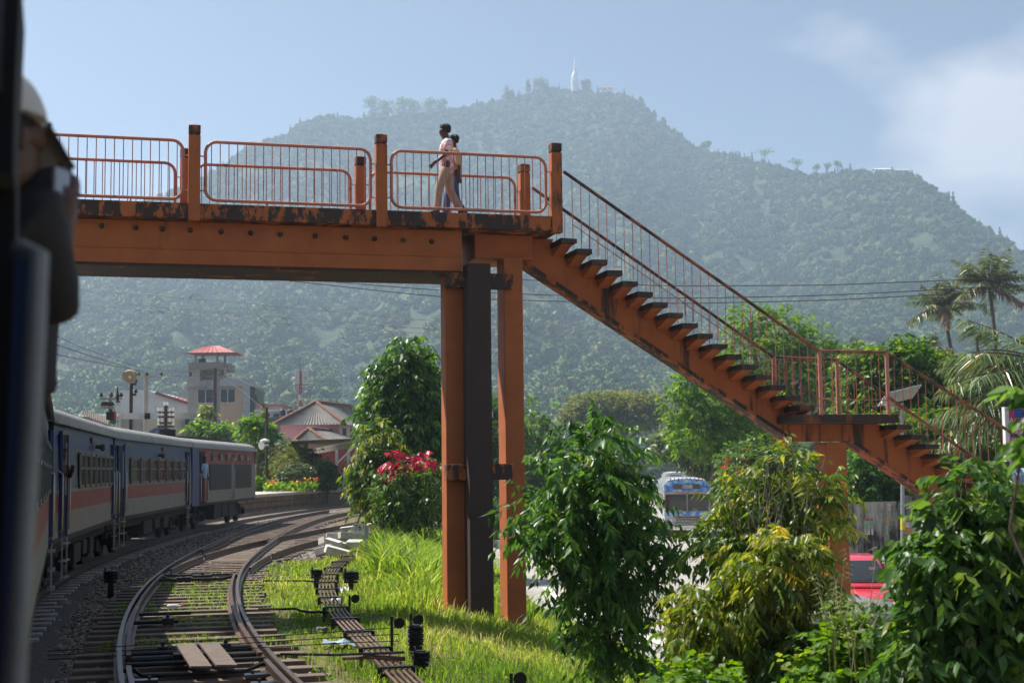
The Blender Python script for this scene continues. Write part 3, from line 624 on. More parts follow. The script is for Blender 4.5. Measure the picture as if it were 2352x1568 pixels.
# ---- wire pulleys, cranks and stakes in the grass
def pulley(u, v, Y, r, n, label, h=.5):
    c = at(u, v, Y); g = float(gz(c.x, c.y)); t = thing('wire_pulley', (c.x, c.y, g), label, 'pulley', 'black signal wire pulleys in the grass'); m = MB()
    m.bx(c.x - .05, c.x + .05, c.y - .05, c.y + .05, g - .1, c.z + n * .06); m.bx(c.x - r * .8, c.x + r * .8, c.y - .06, c.y + .06, c.z - .06, c.z - .02); m.bx(c.x - r * .7, c.x - r * .5, c.y - .1, c.y - .02, c.z - .02, c.z + n * .06 + .05); m.build('bracket', M_iron, t, bevel=.008)
    for k in range(n):
        z = c.z + k * .058; m = MB(); m.tube([(c.x, c.y, z), (c.x, c.y, z + .012), (c.x, c.y, z + .022), (c.x, c.y, z + .036), (c.x, c.y, z + .048)], [r, r, r * .8, r, r], 14); m.build('wheel', M_iron, t, smooth=40)
    return c
p1 = pulley(955, 1480, 17.4, .1, 4, 'tall stack of black pulley wheels on a stand right of the rods')
p2 = pulley(967, 1517, 16.4, .11, 2, 'low black pulley wheel set nearest the bottom edge')
p3 = pulley(806, 1331, 28.6, .17, 3, 'small black pulley set on the right of the rods near the sign')
p4 = pulley(727, 1320, 29.2, .13, 2, 'small black crank left of the rods in the short grass')
p5 = pulley(255, 1330, 27.5, .15, 3, 'black pulley box in the shade of the train beside the track')
for (u, v0, v1, Y, nm) in ((900, 1415, 1478, 18.2, 'black iron stake left of the pulley stack'), (944, 1408, 1470, 18.4, 'black iron stake behind the pulley stack'), (803, 1366, 1400, 23.5, 'short leaning iron stake beside the rods'), (1174, 1545, 1600, 14.6, 'iron stake at the bottom edge of the grass')):
    a, c = at(u, v0, Y), at(u, v1, Y); t = thing('wire_stake', c, nm, 'stake', 'iron stakes for signal wires'); m = MB(); m.beam(c - V((0, 0, .3)), a, .035, .03, up=(0, 1, 0)); m.build('stake', M_iron, t)
    m = MB(); q = a + (c - a) * .25 + V((.09, 0, 0)); m.tube([q, q + V((0, .02, 0)), q + V((0, .03, 0)), q + V((0, .05, 0))], [.07, .05, .05, .07], 10); m.build('small_wheel', M_iron, t, smooth=40)
def rodline(pts, r, label, nm='signal_wire', mat=None, cat='wire', group='wires and cranks in the grass'):
    m = MB(); m.tube(pts, r, 6); return m.build(nm, mat or M_iron, label=label, cat=cat, group=group, smooth=60)
rodline([atz(595, 1397, -.12), atz(650, 1398, -.1), atz(680, 1397, -.08), atz(692, 1402, -.1), atz(715, 1405, -.1), atz(748, 1404, -.08)], .022, 'bent black crank rod running from the rail to the rods', 'crank_rod', cat='rod')
rodline([atz(600, 1333, -.12), atz(700, 1333, -.12), atz(745, 1336, -.1)], .018, 'thin black rod in the far short grass left of the rods', 'crank_rod', cat='rod')
rodline([atz(645, 1501, -.12), atz(720, 1502, -.1), atz(775, 1503, -.05), p2 + V((-.2, 0, .1))], .017, 'black chain and rod from the track to the low pulley set', 'crank_rod', cat='rod')
rodline([atz(790, 1510, -.1), atz(850, 1507, -.02), p2 + V((-.2, .05, .02))], .03, 'short thick pipe leading to the low pulley set', 'crank_rod', M_rod, cat='rod')
for k in range(3): rodline([p1 + V((-.2, 0, .05 + k * .08)), p1 + V((-.9, .1, .02 + k * .07)), p1 + V((-4.5, .2, -.15 + k * .05))], .006, ['lowest','middle','topmost'][k] + ' thin wire strung from the pulley stack over the grass')
# ---- milepost 76 1/4, heap of white sleepers, litter
c = atz(843, 1292, -.25); mp = thing('milepost', c, 'white milepost board on a post beside the heap of white sleepers', 'milepost')
M_wpaint = plain('white_paint', (.72, .72, .68), .7, var=.12, dirt=(.35, .33, .3), dscale=3); M_blackp = plain('black_paint', (.015, .015, .016), .5, var=.2)
top = at(843, 1205, c.y); q = at(840, 1262, c.y)
m = MB(); m.beam(q, top, .09, .09, up=(0, 1, 0)); m.build('post', plain('pale_galvanised', (.45, .48, .47), .5, .3, var=.2), mp)
m = MB(); m.beam(c - V((0, 0, .3)), q, .1, .1, up=(0, 1, 0)); m.build('post_base', M_blackp, mp)
a = at(811, 1202, c.y - .05); e = at(838, 1221, c.y - .05); m = MB(); m.bx(a.x, e.x, c.y - .065, c.y - .047, e.z, a.z); m.build('board', M_wpaint, mp)
text('76', 'lettering', ((a.x * .58 + e.x * .42), c.y - .067, (a.z + e.z) / 2), (1, 0, 0), (0, 0, 1), .19, M_blackp, mp)
text('1\n4', 'lettering', ((a.x * .1 + e.x * .9), c.y - .067, (a.z + e.z) / 2 + .05), (1, 0, 0), (0, 0, 1), .085, M_blackp, mp)
M_heap = plain('limewashed_concrete', (.66, .64, .58), .85, var=.15, scale=4, dirt=(.3, .26, .2), dscale=3)
for i, (u, v, lz, ly, rz, zz) in enumerate([(745, 1272, .7, .28, .1, 0), (775, 1275, .9, .26, .35, 0), (765, 1266, .6, .26, -.3, .1), (790, 1262, .8, .24, 1.0, .0), (752, 1258, .7, .26, .9, .05), (775, 1250, .9, .25, .2, .1), (800, 1250, .8, .25, .5, .12), (815, 1262, .6, .24, -.4, .05), (825, 1246, .9, .26, .1, .1),
                                           (850, 1243, .8, .26, -.6, .1), (862, 1233, .9, .3, .2, .0), (800, 1236, .7, .24, -.2, .15), (838, 1232, .7, .24, .8, .15), (868, 1228, .5, .3, .4, .2)]):
    c = atz(u, v, -.1); m = MB(); e_ = random.uniform; R_ = (Matrix.Rotation(rz, 3, 'Z') @ Matrix.Rotation(e_(-.3, .3), 3, 'Y') @ Matrix.Rotation(e_(-.35, .35), 3, 'X')); m.box((c.x, c.y, -.1 + zz * 1.3 + .1), (lz * .75, ly * .95, .2), X=[R_.col[i] for i in range(3)])
    m.build('concrete_sleeper', M_heap, label='white concrete block in the heap by the milepost, ' + ['front left', 'front middle', 'front second layer', 'front right', 'left back', 'middle on top', 'right of middle top', 'against the post foot', 'behind the post', 'right of the post', 'far right', 'back left', 'back under the board', 'far back right'][i], cat='concrete block', group='heap of white concrete sleepers', bevel=.015)
M_lit = plain('litter_plastic', (.75, .75, .78), .4, var=.1); M_litr = plain('litter_red', (.5, .05, .04), .4, var=.1)
c = atz(400, 1396, -.13); m = MB(); a = c + V((-.12, 0, .03)); d = V((.26, .05, .0)); m.tube([a, a + d * .1, a + d * .6, a + d * .78, a + d * .86], [.025, .034, .034, .015, .014], 8); m.mi = 1; m.cyl(a + d * .86, a + d, .016, n=8); m.build('plastic_bottle', [M_lit, M_litr], smooth=40, label='white plastic bottle with red cap between the rails', cat='bottle')
def scrap(u, v, z, w, label, mat, h=.04):
    c = atz(u, v, z); m = MB(); r = random.uniform; k = 6; pts = []
    for i in range(k):
        for j in range(4): pts.append((c.x + (i / 5 - .5) * w, c.y + (j / 3 - .5) * w * .7, c.z + r(0, h)))
    m.add(pts, [(i * 4 + j, i * 4 + j + 1, (i + 1) * 4 + j + 1, (i + 1) * 4 + j) for i in range(5) for j in range(3)]); m.build('litter', mat, label=label, cat='litter', group='litter along the track')
scrap(322, 1348, -.18, .35, 'crumpled pale wrapper on the sunlit earth left of the rail', M_lit); scrap(334, 1433, -.14, .18, 'red and white scrap beside the left rail', M_litr)
scrap(738, 1453, -.16, .22, 'dark grey plastic scrap lying in the grass', plain('grey_plastic', (.16, .16, .18), .4), .1); scrap(780, 1483, -.16, .45, 'blueish plastic sheet scrap in the grass by the rods', plain('blue_film', (.35, .45, .55), .3), .1)
scrap(788, 1361, -.1, .2, 'small white plastic bag near the stake', M_lit, .12); scrap(770, 1385, -.1, .2, 'small white scrap right of the rods', M_lit, .1)
# ------------------------------------------------------------------ train
M_blue = stained('coach_blue', (.026, .052, .17), (.035, .04, .05), .6, .8, 2.5, .2, rough=.35); M_gblue = stained('coach_greyblue', (.07, .09, .12), (.04, .045, .05), .6, .8, 2.5, .2, rough=.4)
M_red = stained('coach_red', (.21, .024, .03), (.10, .04, .035), .58, .8, 2.0, .2, rough=.45); M_cream = stained('coach_cream', (.20, .182, .16), (.16, .13, .11), .55, .8, 2.2, .25, rough=.5)
M_roofg = plain('coach_roof_grey', (.27, .267, .25), .7, .0, var=.15, scale=1.2, dirt=(.13, .12, .11), dscale=1.2); M_under = plain('underframe_black', (.03, .026, .022), .8, var=.4, scale=5)
M_glass, nt, b, L = newmat('coach_glass'); b.inputs['Base Color'].default_value = (.07, .073, .062, 1); b.inputs['Roughness'].default_value = .1; b.inputs['Specular IOR Level'].default_value = .6; bumpn(nt, b, noi(nt, coords(nt), 3, 2.0), .06, .05)
M_frame = plain('window_frame_grey', (.12, .123, .12), .5, .2, var=.15); M_steel = plain('handrail_steel', (.38, .37, .35), .35, .8, var=.15); M_dark = plain('dark_interior', (.012, .012, .013), .9, var=.1)
M_cap = plain('loco_blue', (.02, .04, .17), .4, var=.2, dirt=(.02, .02, .04))
def frame3(p0, p1):
    a = (V((p1[0], p1[1], 0)) - V((p0[0], p0[1], 0))); l = a.length; a.normalize(); n = V((-a.y, a.x, 0)); o = V((p0[0], p0[1], 0))
    return (lambda s, q, z: o + a * s + n * q + V((0, 0, z))), l, a, n
WID = 2.84
def rrect(T, s0, s1, z0, z1, q, r=.09, n=4):
    pts = []
    for cs, cz, a0 in ((s1 - r, z1 - r, 0), (s0 + r, z1 - r, 90), (s0 + r, z0 + r, 180), (s1 - r, z0 + r, 270)):
        for k in range(n + 1): a = rad(a0 + 90 * k / n); pts.append(T(cs + r * math.cos(a), q, cz + r * math.sin(a)))
    return pts
def hull(T, l, bands, t, e0=3.03):
    """body shell in colour bands, then the roof"""
    m = MB(); mats = []
    zs = [b_[0] for b_ in bands] + [e0]
    for side in (0, 1):
        q = 0 if side == 0 else WID
        for i, (z, mt) in enumerate(bands):
            if mt not in mats: mats.append(mt)
            m.mi = mats.index(mt); bul = lambda zz: .05 * max(0, (zz - 2.2)) * (1 if side == 0 else -1)
            a, c, d, e = T(0, q + bul(z), z), T(l, q + bul(z), z), T(l, q + bul(zs[i + 1]), zs[i + 1]), T(0, q + bul(zs[i + 1]), zs[i + 1])
            m.quad(*( (a, e, d, c) if side else (a, c, d, e)))
    if M_dark not in mats: mats.append(M_dark)
    m.mi = mats.index(M_dark)
    for s in (0, l): m.quad(T(s, 0, zs[0]), T(s, WID, zs[0]), T(s, WID, e0), T(s, 0, e0))
    m.quad(T(0, 0, zs[0]), T(l, 0, zs[0]), T(l, WID, zs[0]), T(0, WID, zs[0])); m.build('body', mats, t)
    m = MB(); prof = []
    for k in range(15):
        a = math.pi * k / 14; prof.append((WID / 2 - (WID / 2 + .03) * math.copysign(abs(math.cos(a)) ** .55, math.cos(a)), e0 + .02 + .36 * math.sin(a) ** .7))
    m.loft([[T(s, q, z) for q, z in prof] for s in (-.05, l + .05)]); m.build('roof', M_roofg, t, smooth=40)
    m = MB(); m.beam(T(-.04, -.045, e0 + .005), T(l + .04, -.045, e0 + .005), .05, .04); m.build('gutter', M_roofg, t)
def bogie(T, s, t):
    m = MB(); g = thing('bogie', (0, 0, 0)); bpy.data.objects.remove(g)
    a = lambda ds, q, z: T(s + ds, q, z)
    m.beam(a(-1.4, .42, .55), a(1.4, .42, .55), .1, .16); m.beam(a(-.9, .4, .32), a(.9, .4, .32), .1, .1); m.beam(a(-1.4, WID - .42, .55), a(1.4, WID - .42, .55), .1, .16); m.beam(a(0, .42, .6), a(0, WID - .42, .6), .4, .2)
    for d in (-.3, .3): m.cyl(a(d, .38, .35), a(d, .38, .75), .09, n=8)
    b_ = m.build('bogie', M_under, t)
    for d in (-.95, .95):
        for q in (.56, WID - .7): m = MB(); m.tube([a(d, q, .42), a(d, q + .1, .42), a(d, q + .13, .42)], [.42, .42, .46], 20); m.build('wheel', M_under, b_, smooth=40)
        m = MB(); m.box(a(d, .36, .42), (.26, .16, .26), rz=0); m.build('axle_box', M_under, b_)
def rails_v(T, s, z0, z1, t, q=-.07, mat=None):
    m = MB(); m.tube([T(s, .02, z0), T(s, q, z0 + .06), T(s, q, z1 - .06), T(s, .02, z1)], .02, 6); m.build('handrail', mat or M_steel, t, smooth=60)
def door(T, s0, s1, t, z0=1.02, z1=2.85, rails=(-.1, .1)):
    m = MB(); m.box(T((s0 + s1) / 2, .03, (z0 + z1) / 2), (s1 - s0, .09, z1 - z0), X=(_a, _n, BZ)); d = m.build('door', M_dark, t)
    for k, s in enumerate((s0, s1)): m = MB(); m.beam(T(s, -.025, z0), T(s, -.025, z1), .05, .05, up=_a); m.build('jamb', M_blue, d)
    m = MB(); m.box(T(s1 - .16, -.022, (z0 + z1) / 2 + .3), (.25, .012, .95), X=(_a, _n, BZ)); m.build('door_leaf', M_gblue, d)
    rails_v(T, s0 + rails[0], 1.1, 2.2, t); rails_v(T, s1 + rails[1], 1.1, 2.2, t)
    m = MB()
    for z in (.30, .60, .9): m.beam(T(s0 + .08, -.05, z), T(s1 - .08, -.05, z), .12, .02)
    for s in (s0 + .08, s1 - .08): m.beam(T(s, -.05, .25), T(s, -.05, 1.0), .02, .06, up=_a)
    m.build('step_ladder', M_steel, d)
def window(T, s0, s1, z0, z1, t):
    m = MB(); p = rrect(T, s0, s1, z0, z1, -.006); m.prism(p[::-1], _n * -.03 + V((0, 0, 0)));
    m = MB(); o = rrect(T, s0, s1, z0, z1, -.012, .1); i_ = rrect(T, s0 + .07, s1 - .07, z0 + .06, z1 - .06, -.012, .06); o2 = [x - _n * .028 for x in o]; i2 = [x - _n * .028 for x in i_]; n = len(o)
    m.add(o2 + i2 + o + i_, [(k, (k + 1) % n, n + (k + 1) % n, n + k) for k in range(n)] + [(2 * n + k, 2 * n + (k + 1) % n, (k + 1) % n, k) for k in range(n)] + [(n + k, n + (k + 1) % n, 3 * n + (k + 1) % n, 3 * n + k) for k in range(n)])
    zm = z0 + (z1 - z0) * .56; m.box(T((s0 + s1) / 2, -.026, zm), (s1 - s0 - .14, .03, .045), X=(_a, _n, BZ)); w = m.build('window', M_frame, t, smooth=30)
    for a, c in ((z0 + .05, zm - .02), (zm + .02, z1 - .05)):
        m = MB(); e = random.uniform(-.004, .004); m.prism([T(s0 + .06, -.014 + e, a), T(s1 - .06, -.014 - e, a), T(s1 - .06, -.014 - e, c), T(s0 + .06, -.014 + e, c)], _n * .008); m.build('pane', M_glass, w)
BANDS = [(.92, M_under), (1.02, M_cream), (1.46, M_red), (1.80, M_cream), (1.86, M_gblue), (2.62, M_blue)]
def coach(p0, p1, label, wins, doors, name='railway_carriage', lamp=None):
    global _a, _n
    T, l, _a, _n = frame3(p0, p1); t = thing(name, T(l / 2, WID / 2, 0), label, 'carriage', 'carriages of the blue and red train'); hull(T, l, BANDS, t)
    for s0, s1 in wins: window(T, s0 * l, s1 * l, 1.86, 2.56, t)
    for s0, s1 in doors: door(T, s0 * l, s1 * l, t)
    for s in (2.4, l - 2.4): bogie(T, s, t)
    m = MB(); m.beam(T(.2, .35, .8), T(l - .2, .35, .8), .3, .22)
    m.build('underframe', M_under, t)
    for s0, s1, z in ((.36, .46, .35), (.5, .56, .45), (.62, .68, .4)): m = MB(); m.box(T((s0 + s1) / 2 * l, .45, (z + .75) / 2), ((s1 - s0) * l, .7, .75 - z), X=(_a, _n, BZ)); m.build('equipment_box', M_under, t, bevel=.02)
    m = MB(); m.beam(T(-.25, .7, 1.9), T(0, .7, 1.9), 1.3, 2.0); m.build('gangway', M_dark, t)
    for s, z in (lamp or []): m = MB(); m.tube([T(s * l, 0, z), T(s * l, -.1, z), T(s * l, -.16, z - .02), T(s * l, -.2, z - .02)], [.04, .05, .09, .06], 10); m.build('side_lamp', M_under, t, smooth=40)
    for s in (.14, .58): m = MB(); m.box(T(s * l, -.004, 2.86), (1.0, .02, .12), X=(_a, _n, BZ)); m.build('number_plate', M_frame, t)
    for s in (.25, .5, .75): m = MB(); m.ell(T(s * l, WID / 2, 3.38), (.28, .28, .12), 10, 4, 0, 1); m.build('roof_vent', M_roofg, t, smooth=50)
    return t, T, l
def sp(n, a, b_, w): return [(a + (b_ - a) * i / (n - 1) - w / 2, a + (b_ - a) * i / (n - 1) + w / 2) for i in range(n)]
coach((-7.9, 24.5), (-9.98, 35.7), 'second carriage ahead with blue windows band, passenger leaning from its door', sp(7, .36, .9, .075), [(.075, .15), (.945, .985)], lamp=[(.6, 2.72)])
coach((-10.08, 36.0), (-11.5, 51.0), 'middle carriage of the train with seven grey framed windows in blue', sp(7, .2, .84, .085), [(.035, .09), (.9, .94)], lamp=[(.48, 2.66)])
ct, CT, cl = coach((2.9, -10.0), (-7.82, 24.1), 'nearest carriage seen edge-on at the left behind the handrail', sp(8, .56, .93, .032), [(.965, .992)])
# ---- power car
T, l, _a, _n = frame3((-11.54, 51.4), (-11.62, 64.2))
t = thing('power_car', T(l / 2, WID / 2, 0), 'red and cream power car with two black grilles at the far end of the train', 'locomotive', 'carriages of the blue and red train')
hull(T, l, [(.90, M_under), (1.0, M_cream), (1.42, M_cream), (2.46, M_red)], t)
m = MB(); m.box(T(.35, -.02, 1.98), (1.1, .02, 2.1), X=(_a, _n, BZ)); m.build('blue_end_panel', M_cap, t)
m = MB(); m.box(T(1.7, -.012, 1.95), (1.1, .03, 1.9), X=(_a, _n, BZ)); d = m.build('cab_door', M_dark, t); rails_v(T, 1.1, 1.05, 2.1, t); rails_v(T, 2.3, 1.05, 2.1, t)
m = MB(); m.box(T(2.1, -.03, 1.95), (.5, .02, 1.8), X=(_a, _n, BZ)); m.build('door_leaf', M_red, d)
M_grille = plain('black_grille', (.012, .013, .015), .6, var=.2, scale=20)
for s0, s1 in ((3.0, 7.0), (7.9, 11.6)):
    m = MB(); m.box(T((s0 + s1) / 2, -.012, 1.95), (s1 - s0 + .25, .03, 1.0), X=(_a, _n, BZ)); g = m.build('grille', M_grille, t)
    for k in range(9): m = MB(); m.box(T((s0 + s1) / 2, -.035, 1.55 + k * .1), (s1 - s0, .02, .035), X=(_a, _n, BZ)); m.build('louvre', M_grille, g)
for k in range(6):
    s = 3.6 + k * 1.45; m = MB(); p = rrect(T, s - .28, s + .28, 2.58, 2.86, -.005, .1); m.prism(p, _n * -.02); w = m.build('porthole', M_frame, t); m = MB(); p = rrect(T, s - .2, s + .2, 2.62, 2.82, -.027, .07); m.prism(p, _n * -.006); m.build('pane', M_glass, w)
rails_v(T, 7.3, 1.05, 2.75, t); rails_v(T, 7.6, 1.05, 2.4, t); rails_v(T, 12.4, 1.05, 2.5, t)
for s in (2.2, l - 2.2): bogie(T, s, t)
for s0, s1, z in ((4.2, 5.6, .3), (5.8, 7.0, .35), (7.2, 8.6, .3)): m = MB(); m.box(T((s0 + s1) / 2, .42, (z + .9) / 2), (s1 - s0, .7, .9 - z), X=(_a, _n, BZ)); m.build('equipment_box', M_under, t, bevel=.03)
m = MB(); m.box(T(l + .06, WID / 2, 1.95), (.1, 2.5, 1.9), X=(_a, _n, BZ)); m.build('front', M_red, t, bevel=.03)
m = MB(); m.beam(T(.4, 1.0, 3.42), T(5, 1.0, 3.44), .9, .08); m.build('roof_hatch', M_under, t)
m = MB(); m.beam(T(5.5, 1.2, 3.43), T(11.5, 1.2, 3.43), 1.2, .07); m.build('roof_hatch', M_under, t)
m = MB(); m.cyl(T(2.2, 1.5, 3.35), T(2.2, 1.5, 3.75), .35, n=14); m.build('exhaust_fan', M_under, t, smooth=40)
M_brownroof = plain('brown_old_roof', (.12, .09, .075), .85, var=.3)
# ------------------------------------------------------------------ station and town
def wall_box(m, u0, u1, v0, v1, Y, dep, zb=None):
    """box whose front face fills photo rectangle at distance Y; zb = world floor"""
    a = at(u0, v0, Y); c = at(u1, v1, Y); z0 = c.z if zb is None else zb; return m.bx(a.x, c.x, Y, Y + dep, z0, a.z)
M_grey = plain('raw_cement_wall', (.36, .345, .31), .9, var=.16, scale=.5, dirt=(.17, .16, .15), dscale=.5, damt=.7); M_ochre = plain('ochre_plaster', (.52, .38, .26), .9, var=.2, scale=.4, dirt=(.30, .25, .2), dscale=.5)
M_roofred = plain('red_sheet_roof', (.36, .075, .06), .55, var=.2, scale=.8, dirt=(.25, .1, .08)); M_wwall = plain('white_wash_wall', (.66, .67, .68), .85, var=.08, scale=.5, dirt=(.4, .4, .4), dscale=.6)
M_pane = plain('dark_window_pane', (.012, .014, .018), .15, var=.3, scale=2, bump=0); M_panel = plain('grey_cladding_panel', (.34, .37, .40), .4, .3, var=.08, scale=1); M_poleb = plain('creosote_pole', (.05, .035, .028), .85, var=.3, scale=3); M_polec = plain('concrete_pole', (.30, .29, .265), .85, var=.2, dirt=(.14, .13, .12))
M_ins = plain('brown_insulator', (.035, .02, .018), .25, var=.1); M_insw = plain('white_insulator', (.75, .76, .76), .2, var=.05, bump=0)
# -- platform (stone wall, pale coping)
M_plat = plain('platform_stone', (.20, .13, .075), .9, var=.35, scale=1.5, bump=.5, dirt=(.07, .05, .04), dscale=1.2, damt=.8); M_cope = plain('platform_paving', (.50, .44, .37), .9, var=.12, scale=1, dirt=(.3, .26, .22))
PZ = .88; E = offset_path(cown, -1.75, 66, 125, 1.5)
m = MB(); back = [V((p.x - 22, p.y + 3, 0)) for p in E]
n = len(E); m.add([(p.x, p.y, PZ) for p in E] + [(p.x, p.y, PZ) for p in back], [(i, i + 1, n + i + 1, n + i) for i in range(n - 1)]); pf = m.build('platform', M_cope, kind='structure')
for i in range(n - 1):
    for k, (z0, z1) in enumerate(((-.3, .1), (.1, .42), (.42, .72))):
        a, c = E[i], E[i + 1]; o = .04 * random.uniform(-.5, .5); q = a + (c - a) * (.5 if k % 2 else .02); m = MB(); r = c if k % 2 == 0 else c + (c - a) * .5
        m.beam(q + V((-.2 + o, 0, (z0 + z1) / 2)), r + V((-.2 + o, 0, (z0 + z1) / 2)) - (c - a) * .02, .42, z1 - z0 - .025); m.build('stone', M_plat, pf, bevel=.015)
    m = MB(); m.beam(E[i] + V((-.2, 0, .80)), E[i + 1] + V((-.2, 0, .80)) - (E[i + 1] - E[i]) * .01, .62, .17); m.build('coping_stone', M_cope, pf, bevel=.02)
# -- station building
M_corr, nt, b, L = newmat('corrugated_asbestos'); 
def corr(name, c, axis_=0, per=.18, dirt=(.1, .09, .08)):
    m, nt, b, L = newmat(name); co = coords(nt); n1 = noi(nt, co, .7, 7.0, .65); r = ramp(nt, [(.3, [x * .55 for x in c]), (.7, [x * 1.15 for x in c])]); L(n1, r.inputs[0]); L(r.outputs[0], b.inputs['Base Color']); b.inputs['Roughness'].default_value = .85; return m
M_asb = corr('asbestos_sheet', (.21, .20, .185)); M_ridge = plain('terracotta_ridge', (.17, .085, .055), .85, var=.45, scale=5); M_pink = plain('pink_plaster', (.60, .31, .37), .85, var=.08, scale=.5, dirt=(.42, .22, .25)); M_pinkg = plain('greyer_pink_plaster', (.42, .33, .32), .85, var=.1, scale=.5)
M_redw = plain('red_wall', (.2, .035, .035), .8, var=.12); M_wht = plain('white_fascia', (.62, .62, .60), .6, var=.1, dirt=(.4, .4, .38), dscale=.8); M_bluep = plain('blue_post_paint', (.03, .06, .22), .6, var=.1)
st = thing('station_building', at(720, 1115, 116), 'pink station building with grey corrugated hip roofs and terracotta ridges', 'station')
ys = 114.0
def slope(m, quad_, n, amp=.045):
    """corrugated roof sheet over a quad a,b (eave) c,d (top)"""
    a, b_, c, d = [V(p) for p in quad_]; nrm = (b_ - a).cross(d - a).normalized(); nrm = nrm if nrm.z > 0 else -nrm; vs = []
    for i in range(n + 1):
        t = i / n; o = nrm * (amp if i % 2 else -amp)
        vs += [a.lerp(b_, t) + o, d.lerp(c, t) + o]
    m.add(vs, [(2 * i, 2 * i + 2, 2 * i + 3, 2 * i + 1) for i in range(n)])
def ridge_tiles(pts, parent, w=.17):
    for p, q in pts:
        p, q = V(p), V(q); k = max(2, int((q - p).length / .55))
        for i in range(k):
            m = MB(); a = p.lerp(q, i / k); c = p.lerp(q, (i + 1.12) / k); m.tube([a + V((0, 0, .02)), c + V((0, 0, .05))], w * random.uniform(.85, 1.1), 7); m.build('ridge_tile', M_ridge, parent)
a = at(644, 1117, ys); c = at(778, 973, ys); xl, xr, ze = a.x, c.x, c.z; dx = at(836, 975, ys + 12).x
m = MB(); m.prism([(xl, ys, PZ - .3), (xr, ys, PZ - .3), (dx, ys + 14, PZ - .3), (dx - 5, ys + 14, PZ - .3)], (0, 0, ze - PZ + .3)); m.build('wall', M_pink, st)
m = MB(); m.prism([(xr + .02, ys - .01, PZ - .3), (dx + .03, ys + 14, PZ - .3), (dx - .1, ys + 14, PZ - .3), (xr - .01, ys + .12, PZ - .3)], (0, 0, ze - PZ + .29)); m.build('side_wall', M_pinkg, st)  # side wall in a darker, greyer pink than the front
for t in (.16, .42, .66):
    p = V((xr, ys, ze - 1.45)).lerp(V((dx, ys + 14, ze - 1.45)), t); d = (V((dx, ys + 14, 0)) - V((xr, ys, 0))).normalized(); nn = V((d.y, -d.x, 0)); m = MB(); m.box(p + nn * .05 + V((0, 0, .25)), (.95, .1, 1.75), X=(d, nn, BZ)); w = m.build('window', M_pane, st)
    for o in (-.5, .5): m = MB(); m.box(p + d * o + nn * .08 + V((0, 0, .25)), (.08, .12, 1.85), X=(d, nn, BZ)); m.build('window_frame', M_frame, w)
A_, Bc, Cc, Dd = V((xl - .5, ys - .5, ze - .05)), V((xr + .55, ys - .5, ze - .05)), V((dx + .6, ys + 14.6, ze - .05)), V((dx - 6, ys + 14.6, ze - .05))
ap = at(725.5, 924, ys + 3.2); ap2 = ap + V((1.9, 7.2, 0))
m = MB(); slope(m, (A_, Bc, ap + V((.01, 0, 0)), ap), 44); m.build('roof_slope', M_asb, st); m = MB(); slope(m, (Bc, Cc, ap2, ap), 56); m.build('roof_slope', M_asb, st); m = MB(); slope(m, (Dd, A_, ap, ap2), 50); m.build('roof_slope', M_asb, st); m = MB(); slope(m, (Cc, Dd, ap2 + V((.01, 0, 0)), ap2), 20); m.build('roof_slope', M_asb, st)
ridge_tiles([(A_, ap), (Bc, ap), (ap, ap2), (Cc, ap2)], st)
# lower hip roof in front and the platform canopy
yl = ys - 6; q0, q1 = at(655, 1028, yl), at(772, 1024, yl - 1); ap3 = at(709, 985, yl + 2); zl = at(700, 1030, yl).z
P1, P2, P3, P4 = V((q0.x, yl, zl)), V((q1.x, yl - 1, zl)), V((q1.x + 2.5, ys + .1, zl + .3)), V((q0.x + .4, ys, zl + .3)); ap4 = ap3 + V((1.2, 3.9, -.1))
m = MB(); slope(m, (P1, P2, ap3 + V((.01, 0, 0)), ap3), 32); m.build('roof_slope', M_asb, st); m = MB(); slope(m, (P2, P3, ap4, ap3), 30); m.build('roof_slope', M_asb, st); m = MB(); slope(m, (P4, P1, ap3, ap4), 30); m.build('roof_slope', M_asb, st); ridge_tiles([(P1, ap3), (P2, ap3), (ap3, ap4)], st)
m = MB(); m.bx(q0.x + .7, q1.x - .5, yl + .8, ys - .05, PZ - .3, zl - .05); m.build('lower_wall', M_redw, st)
cn = thing('platform_canopy', at(790, 1117, 104), 'white corrugated canopy on blue and white posts over the platform', 'canopy')
c0, c1 = at(718, 1030, yl + .5), at(848, 1005, 88); 
m = MB(); slope(m, (c0 + V((0, 0, -.42)), c1 + V((0, 0, -.42)), c1, c0), 120, .02); m.build('fascia', M_wht, cn)
m = MB(); m.add([c0, c1, c1 + V((-5.5, 4, -.05)), c0 + V((-2, 4, -.05))], [(0, 1, 2, 3)]); m.build('canopy_roof', M_brownroof, cn)
m = MB(); m.add([c1 + V((0, -.02, .0)), c1 + V((.9, .2, -.15)), c1 + V((1.2, .3, -.85)), c1 + V((0, 0, -.42))], [(0, 1, 2, 3)]); m.build('gable_end', M_wht, cn)
for u, Y in ((773, 101), (800, 97), (822, 94), (850, 90)):
    p = at(u, 1040, Y); zt = c0.z + (c1.z - c0.z) * (p.x - c0.x) / (c1.x - c0.x) - .1; m = MB(); m.bx(p.x - .09, p.x + .09, Y - .09, Y + .09, PZ + 1.4, zt + .2); po = m.build('post', M_wht, cn); m = MB(); m.bx(p.x - .12, p.x + .12, Y - .12, Y + .12, PZ, PZ + 1.42); m.build('post_foot', M_bluep, po)
    m = MB(); m.beam((p.x, Y, zt - 1.2), (p.x + 1.5, Y - .8, zt + .1), .09, .09); m.build('brace', M_wht, cn)
m = MB(); p0, p1 = at(740, 1117, 107), at(900, 1117, 99); m.bx(p0.x, p1.x + 3, 107, 107.3, PZ, PZ + 3.2); m.build('back_wall', M_redw, cn)
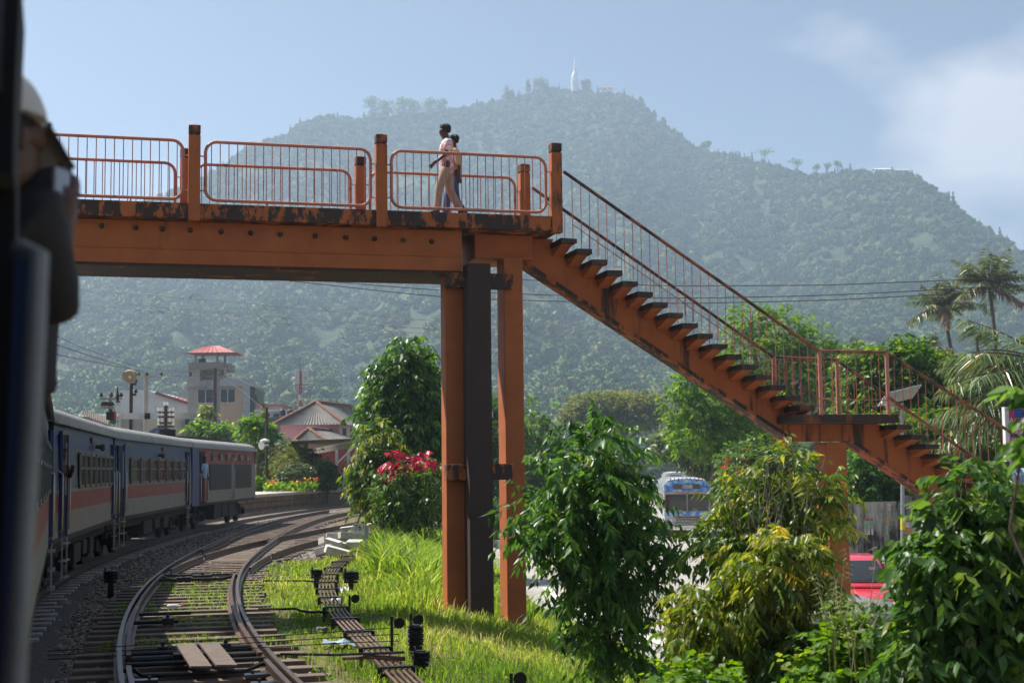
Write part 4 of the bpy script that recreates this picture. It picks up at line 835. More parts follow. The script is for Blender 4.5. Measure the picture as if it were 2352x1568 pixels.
def pot(u, Y, label):
    p = at(u, 1117, Y); t = thing('plant_pot', (p.x, p.y, PZ), label, 'plant pot', 'plant pots on the platform'); m = MB(); m.tube([(p.x, p.y, PZ), (p.x, p.y, PZ + .5), (p.x, p.y, PZ + .55)], [.2, .29, .31], 12); m.build('pot', M_wht, t, smooth=40)
    m = MB()
    for k in range(14): a = k * 2.4; m.tube([(p.x, p.y, PZ + .5), (p.x + .15 * math.cos(a), p.y + .15 * math.sin(a), PZ + .85), (p.x + .4 * math.cos(a), p.y + .4 * math.sin(a), PZ + .9)], [.02, .03, .004], 4)
    m.build('leaves', plain('pot_leaf', (.05, .10, .03), .6), t)
pot(784, 96, 'white pot with small plant between the canopy posts'); pot(809, 93, 'white pot with small plant right of the second canopy post')
# -- grey tower building with roof kiosk
YT = 220.0; tw = thing('tower_building', at(495, 1010, YT), 'unfinished grey concrete tower with red hipped kiosk on its roof', 'building')
m = MB(); wall_box(m, 431, 558, 888, 1000, YT, 9, -.5); m.build('lower_wall', M_grey, tw, bevel=.03)
m = MB(); wall_box(m, 492, 557, 890, 1000, YT - .06, .05, -.5); m.build('plaster_patch', M_ochre, tw)
m = MB(); wall_box(m, 431.5, 459, 845, 888, YT, 7); wall_box(m, 459, 493, 873, 888, YT, 7); wall_box(m, 493, 519, 873, 888, YT + .3, 7); wall_box(m, 492, 501, 845, 873, YT, .6); wall_box(m, 459, 520, 845, 849, YT, 7); wall_box(m, 515, 519, 849, 873, YT, .6); m.build('upper_wall', M_grey, tw)
m = MB(); wall_box(m, 458, 520, 848, 874, YT + 2.2, .3); m.build('shaded_inner_wall', M_grey, tw)
m = MB(); wall_box(m, 432.5, 513, 832, 846, YT - .35, 6.5); m.build('parapet', plain('dark_cement', (.24, .23, .2), .9, var=.2), tw, bevel=.04)
m = MB(); wall_box(m, 511, 526, 834, 848, YT + 1, 5); m.build('parapet', M_grey, tw)
for u in (448.5, 465, 498, 516): m = MB(); wall_box(m, u - 2.2, u + 2.2, 810, 845, YT + (0.1 if u in (448.5, 498) else 3.5), .5); m.build('kiosk_post', M_grey, tw)
e0, e1 = at(427, 810, YT - 1), at(543, 810, YT - 1); r0, r1 = at(473, 794, YT + 2.3), at(502, 794, YT + 2.3); z0, z1 = e0.z, r0.z; yb = YT + 6
def sheet(pts): m = MB(); slope(m, pts, 18, .03); m.build('roof_sheet', M_roofred, tw)
sheet(((e0.x, YT - 1, z0), (e1.x, YT - 1, z0), (r1.x, YT + 2.3, z1), (r0.x, YT + 2.3, z1))); sheet(((e1.x, YT - 1, z0), (e1.x, yb, z0), (r1.x, YT + 2.7, z1), (r1.x, YT + 2.3, z1))); sheet(((e1.x, yb, z0), (e0.x, yb, z0), (r0.x, YT + 2.7, z1), (r1.x, YT + 2.7, z1))); sheet(((e0.x, yb, z0), (e0.x, YT - 1, z0), (r0.x, YT + 2.3, z1), (r0.x, YT + 2.7, z1)))
m = MB(); m.beam((e0.x, YT - 1, z0 - .1), (e1.x, YT - 1, z0 - .1), .2, .2); m.build('eave_gutter', M_ridge, tw)
for u0, u1, v0, v1, Y in ((454, 490, 895, 925, YT), (506, 540, 894, 924, YT - .06), (432.7, 442, 854, 865, YT)):
    m = MB(); wall_box(m, u0, u1, v0, v1, Y - .05, .06); w = m.build('window', M_pane, tw); um = (u0 + u1) / 2
    m = MB(); wall_box(m, u0 - .6, u0 + .3, v0, v1, Y - .12, .1); wall_box(m, u1 - .3, u1 + .6, v0, v1, Y - .12, .1); wall_box(m, um - .5, um + .5, v0, v1, Y - .12, .1) if u1 - u0 > 20 else 0; wall_box(m, u0 - 1.5, u1 + 1.5, v1, v1 + 1.2, Y - .2, .2); m.build('window_frame', M_wwall, w)
m = MB(); wall_box(m, 428, 492, 886, 889, YT - .4, .5); m.build('ledge', M_grey, tw)
m = MB(); wall_box(m, 456, 470, 823, 832, YT + 1.5, 1); m.build('roof_machine', M_blackp, tw)
for u0, u1, v0, v1 in [(504 + 14 * k, 517.6 + 14 * k, 870, 887) for k in range(4)] + [(557.5, 574, 887 + 19 * k, 905.3 + 19 * k) for k in range(6)] + [(560, 585, 870, 886.5)]:
    m = MB(); wall_box(m, u0, u1, v0, v1, YT - .5 + random.uniform(0, .04), .4); m.build('cladding_panel', M_panel, tw)
m = MB(); wall_box(m, 574.4, 585, 886.7, 1000, YT - .4, 8, -.5); m.build('dark_glazing', M_pane, tw)
for v in (907, 964): m = MB(); wall_box(m, 581, 590, v, v + 18, YT - .8, 2); m.build('bay_window', M_pane, tw)
# -- other town buildings
def house(name, u0, u1, v0, v1, Y, dep, wm, label, cat='building', roof=None, zb=-.4, wins=(), group=None):
    h = thing(name, at((u0 + u1) / 2, 1090, Y), label, cat, group); m = MB(); wall_box(m, u0, u1, v0, v1, Y, dep, zb); m.build('wall', wm, h)
    for a in wins: m = MB(); wall_box(m, *a, Y - .06, .08); m.build('window', M_pane, h)
    if roof: roof(h, Y)
    return h
def shed_roof(pts, mt, k=16):
    def f(h, Y): m = MB(); slope(m, [at(u, v, Y + d) for u, v, d in pts], k, .05); m.build('roof', mt, h)
    return f
h = house('white_warehouse', 275, 340, 896, 960, 250, 20, M_wwall, 'white-walled warehouse with sloping red roof behind the floodlight pole'); m = MB(); p = [at(u, v, 250) for u, v in ((340, 896), (431, 925), (431, 960), (340, 960))]; m.prism(p, (0, 20, 0)); m.build('gable_wall', M_wwall, h)
m = MB(); slope(m, [at(u, v, 249.5 + d) for u, v, d in ((357, 901, 0), (431, 925, 0), (431, 917, 18), (375, 903, 18))], 14, .06); m.build('roof', M_roofred, h); m = MB(); m.beam(at(357, 901.5, 249.4), at(431, 925.5, 249.4), .1, .5); m.build('verge', plain('dark_red_verge', (.22, .03, .04), .6), h)
house('grey_town_house', 383, 442, 948, 1000, 170, 8, M_grey, 'low grey concrete house with stained parapet left of the tower', wins=((425, 437, 962, 975),))
house('cream_shop', 314, 394, 962, 1010, 165, 8, plain('cream_wall', (.55, .50, .33), .85, var=.1), 'cream-walled shop with blue and white arch behind the train')
sg = MB(); cc = at(371, 996, 164.8)
for k in range(9): a0, a1 = rad(180 - 20 * k), rad(160 - 20 * k); sg.hexa([cc + V((math.cos(t) * r_, -.1 * d, math.sin(t) * r_ * .5)) for d in (0, 1) for t, r_ in ((a0, .8), (a0, 1.5), (a1, 1.5), (a1, .8))])
sg.build('shop_arch', M_bluep, label='blue curved emblem on the cream shop wall', cat='sign')
for i, (u0, u1, v0, v1, Y, mt, lb) in enumerate(((585, 654, 945, 990, 185, M_wwall, 'small whitewashed house with black water tanks on its flat roof'), (588, 646, 933, 946, 195, M_grey, 'pinkish cement upper storey behind the water tanks'), (590, 650, 962, 1010, 178, plain('dark_cement', (.24, .23, .2), .9), 'dark cement wall house left of the station roof'), (785, 850, 933, 970, 190, plain('pale_brick', (.42, .40, .36), .9, var=.2, scale=4), 'pale brick building with blue roof edge right of the station'))):
    h = house('town_house', u0, u1, v0, v1, Y, 8, mt, lb, 'house', wins=(((605, 612, 950, 958), (628, 640, 950, 958)) if i == 0 else ()), group='small houses behind the station')
    m = MB(); p0, p1 = at(u0 - 1.5, v0, Y - .4), at(u1 + 1.5, v0 - (3 if i == 0 else 0), Y - .4)
    if i == 3: m.hexa([at(785, 933, Y - .2), at(850, 919, Y - .2), at(850, 919, Y + 8), at(785, 933, Y + 8), at(785, 930, Y - .2), at(850, 916, Y - .2), at(850, 916, Y + 8), at(785, 930, Y + 8)])
    else: m.bx(p0.x, p1.x, Y - .5, Y + 8, p0.z, p0.z + .25)
    m.build('roof', [M_wwall, M_roofred, M_asb, plain('blue_roof_edge', (.3, .42, .6), .5)][i], h)
for u, lb in ((649, 'left'), (666.5, 'right')):
    p = at(u, 954, 184.5); m = MB(); r = .40 * .95; zt = at(u, 939, 184.5).z; m.tube([p, (p.x, p.y, zt - .2), (p.x, p.y, zt - .1), (p.x, p.y, zt)], [r, r, r * .8, r * .3], 14); m.build('water_tank', M_blackp, smooth=40, label='black plastic water tank on the flat roof, %s of the two' % lb, cat='water tank', group='black water tanks')
h = thing('platform_shed', at(220, 1000, 95), 'long brown corrugated shed roof behind the carriages', 'shed'); m = MB(); slope(m, [at(185, 951, 90), at(262, 978, 90), at(258, 960, 96), at(190, 942, 96)], 30, .03); m.build('roof', M_brownroof, h); m = MB(); p0, p1 = at(180, 955, 91), at(262, 980, 91); m.bx(p0.x, p1.x, 91, 95, 0, p1.z); m.build('wall', M_grey, h)
h = thing('green_edged_shed', at(225, 1000, 130), 'long low roof with green edge behind the signal', 'shed'); m = MB(); slope(m, [at(180, 956, 130), at(300, 956, 130), at(300, 950, 138), at(180, 950, 138)], 30, .03); m.build('roof', plain('dull_green_roof', (.10, .16, .11), .7), h); m = MB(); wall_box(m, 182, 300, 957, 1000, 130.5, 6, -.3); m.build('wall', M_grey, h)
# -- poles
def pole(name, u, v0, Y, r, label, mat, arms=(), cat='utility pole', ins=None, lean=0, zb=-.4, group='poles by the station'):
    tp = at(u, v0, Y); t = thing(name, (tp.x, Y, zb), label, cat, group); m = MB(); m.tube([(tp.x + lean, Y, zb), tp], [r * 1.15, r], 8); m.build('pole', mat, t, smooth=40)
    for v, u0, u1, iu in arms:
        a, c = at(u0, v, Y - r), at(u1, v, Y - r); m = MB(); m.beam(a, c, .09, .1); ar = m.build('cross_arm', M_polec if mat is M_polec else M_poleb, t)
        for x in iu:
            q = at(x, v, Y - r); m = MB(); m.tube([q, q + V((0, 0, .08)), q + V((0, 0, .1)), q + V((0, 0, .18)), q + V((0, 0, .2)), q + V((0, 0, .27))], [.02, .02, .09, .1, .06, .05] if ins is None else [.03, .03, .06, .07, .07, .03], 8); m.build('insulator', ins or M_ins, ar, smooth=50)
    return t
pl = pole('utility_pole', 335.5, 860, 90, .13, 'grey concrete pole with one cross arm beside the floodlight', M_polec, [(865, 317, 373, (338, 371, 319))])
fl = pole('floodlight_pole', 302, 850, 70, .085, 'brown pole carrying a pair of floodlight reflectors above the train', M_poleb, [(882, 302, 314, (312,)), (906, 302, 313, (312,))], 'floodlight')
p = at(302, 861, 69.8); M_bulb = plain('bulb_glass', (.8, .75, .6), .2, bump=0); M_refl = plain('worn_reflector', (.30, .26, .17), .4, .3)
m = MB(); m.tube([p + V((0, -.3, -.12)), p + V((0, -.1, -.02)), p + V((0, .1, .1)), p + V((0, .16, .26))], [.34, .32, .14, .1], 14); m.build('reflector', M_refl, fl, smooth=50)
m = MB(); m.add([p + V((x, -.28, z)) for x, z in ((-.36, .12), (.36, .12), (.28, -.2), (-.28, -.2))] + [p + V((x, .05, z)) for x, z in ((-.3, .15), (.3, .15), (.2, -.05), (-.2, -.05))], [(0, 3, 7, 4), (1, 5, 6, 2), (0, 4, 5, 1), (3, 2, 6, 7)]); m.build('visor', M_refl, fl)
m = MB(); m.ell(p + V((0, -.25, -.08)), (.09, .09, .13), 10, 6); m.build('bulb', M_bulb, fl, smooth=60)
pole('utility_pole', 500.5, 852, 180, .3, 'whitish concrete pole with two cross arms in front of the grey tower', M_polec, [(864, 474, 533, (476, 504, 530)), (892, 469, 532, (472,))])
pole('thin_pole', 494, 845, 178, .22, 'thin dark pole close to the whitish pole before the tower', M_poleb)
tg_ = pole('telegraph_pole', 381, 931, 80, .09, 'dark telegraph pole crowded with white insulators above the train roof', M_poleb, [(947, 362, 400, (364, 372, 390, 398)), (957, 362, 400, (364, 372, 390, 398)), (971, 362, 400, (364, 372, 390, 398)), (979, 362, 400, (364, 398)), (934, 377, 386, (378, 385))], 'telegraph pole', M_insw)
lp = pole('garden_lamp_pole', 612.5, 935, 92, .09, 'old rusty pole with white loudspeaker horn over the station garden', M_poleb, [(958, 604, 618, (617,))], 'pole', zb=.5)
p = at(607, 1021, 91.7); m = MB(); m.tube([p + V((.3, 0, 0)), p + V((.1, -.05, -.02)), p + V((-.1, -.12, -.04)), p + V((-.16, -.2, -.05))], [.05, .08, .2, .28], 12); m.build('loudspeaker', M_wht, lp, smooth=50); p = at(608, 1011, 91.8); m = MB(); m.tube([p + V((0, 0, -.1)), p + V((0, 0, .02)), p + V((0, 0, .12))], [.32, .3, .03], 12); m.build('lamp_shade', M_wht, lp, smooth=40)
pole('rusty_pole', 605, 928, 175, .2, 'rusty square pole among the houses right of the tower', M_ridge, [(929, 600, 610, ())])
ins = pole('insulator_pole', 253, 908, 66, .07, 'short pole with grouped brown insulators left of the semaphore', M_polec, [(915, 230, 280, (232, 256, 278)), (936, 232, 262, (235, 240, 245, 250, 258))])
# -- semaphore signal
YS = 63.0; sm = thing('semaphore_signal', at(270, 1000, YS), 'semaphore signal with white arm, black band and spiked finial above the train', 'signal')
M_sem = plain('semaphore_white', (.68, .68, .66), .6, var=.12, dirt=(.4, .38, .35)); b0 = at(270, 1010, YS); t0_ = at(270.5, 926, YS); m = MB(); w = .11
for i, j in ((-1, -1), (1, -1), (1, 1), (-1, 1)): m.beam(b0 + V((i * w, j * w, -2)), t0_ + V((i * w * .7, j * w * .7, 0)), .03, .03, up=(0, 1, 0))
for k in range(9):
    z = b0.z - 2 + (t0_.z - b0.z + 2) * k / 9; z2 = z + (t0_.z - b0.z + 2) / 9
    for j in (-1, 1): m.beam((b0.x - w, YS + j * w, z), (b0.x + w, YS + j * w, z2), .02, .02, up=(0, 1, 0)); m.beam((b0.x + w, YS + j * w, z), (b0.x - w, YS + j * w, z2), .02, .02, up=(0, 1, 0))
m.build('lattice_mast', M_sem, sm)
p = at(270, 924, YS); tip = at(269.5, 887, YS); m = MB(); m.tube([p, p + V((0, 0, .05)), p + V((0, 0, .08)), p + V((0, 0, .2)), p + V((0, 0, .26)), p.lerp(tip, .55), tip], [.1, .14, .05, .06, .1, .05, .01], 10); m.build('finial', M_iron, sm, smooth=40)
a, c = at(277, 955, YS - .2), at(363, 955, YS - .2); hh = at(277, 948, YS).z - at(277, 962, YS).z; m = MB(); m.box((a + c) / 2, (c.x - a.x, .03, hh)); ar = m.build('arm', M_sem, sm); p0, p1 = at(332, 955, YS - .22), at(345, 955, YS - .22); m = MB(); m.box((p0 + p1) / 2, (p1.x - p0.x, .03, hh * 1.01)); m.build('black_band', M_blackp, ar)
p = at(254, 955, YS - .1); m = MB(); m.box(p, (.3, .3, .35)); m.cyl(p + V((0, 0, .15)), p + V((0, 0, .3)), .08, n=8); m.build('signal_lamp', M_iron, sm); p = at(262, 954, YS - .15); m = MB(); m.ell(p, (.1, .04, .24), 10, 6); m.build('red_lens', M_litr, sm, smooth=50); p = at(260, 968, YS - .15); m = MB(); m.ell(p, (.14, .04, .13), 10, 6); m.build('green_lens', plain('green_lens_glass', (.01, .2, .08), .2), sm, smooth=50)
# small white arm seen between the bridge columns
p0, p1, p2 = at(1127, 952, 52), at(1133, 952, 52), at(1141, 952, 52); sm2 = thing('semaphore_signal', (p0.x - .3, 52, -.4), 'small white and black signal arm seen between the bridge columns', 'signal'); m = MB(); m.box((p0 + p2) / 2, (p2.x - p0.x, .03, .2)); ar = m.build('arm', M_sem, sm2); m = MB(); m.box((p1 + p2) / 2 + V((0, -.02, 0)), (p2.x - p1.x, .03, .202)); m.build('black_band', M_blackp, ar); m = MB(); m.cyl((p0.x - .12, 52.1, -.6), (p0.x - .12, 52.1, p0.z + .5), .07, n=8); m.build('mast', M_sem, sm2)
# -- telecom mast and lattice pylon
M_mr = plain('mast_red', (.35, .05, .04), .6, var=.1); YM = 260.0; tm = thing('telecom_mast', at(690, 1000, YM), 'slim red and white telecom mast with panel antennas behind the station', 'mast'); b0 = at(690, 960, YM); t0_ = at(689.5, 853, YM)
for k in range(8): a = b0.lerp(t0_, k / 8); c = b0.lerp(t0_, (k + 1) / 8); m = MB(); m.cyl(a, c, .3, .28, 8); m.build('mast_section', M_mr if k % 2 == 0 or k > 4 else M_wht, tm)
m = MB(); m.cyl(t0_, at(688, 820, YM), .06, .03, 6); m.build('lightning_rod', M_iron, tm)
for u in (679.3, 685, 697, 706.5): a, c = at(u, 848, YM - .3), at(u, 882, YM - .3); m = MB(); m.box((a + c) / 2, (.4, .25, a.z - c.z)); m.build('panel_antenna', M_wht, tm, bevel=.04)
for v in (856, 866, 883): m = MB(); m.beam(at(678, v, YM), at(708, v, YM), .15, .15); m.build('arm', M_mr, tm)
p = at(675.5, 871, YM - .4); m = MB(); m.ell(p, (.45, .2, .45), 12, 6); m.build('dish', M_wht, tm, smooth=50)
m = MB(); m.beam(at(684, 893, YM), at(675, 950, YM), .12, .12); m.build('stay', M_mr, tm)
YP = 620.0; py = thing('lattice_pylon', at(793, 940, YP), 'grey lattice power pylon with two horns against the forested hill', 'pylon'); M_py = plain('galvanised_lattice', (.42, .43, .43), .5, .3, var=.1); m = MB()
L0 = [at(783, 960, YP), at(804, 960, YP)]; L1 = [at(788.5, 868, YP), at(800, 868, YP)]; dpt = V((0, 3, 0)); th = .28
for d in (V((0, 0, 0)), dpt):
    for i in (0, 1): m.beam(L0[i] + d, L1[i] + d, th, th)
    for k in range(9):
        a = [L0[i].lerp(L1[i], k / 9) + d for i in (0, 1)]; c = [L0[i].lerp(L1[i], (k + 1) / 9) + d for i in (0, 1)]; m.beam(a[0], c[1], th * .7, th * .7); m.beam(a[1], c[0], th * .7, th * .7)
m.build('tower_legs', M_py, py)
for s, tip in ((0, (779.5, 847)), (1, (805, 844))):
    m = MB(); tp = at(*tip, YP); m.beam(L1[s], tp, th, th); m.beam(L1[1 - s], tp, th, th); m.beam(L1[s] - V((0, 0, 3)), tp, th * .8, th * .8); m.build('horn', M_py, py)
for v, w in ((880, 14), (900, 15)): m = MB(); m.beam(at(794 - w, v, YP), at(794 + w, v, YP), th, th); m.beam(at(794 - w, v, YP), at(790, v - 5, YP), th * .7, th * .7); m.beam(at(794 + w, v, YP), at(799, v - 5, YP), th * .7, th * .7); m.build('arm', M_py, py)
# -- overhead wires
M_wire = plain('black_cable', (.02, .02, .022), .6, var=.1, bump=0); M_wirep = plain('grey_wire', (.22, .23, .24), .5, .4, var=.1, bump=0)
def wire(uv, Y, r, label, mat=None, loops=0, grp='overhead wires'):
    us = np.array([u for u, v in uv]); vs_ = np.array([v for u, v in uv]); k = 28; uu = np.linspace(us[0], us[-1], k); vv = np.interp(uu, us, vs_)
    for _ in range(2): vv[1:-1] = (vv[:-2] + vv[1:-1] * 2 + vv[2:]) / 4
    Ys = np.linspace(Y[0], Y[1], k) if isinstance(Y, tuple) else np.full(k, Y); pts = [at(a, b_, c) for a, b_, c in zip(uu, vv, Ys)]; m = MB(); m.tube(pts, r, 4, cap=False); o = m.build('overhead_wire', mat or M_wire, label=label, cat='wire', group=grp)
    for j in range(loops):
        i = 1 + int((k - 3) * (j + random.random()) / loops); p = pts[i].lerp(pts[i + 1], random.random()); s = random.choice((-1, 1)); m = MB(); q = random.uniform(.5, 1.1); m.tube([p, p + V((.2 * q, 0, .25 * s * q)), p + V((.5 * q, .1, .05 * s)), p + V((.75 * q, .1, -.2 * q))], r * 1.1, 4); m.build('jumper_loop', mat or M_wire, o)
wire([(250, 607), (700, 641), (1010, 668), (1240, 677), (1531, 686), (1900, 679), (2400, 652)], 95, .03, 'middle of three black cables crossing behind the staircase')
wire([(440, 620), (1010, 683), (1240, 691), (1531, 698), (1900, 690), (2400, 663)], 94, .03, 'lowest of three black cables crossing behind the staircase'); wire([(1100, 636), (1240, 645), (1531, 657), (1900, 655), (2400, 635)], 96, .03, 'topmost of three black cables crossing behind the staircase')
for (uv, lb) in (([(60, 652), (550, 695), (1000, 738), (1300, 752), (1560, 762)], 'topmost'), ([(60, 676), (550, 720), (1000, 757), (1300, 765), (1600, 774)], 'second'), ([(60, 684), (550, 735), (1000, 768), (1300, 780), (1640, 790)], 'lowest')): wire(uv, 62, .013, lb + ' of the thin grey wires with loose loops under the deck', M_wirep, 9)
for uv, Y, lb in (([(60, 740), (180, 795), (317, 843), (470, 858)], (50, 180), 'long cable rising left from the whitish pole by the tower'), ([(60, 768), (200, 815), (338, 858)], (45, 90), 'cable from the left edge to the concrete pole'), ([(60, 800), (200, 828), (319, 851)], (45, 90), 'lower cable from the left edge to the floodlight pole'), ([(371, 862), (430, 864), (476, 862)], (90, 180), 'cable from the concrete pole to the pole by the tower'), ([(530, 862), (600, 895), (690, 935), (760, 952)], (180, 150), 'cable sloping from the tower pole to the station roof'), ([(505, 862), (560, 900), (612, 945)], (180, 92), 'cable from the tower pole to the garden pole'), ([(500, 960), (540, 985), (585, 1010)], (179, 150), 'thick bundle of cables sagging from the tower pole')): wire(uv, Y, .02 if 'thick' not in lb else .06, lb)
for v, lb in ((1042, 'upper'), (1058, 'lower')): wire([(1900, v - 190), (2100, v - 194), (2400, v - 205)], 70, .01, lb + ' thin service wire in front of the palms', M_wirep)
# -- white stupa tower on the summit, ridge houses and hillside houses
M_stupa = plain('stupa_white', (.85, .85, .84), .7, var=.04, scale=.05, bump=0); YS2 = 2080.0; p = at(1320.5, 209, YS2); ss = thing('stupa_tower', p, 'white spiral stupa tower on the mountain summit', 'tower'); k = YS2 / F
def rings(prof, nm, n=20, spiral=0):
    m = MB(); m.loft([[at(1320.5, v, YS2) + V((r * k * math.cos(2 * math.pi * j / n), r * k * math.sin(2 * math.pi * j / n), spiral * (j / n))) for j in range(n)] for v, r in prof]); m.build(nm, M_stupa, ss, smooth=30)
rings([(211, 7.6), (205, 7.8), (190, 9), (187, 9.6), (185, 9.6), (184.5, 8.4)], 'base_drum'); rings([(184.4, 7), (180, 8.2), (175, 8.2), (170, 6.6), (166, 4.5), (163, 4)], 'dome')
for i in range(10): v = 163 - i * 3.1; r = 3.8 * (1 - i / 12); rings([(v, r * .7), (v - 1, r), (v - 1.8, r), (v - 3.1, r * .6)], 'spiral_tier', 14)
rings([(132, .8), (129, .4), (122, .15)], 'spire')
def tiny(name, u0, u1, v0, v1, Y, label, wm, rm, cat='house', grp='houses on the mountain'):
    h = thing(name, at((u0 + u1) / 2, v1, Y), label, cat, grp); vm = v0 + (v1 - v0) * .45; m = MB(); wall_box(m, u0, u1, vm, v1 + 4, Y, (u1 - u0) * Y / F * .8); m.build('wall', wm, h)
    a, c = at(u0 - 1.5, vm, Y - .5), at(u1 + 1.5, vm, Y - .5); d = (u1 - u0) * Y / F * .8 + 1; zt = at(u0, v0, Y).z; m = MB(); m.add([a, c, c + V((0, d, 0)), a + V((0, d, 0)), V(((a.x * .8 + c.x * .2), Y + d / 2, zt)), V(((a.x * .2 + c.x * .8), Y + d / 2, zt))], [(0, 1, 5, 4), (1, 2, 5), (2, 3, 4, 5), (3, 0, 4)]); m.build('roof', rm, h)
    for j in range(2): uu = u0 + (u1 - u0) * (.25 + .4 * j); m = MB(); wall_box(m, uu, uu + (u1 - u0) * .14, vm + (v1 - vm) * .25, vm + (v1 - vm) * .7, Y - .1, .1); m.build('window', M_pane, h)
tiny('summit_house', 1380, 1408, 196, 208, 2060, 'pale building among trees right of the stupa', M_wwall, M_roofred); tiny('ridge_villa', 2008, 2052, 383, 396, 1690, 'long white villa on the right ridge', M_wwall, M_wwall); tiny('ridge_villa', 2056, 2090, 386, 398, 1690, 'grey annexe right of the ridge villa', M_grey, M_grey)
for i, (u, v, w, wm, rm, lb) in enumerate([(1492, 866, 16, M_wwall, M_wwall, 'white house low on the slope left of the staircase'), (1490, 880, 18, M_wwall, M_roofred, 'red-roofed house below the white one on the slope'), (1427, 885, 11, M_wwall, M_asb, 'tiny white house above the umbrella tree'), (1300, 809, 16, M_pink, M_roofred, 'pinkish house on the slope between column and staircase'), (2010, 776, 14, M_wwall, M_roofred, 'red-roofed house on the slope left of the palms'), (2068, 798, 16, M_wwall, M_roofred, 'small pale house behind the treetops left of the palms'),
                                       (597, 820, 16, M_wwall, M_asb, 'grey-roofed house on the forest slope right of the tower'), (412, 804, 10, M_wwall, M_asb, 'tiny grey house on the slope left of the tower'), (650, 918, 11, M_wwall, plain('blue_roof_edge', (.3, .42, .6)), 'blue-roofed house low on the slope by the mast'), (112, 886, 14, M_wwall, M_roofred, 'red-roofed house at the far left on the slope'), (150, 896, 10, M_grey, M_asb, 'small grey house at the far left below the red roof')]):
    p = on_hill(u, v); Y = p.y - 12; tiny('hillside_house', u - w / 2, u + w / 2, v - w * .32, v + w * .3, Y, lb, wm, rm)
# ------------------------------------------------------------------ vegetation
def unit(a): return a / np.maximum(np.linalg.norm(a, axis=-1, keepdims=True), 1e-9)
def leaves(P, D, L, Wd, rng, up=.8, near=True, fold=.18, droop=.12):
    """leaf blades: P base, D direction, L length, Wd half width -> verts, faces"""
    n = len(P); Z = np.array([0, 0, 1.0]); nr = unit(Z * up + rng.normal(size=(n, 3)) * .55); wv = unit(np.cross(D, nr)) * Wd[:, None]; nr = unit(np.cross(wv, D)); l = L[:, None]
    tip = P + D * l - Z * (droop * l); a = P + D * l * .42 + wv; c = P + D * l * .42 - wv
    if near:
        m = P + D * l * .45 - nr * (fold * Wd[:, None]) * 2; v = np.stack([P, a, c, tip, m], 1).reshape(-1, 3); b0 = np.arange(n)[:, None] * 5
        f = np.concatenate([b0 + [0, 1, 4], b0 + [0, 4, 2], b0 + [1, 3, 4], b0 + [4, 3, 2]]); return v, f, 5
    v = np.stack([P, a, tip, c], 1).reshape(-1, 3); return v, np.arange(n)[:, None] * 4 + [0, 1, 2, 3], 4
def blob(u, v, ru, rv, Y, ry=None):
    k = Y / F; c = at(u, v, Y); return (np.array(c), np.array([ru * k, (ru if ry is None else ry) * k, rv * k]))
def sample_blobs(bl, n, rng, shell=.45):
    w = np.array([(b[1][0] * b[1][2] + b[1][0] * b[1][1]) for b in bl]); i = rng.choice(len(bl), n, p=w / w.sum()); d = unit(rng.normal(size=(n, 3))); q = 1 - shell * rng.random(n) ** 1.6
    C = np.array([b[0] for b in bl])[i]; R = np.array([b[1] for b in bl])[i]; return C + d * R * q[:, None], unit(d / R), i
def sprigs(bl, n, k, slen, ll, lw, rng, droop=.35, leafdroop=.6, near=True, shell=.5, spread=.5, up=.8):
    """twigs of k paired leaflets each, hung through the crown's volume"""
    p, o, _ = sample_blobs(bl, n, rng, shell); d = unit(o * .8 + np.array([0, 0, .15]) + rng.normal(size=(n, 3)) * spread); S = slen * rng.uniform(.6, 1.25, n); t = np.linspace(.12, 1, k); Z = np.array([0, 0, 1.0])
    pos = p[:, None] + d[:, None] * (S[:, None] * t)[..., None] - Z * (droop * S[:, None] * t ** 2)[..., None]; tan = unit(d[:, None] - Z * (2 * droop * t)[None, :, None]); side = unit(np.cross(tan, Z + rng.normal(size=(n, 1, 3)) * .3)); sg = np.where(np.arange(k) % 2 == 0, 1, -1)[None, :, None]
    ld = unit(side * sg * .75 + tan * .55 - Z * leafdroop + rng.normal(size=(n, k, 3)) * .22); P = pos.reshape(-1, 3); D = ld.reshape(-1, 3); m = len(P); L = ll * rng.uniform(.7, 1.2, m) * np.repeat(rng.uniform(.62, 1.25, n), k); v, f, nv = leaves(P, D, L, L * lw, rng, up, near)
    tone = np.repeat(np.clip(rng.normal(.45, .2, n), 0, 1), k) + rng.normal(0, .08, m); return v, f, np.repeat(np.clip(tone, 0, .999), nv)
def merge(parts):
    V_, F_, A_, o = [], [], [], 0
    for v, f, a in parts: V_.append(v); F_.append(f + o); A_.append(a); o += len(v)
    return np.concatenate(V_), np.concatenate(F_), np.concatenate(A_)
M_bark = plain('bark', (.10, .075, .055), .95, var=.35, scale=6, bump=.6)
M_lfA = leafmat('leaf_dark_glossy', [(0, (.014, .042, .008)), (.45, (.034, .085, .014)), (.75, (.065, .135, .022)), (.93, (.12, .18, .03)), (1, (.2, .18, .04))], .45, .40, .5)
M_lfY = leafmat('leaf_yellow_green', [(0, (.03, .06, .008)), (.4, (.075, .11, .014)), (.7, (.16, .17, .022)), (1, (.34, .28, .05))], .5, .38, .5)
M_lfB = leafmat('leaf_bright_fern', [(0, (.025, .065, .008)), (.5, (.06, .125, .012)), (.85, (.11, .18, .02)), (1, (.15, .16, .04))], .5, .5, .3)
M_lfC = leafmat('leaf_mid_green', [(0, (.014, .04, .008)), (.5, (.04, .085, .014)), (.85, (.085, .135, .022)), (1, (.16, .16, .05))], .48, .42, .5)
M_lfG = leafmat('leaf_grey_green', [(0, (.03, .05, .02)), (.5, (.075, .105, .04)), (.85, (.16, .18, .08)), (1, (.3, .3, .18))], .3, .4, .5)
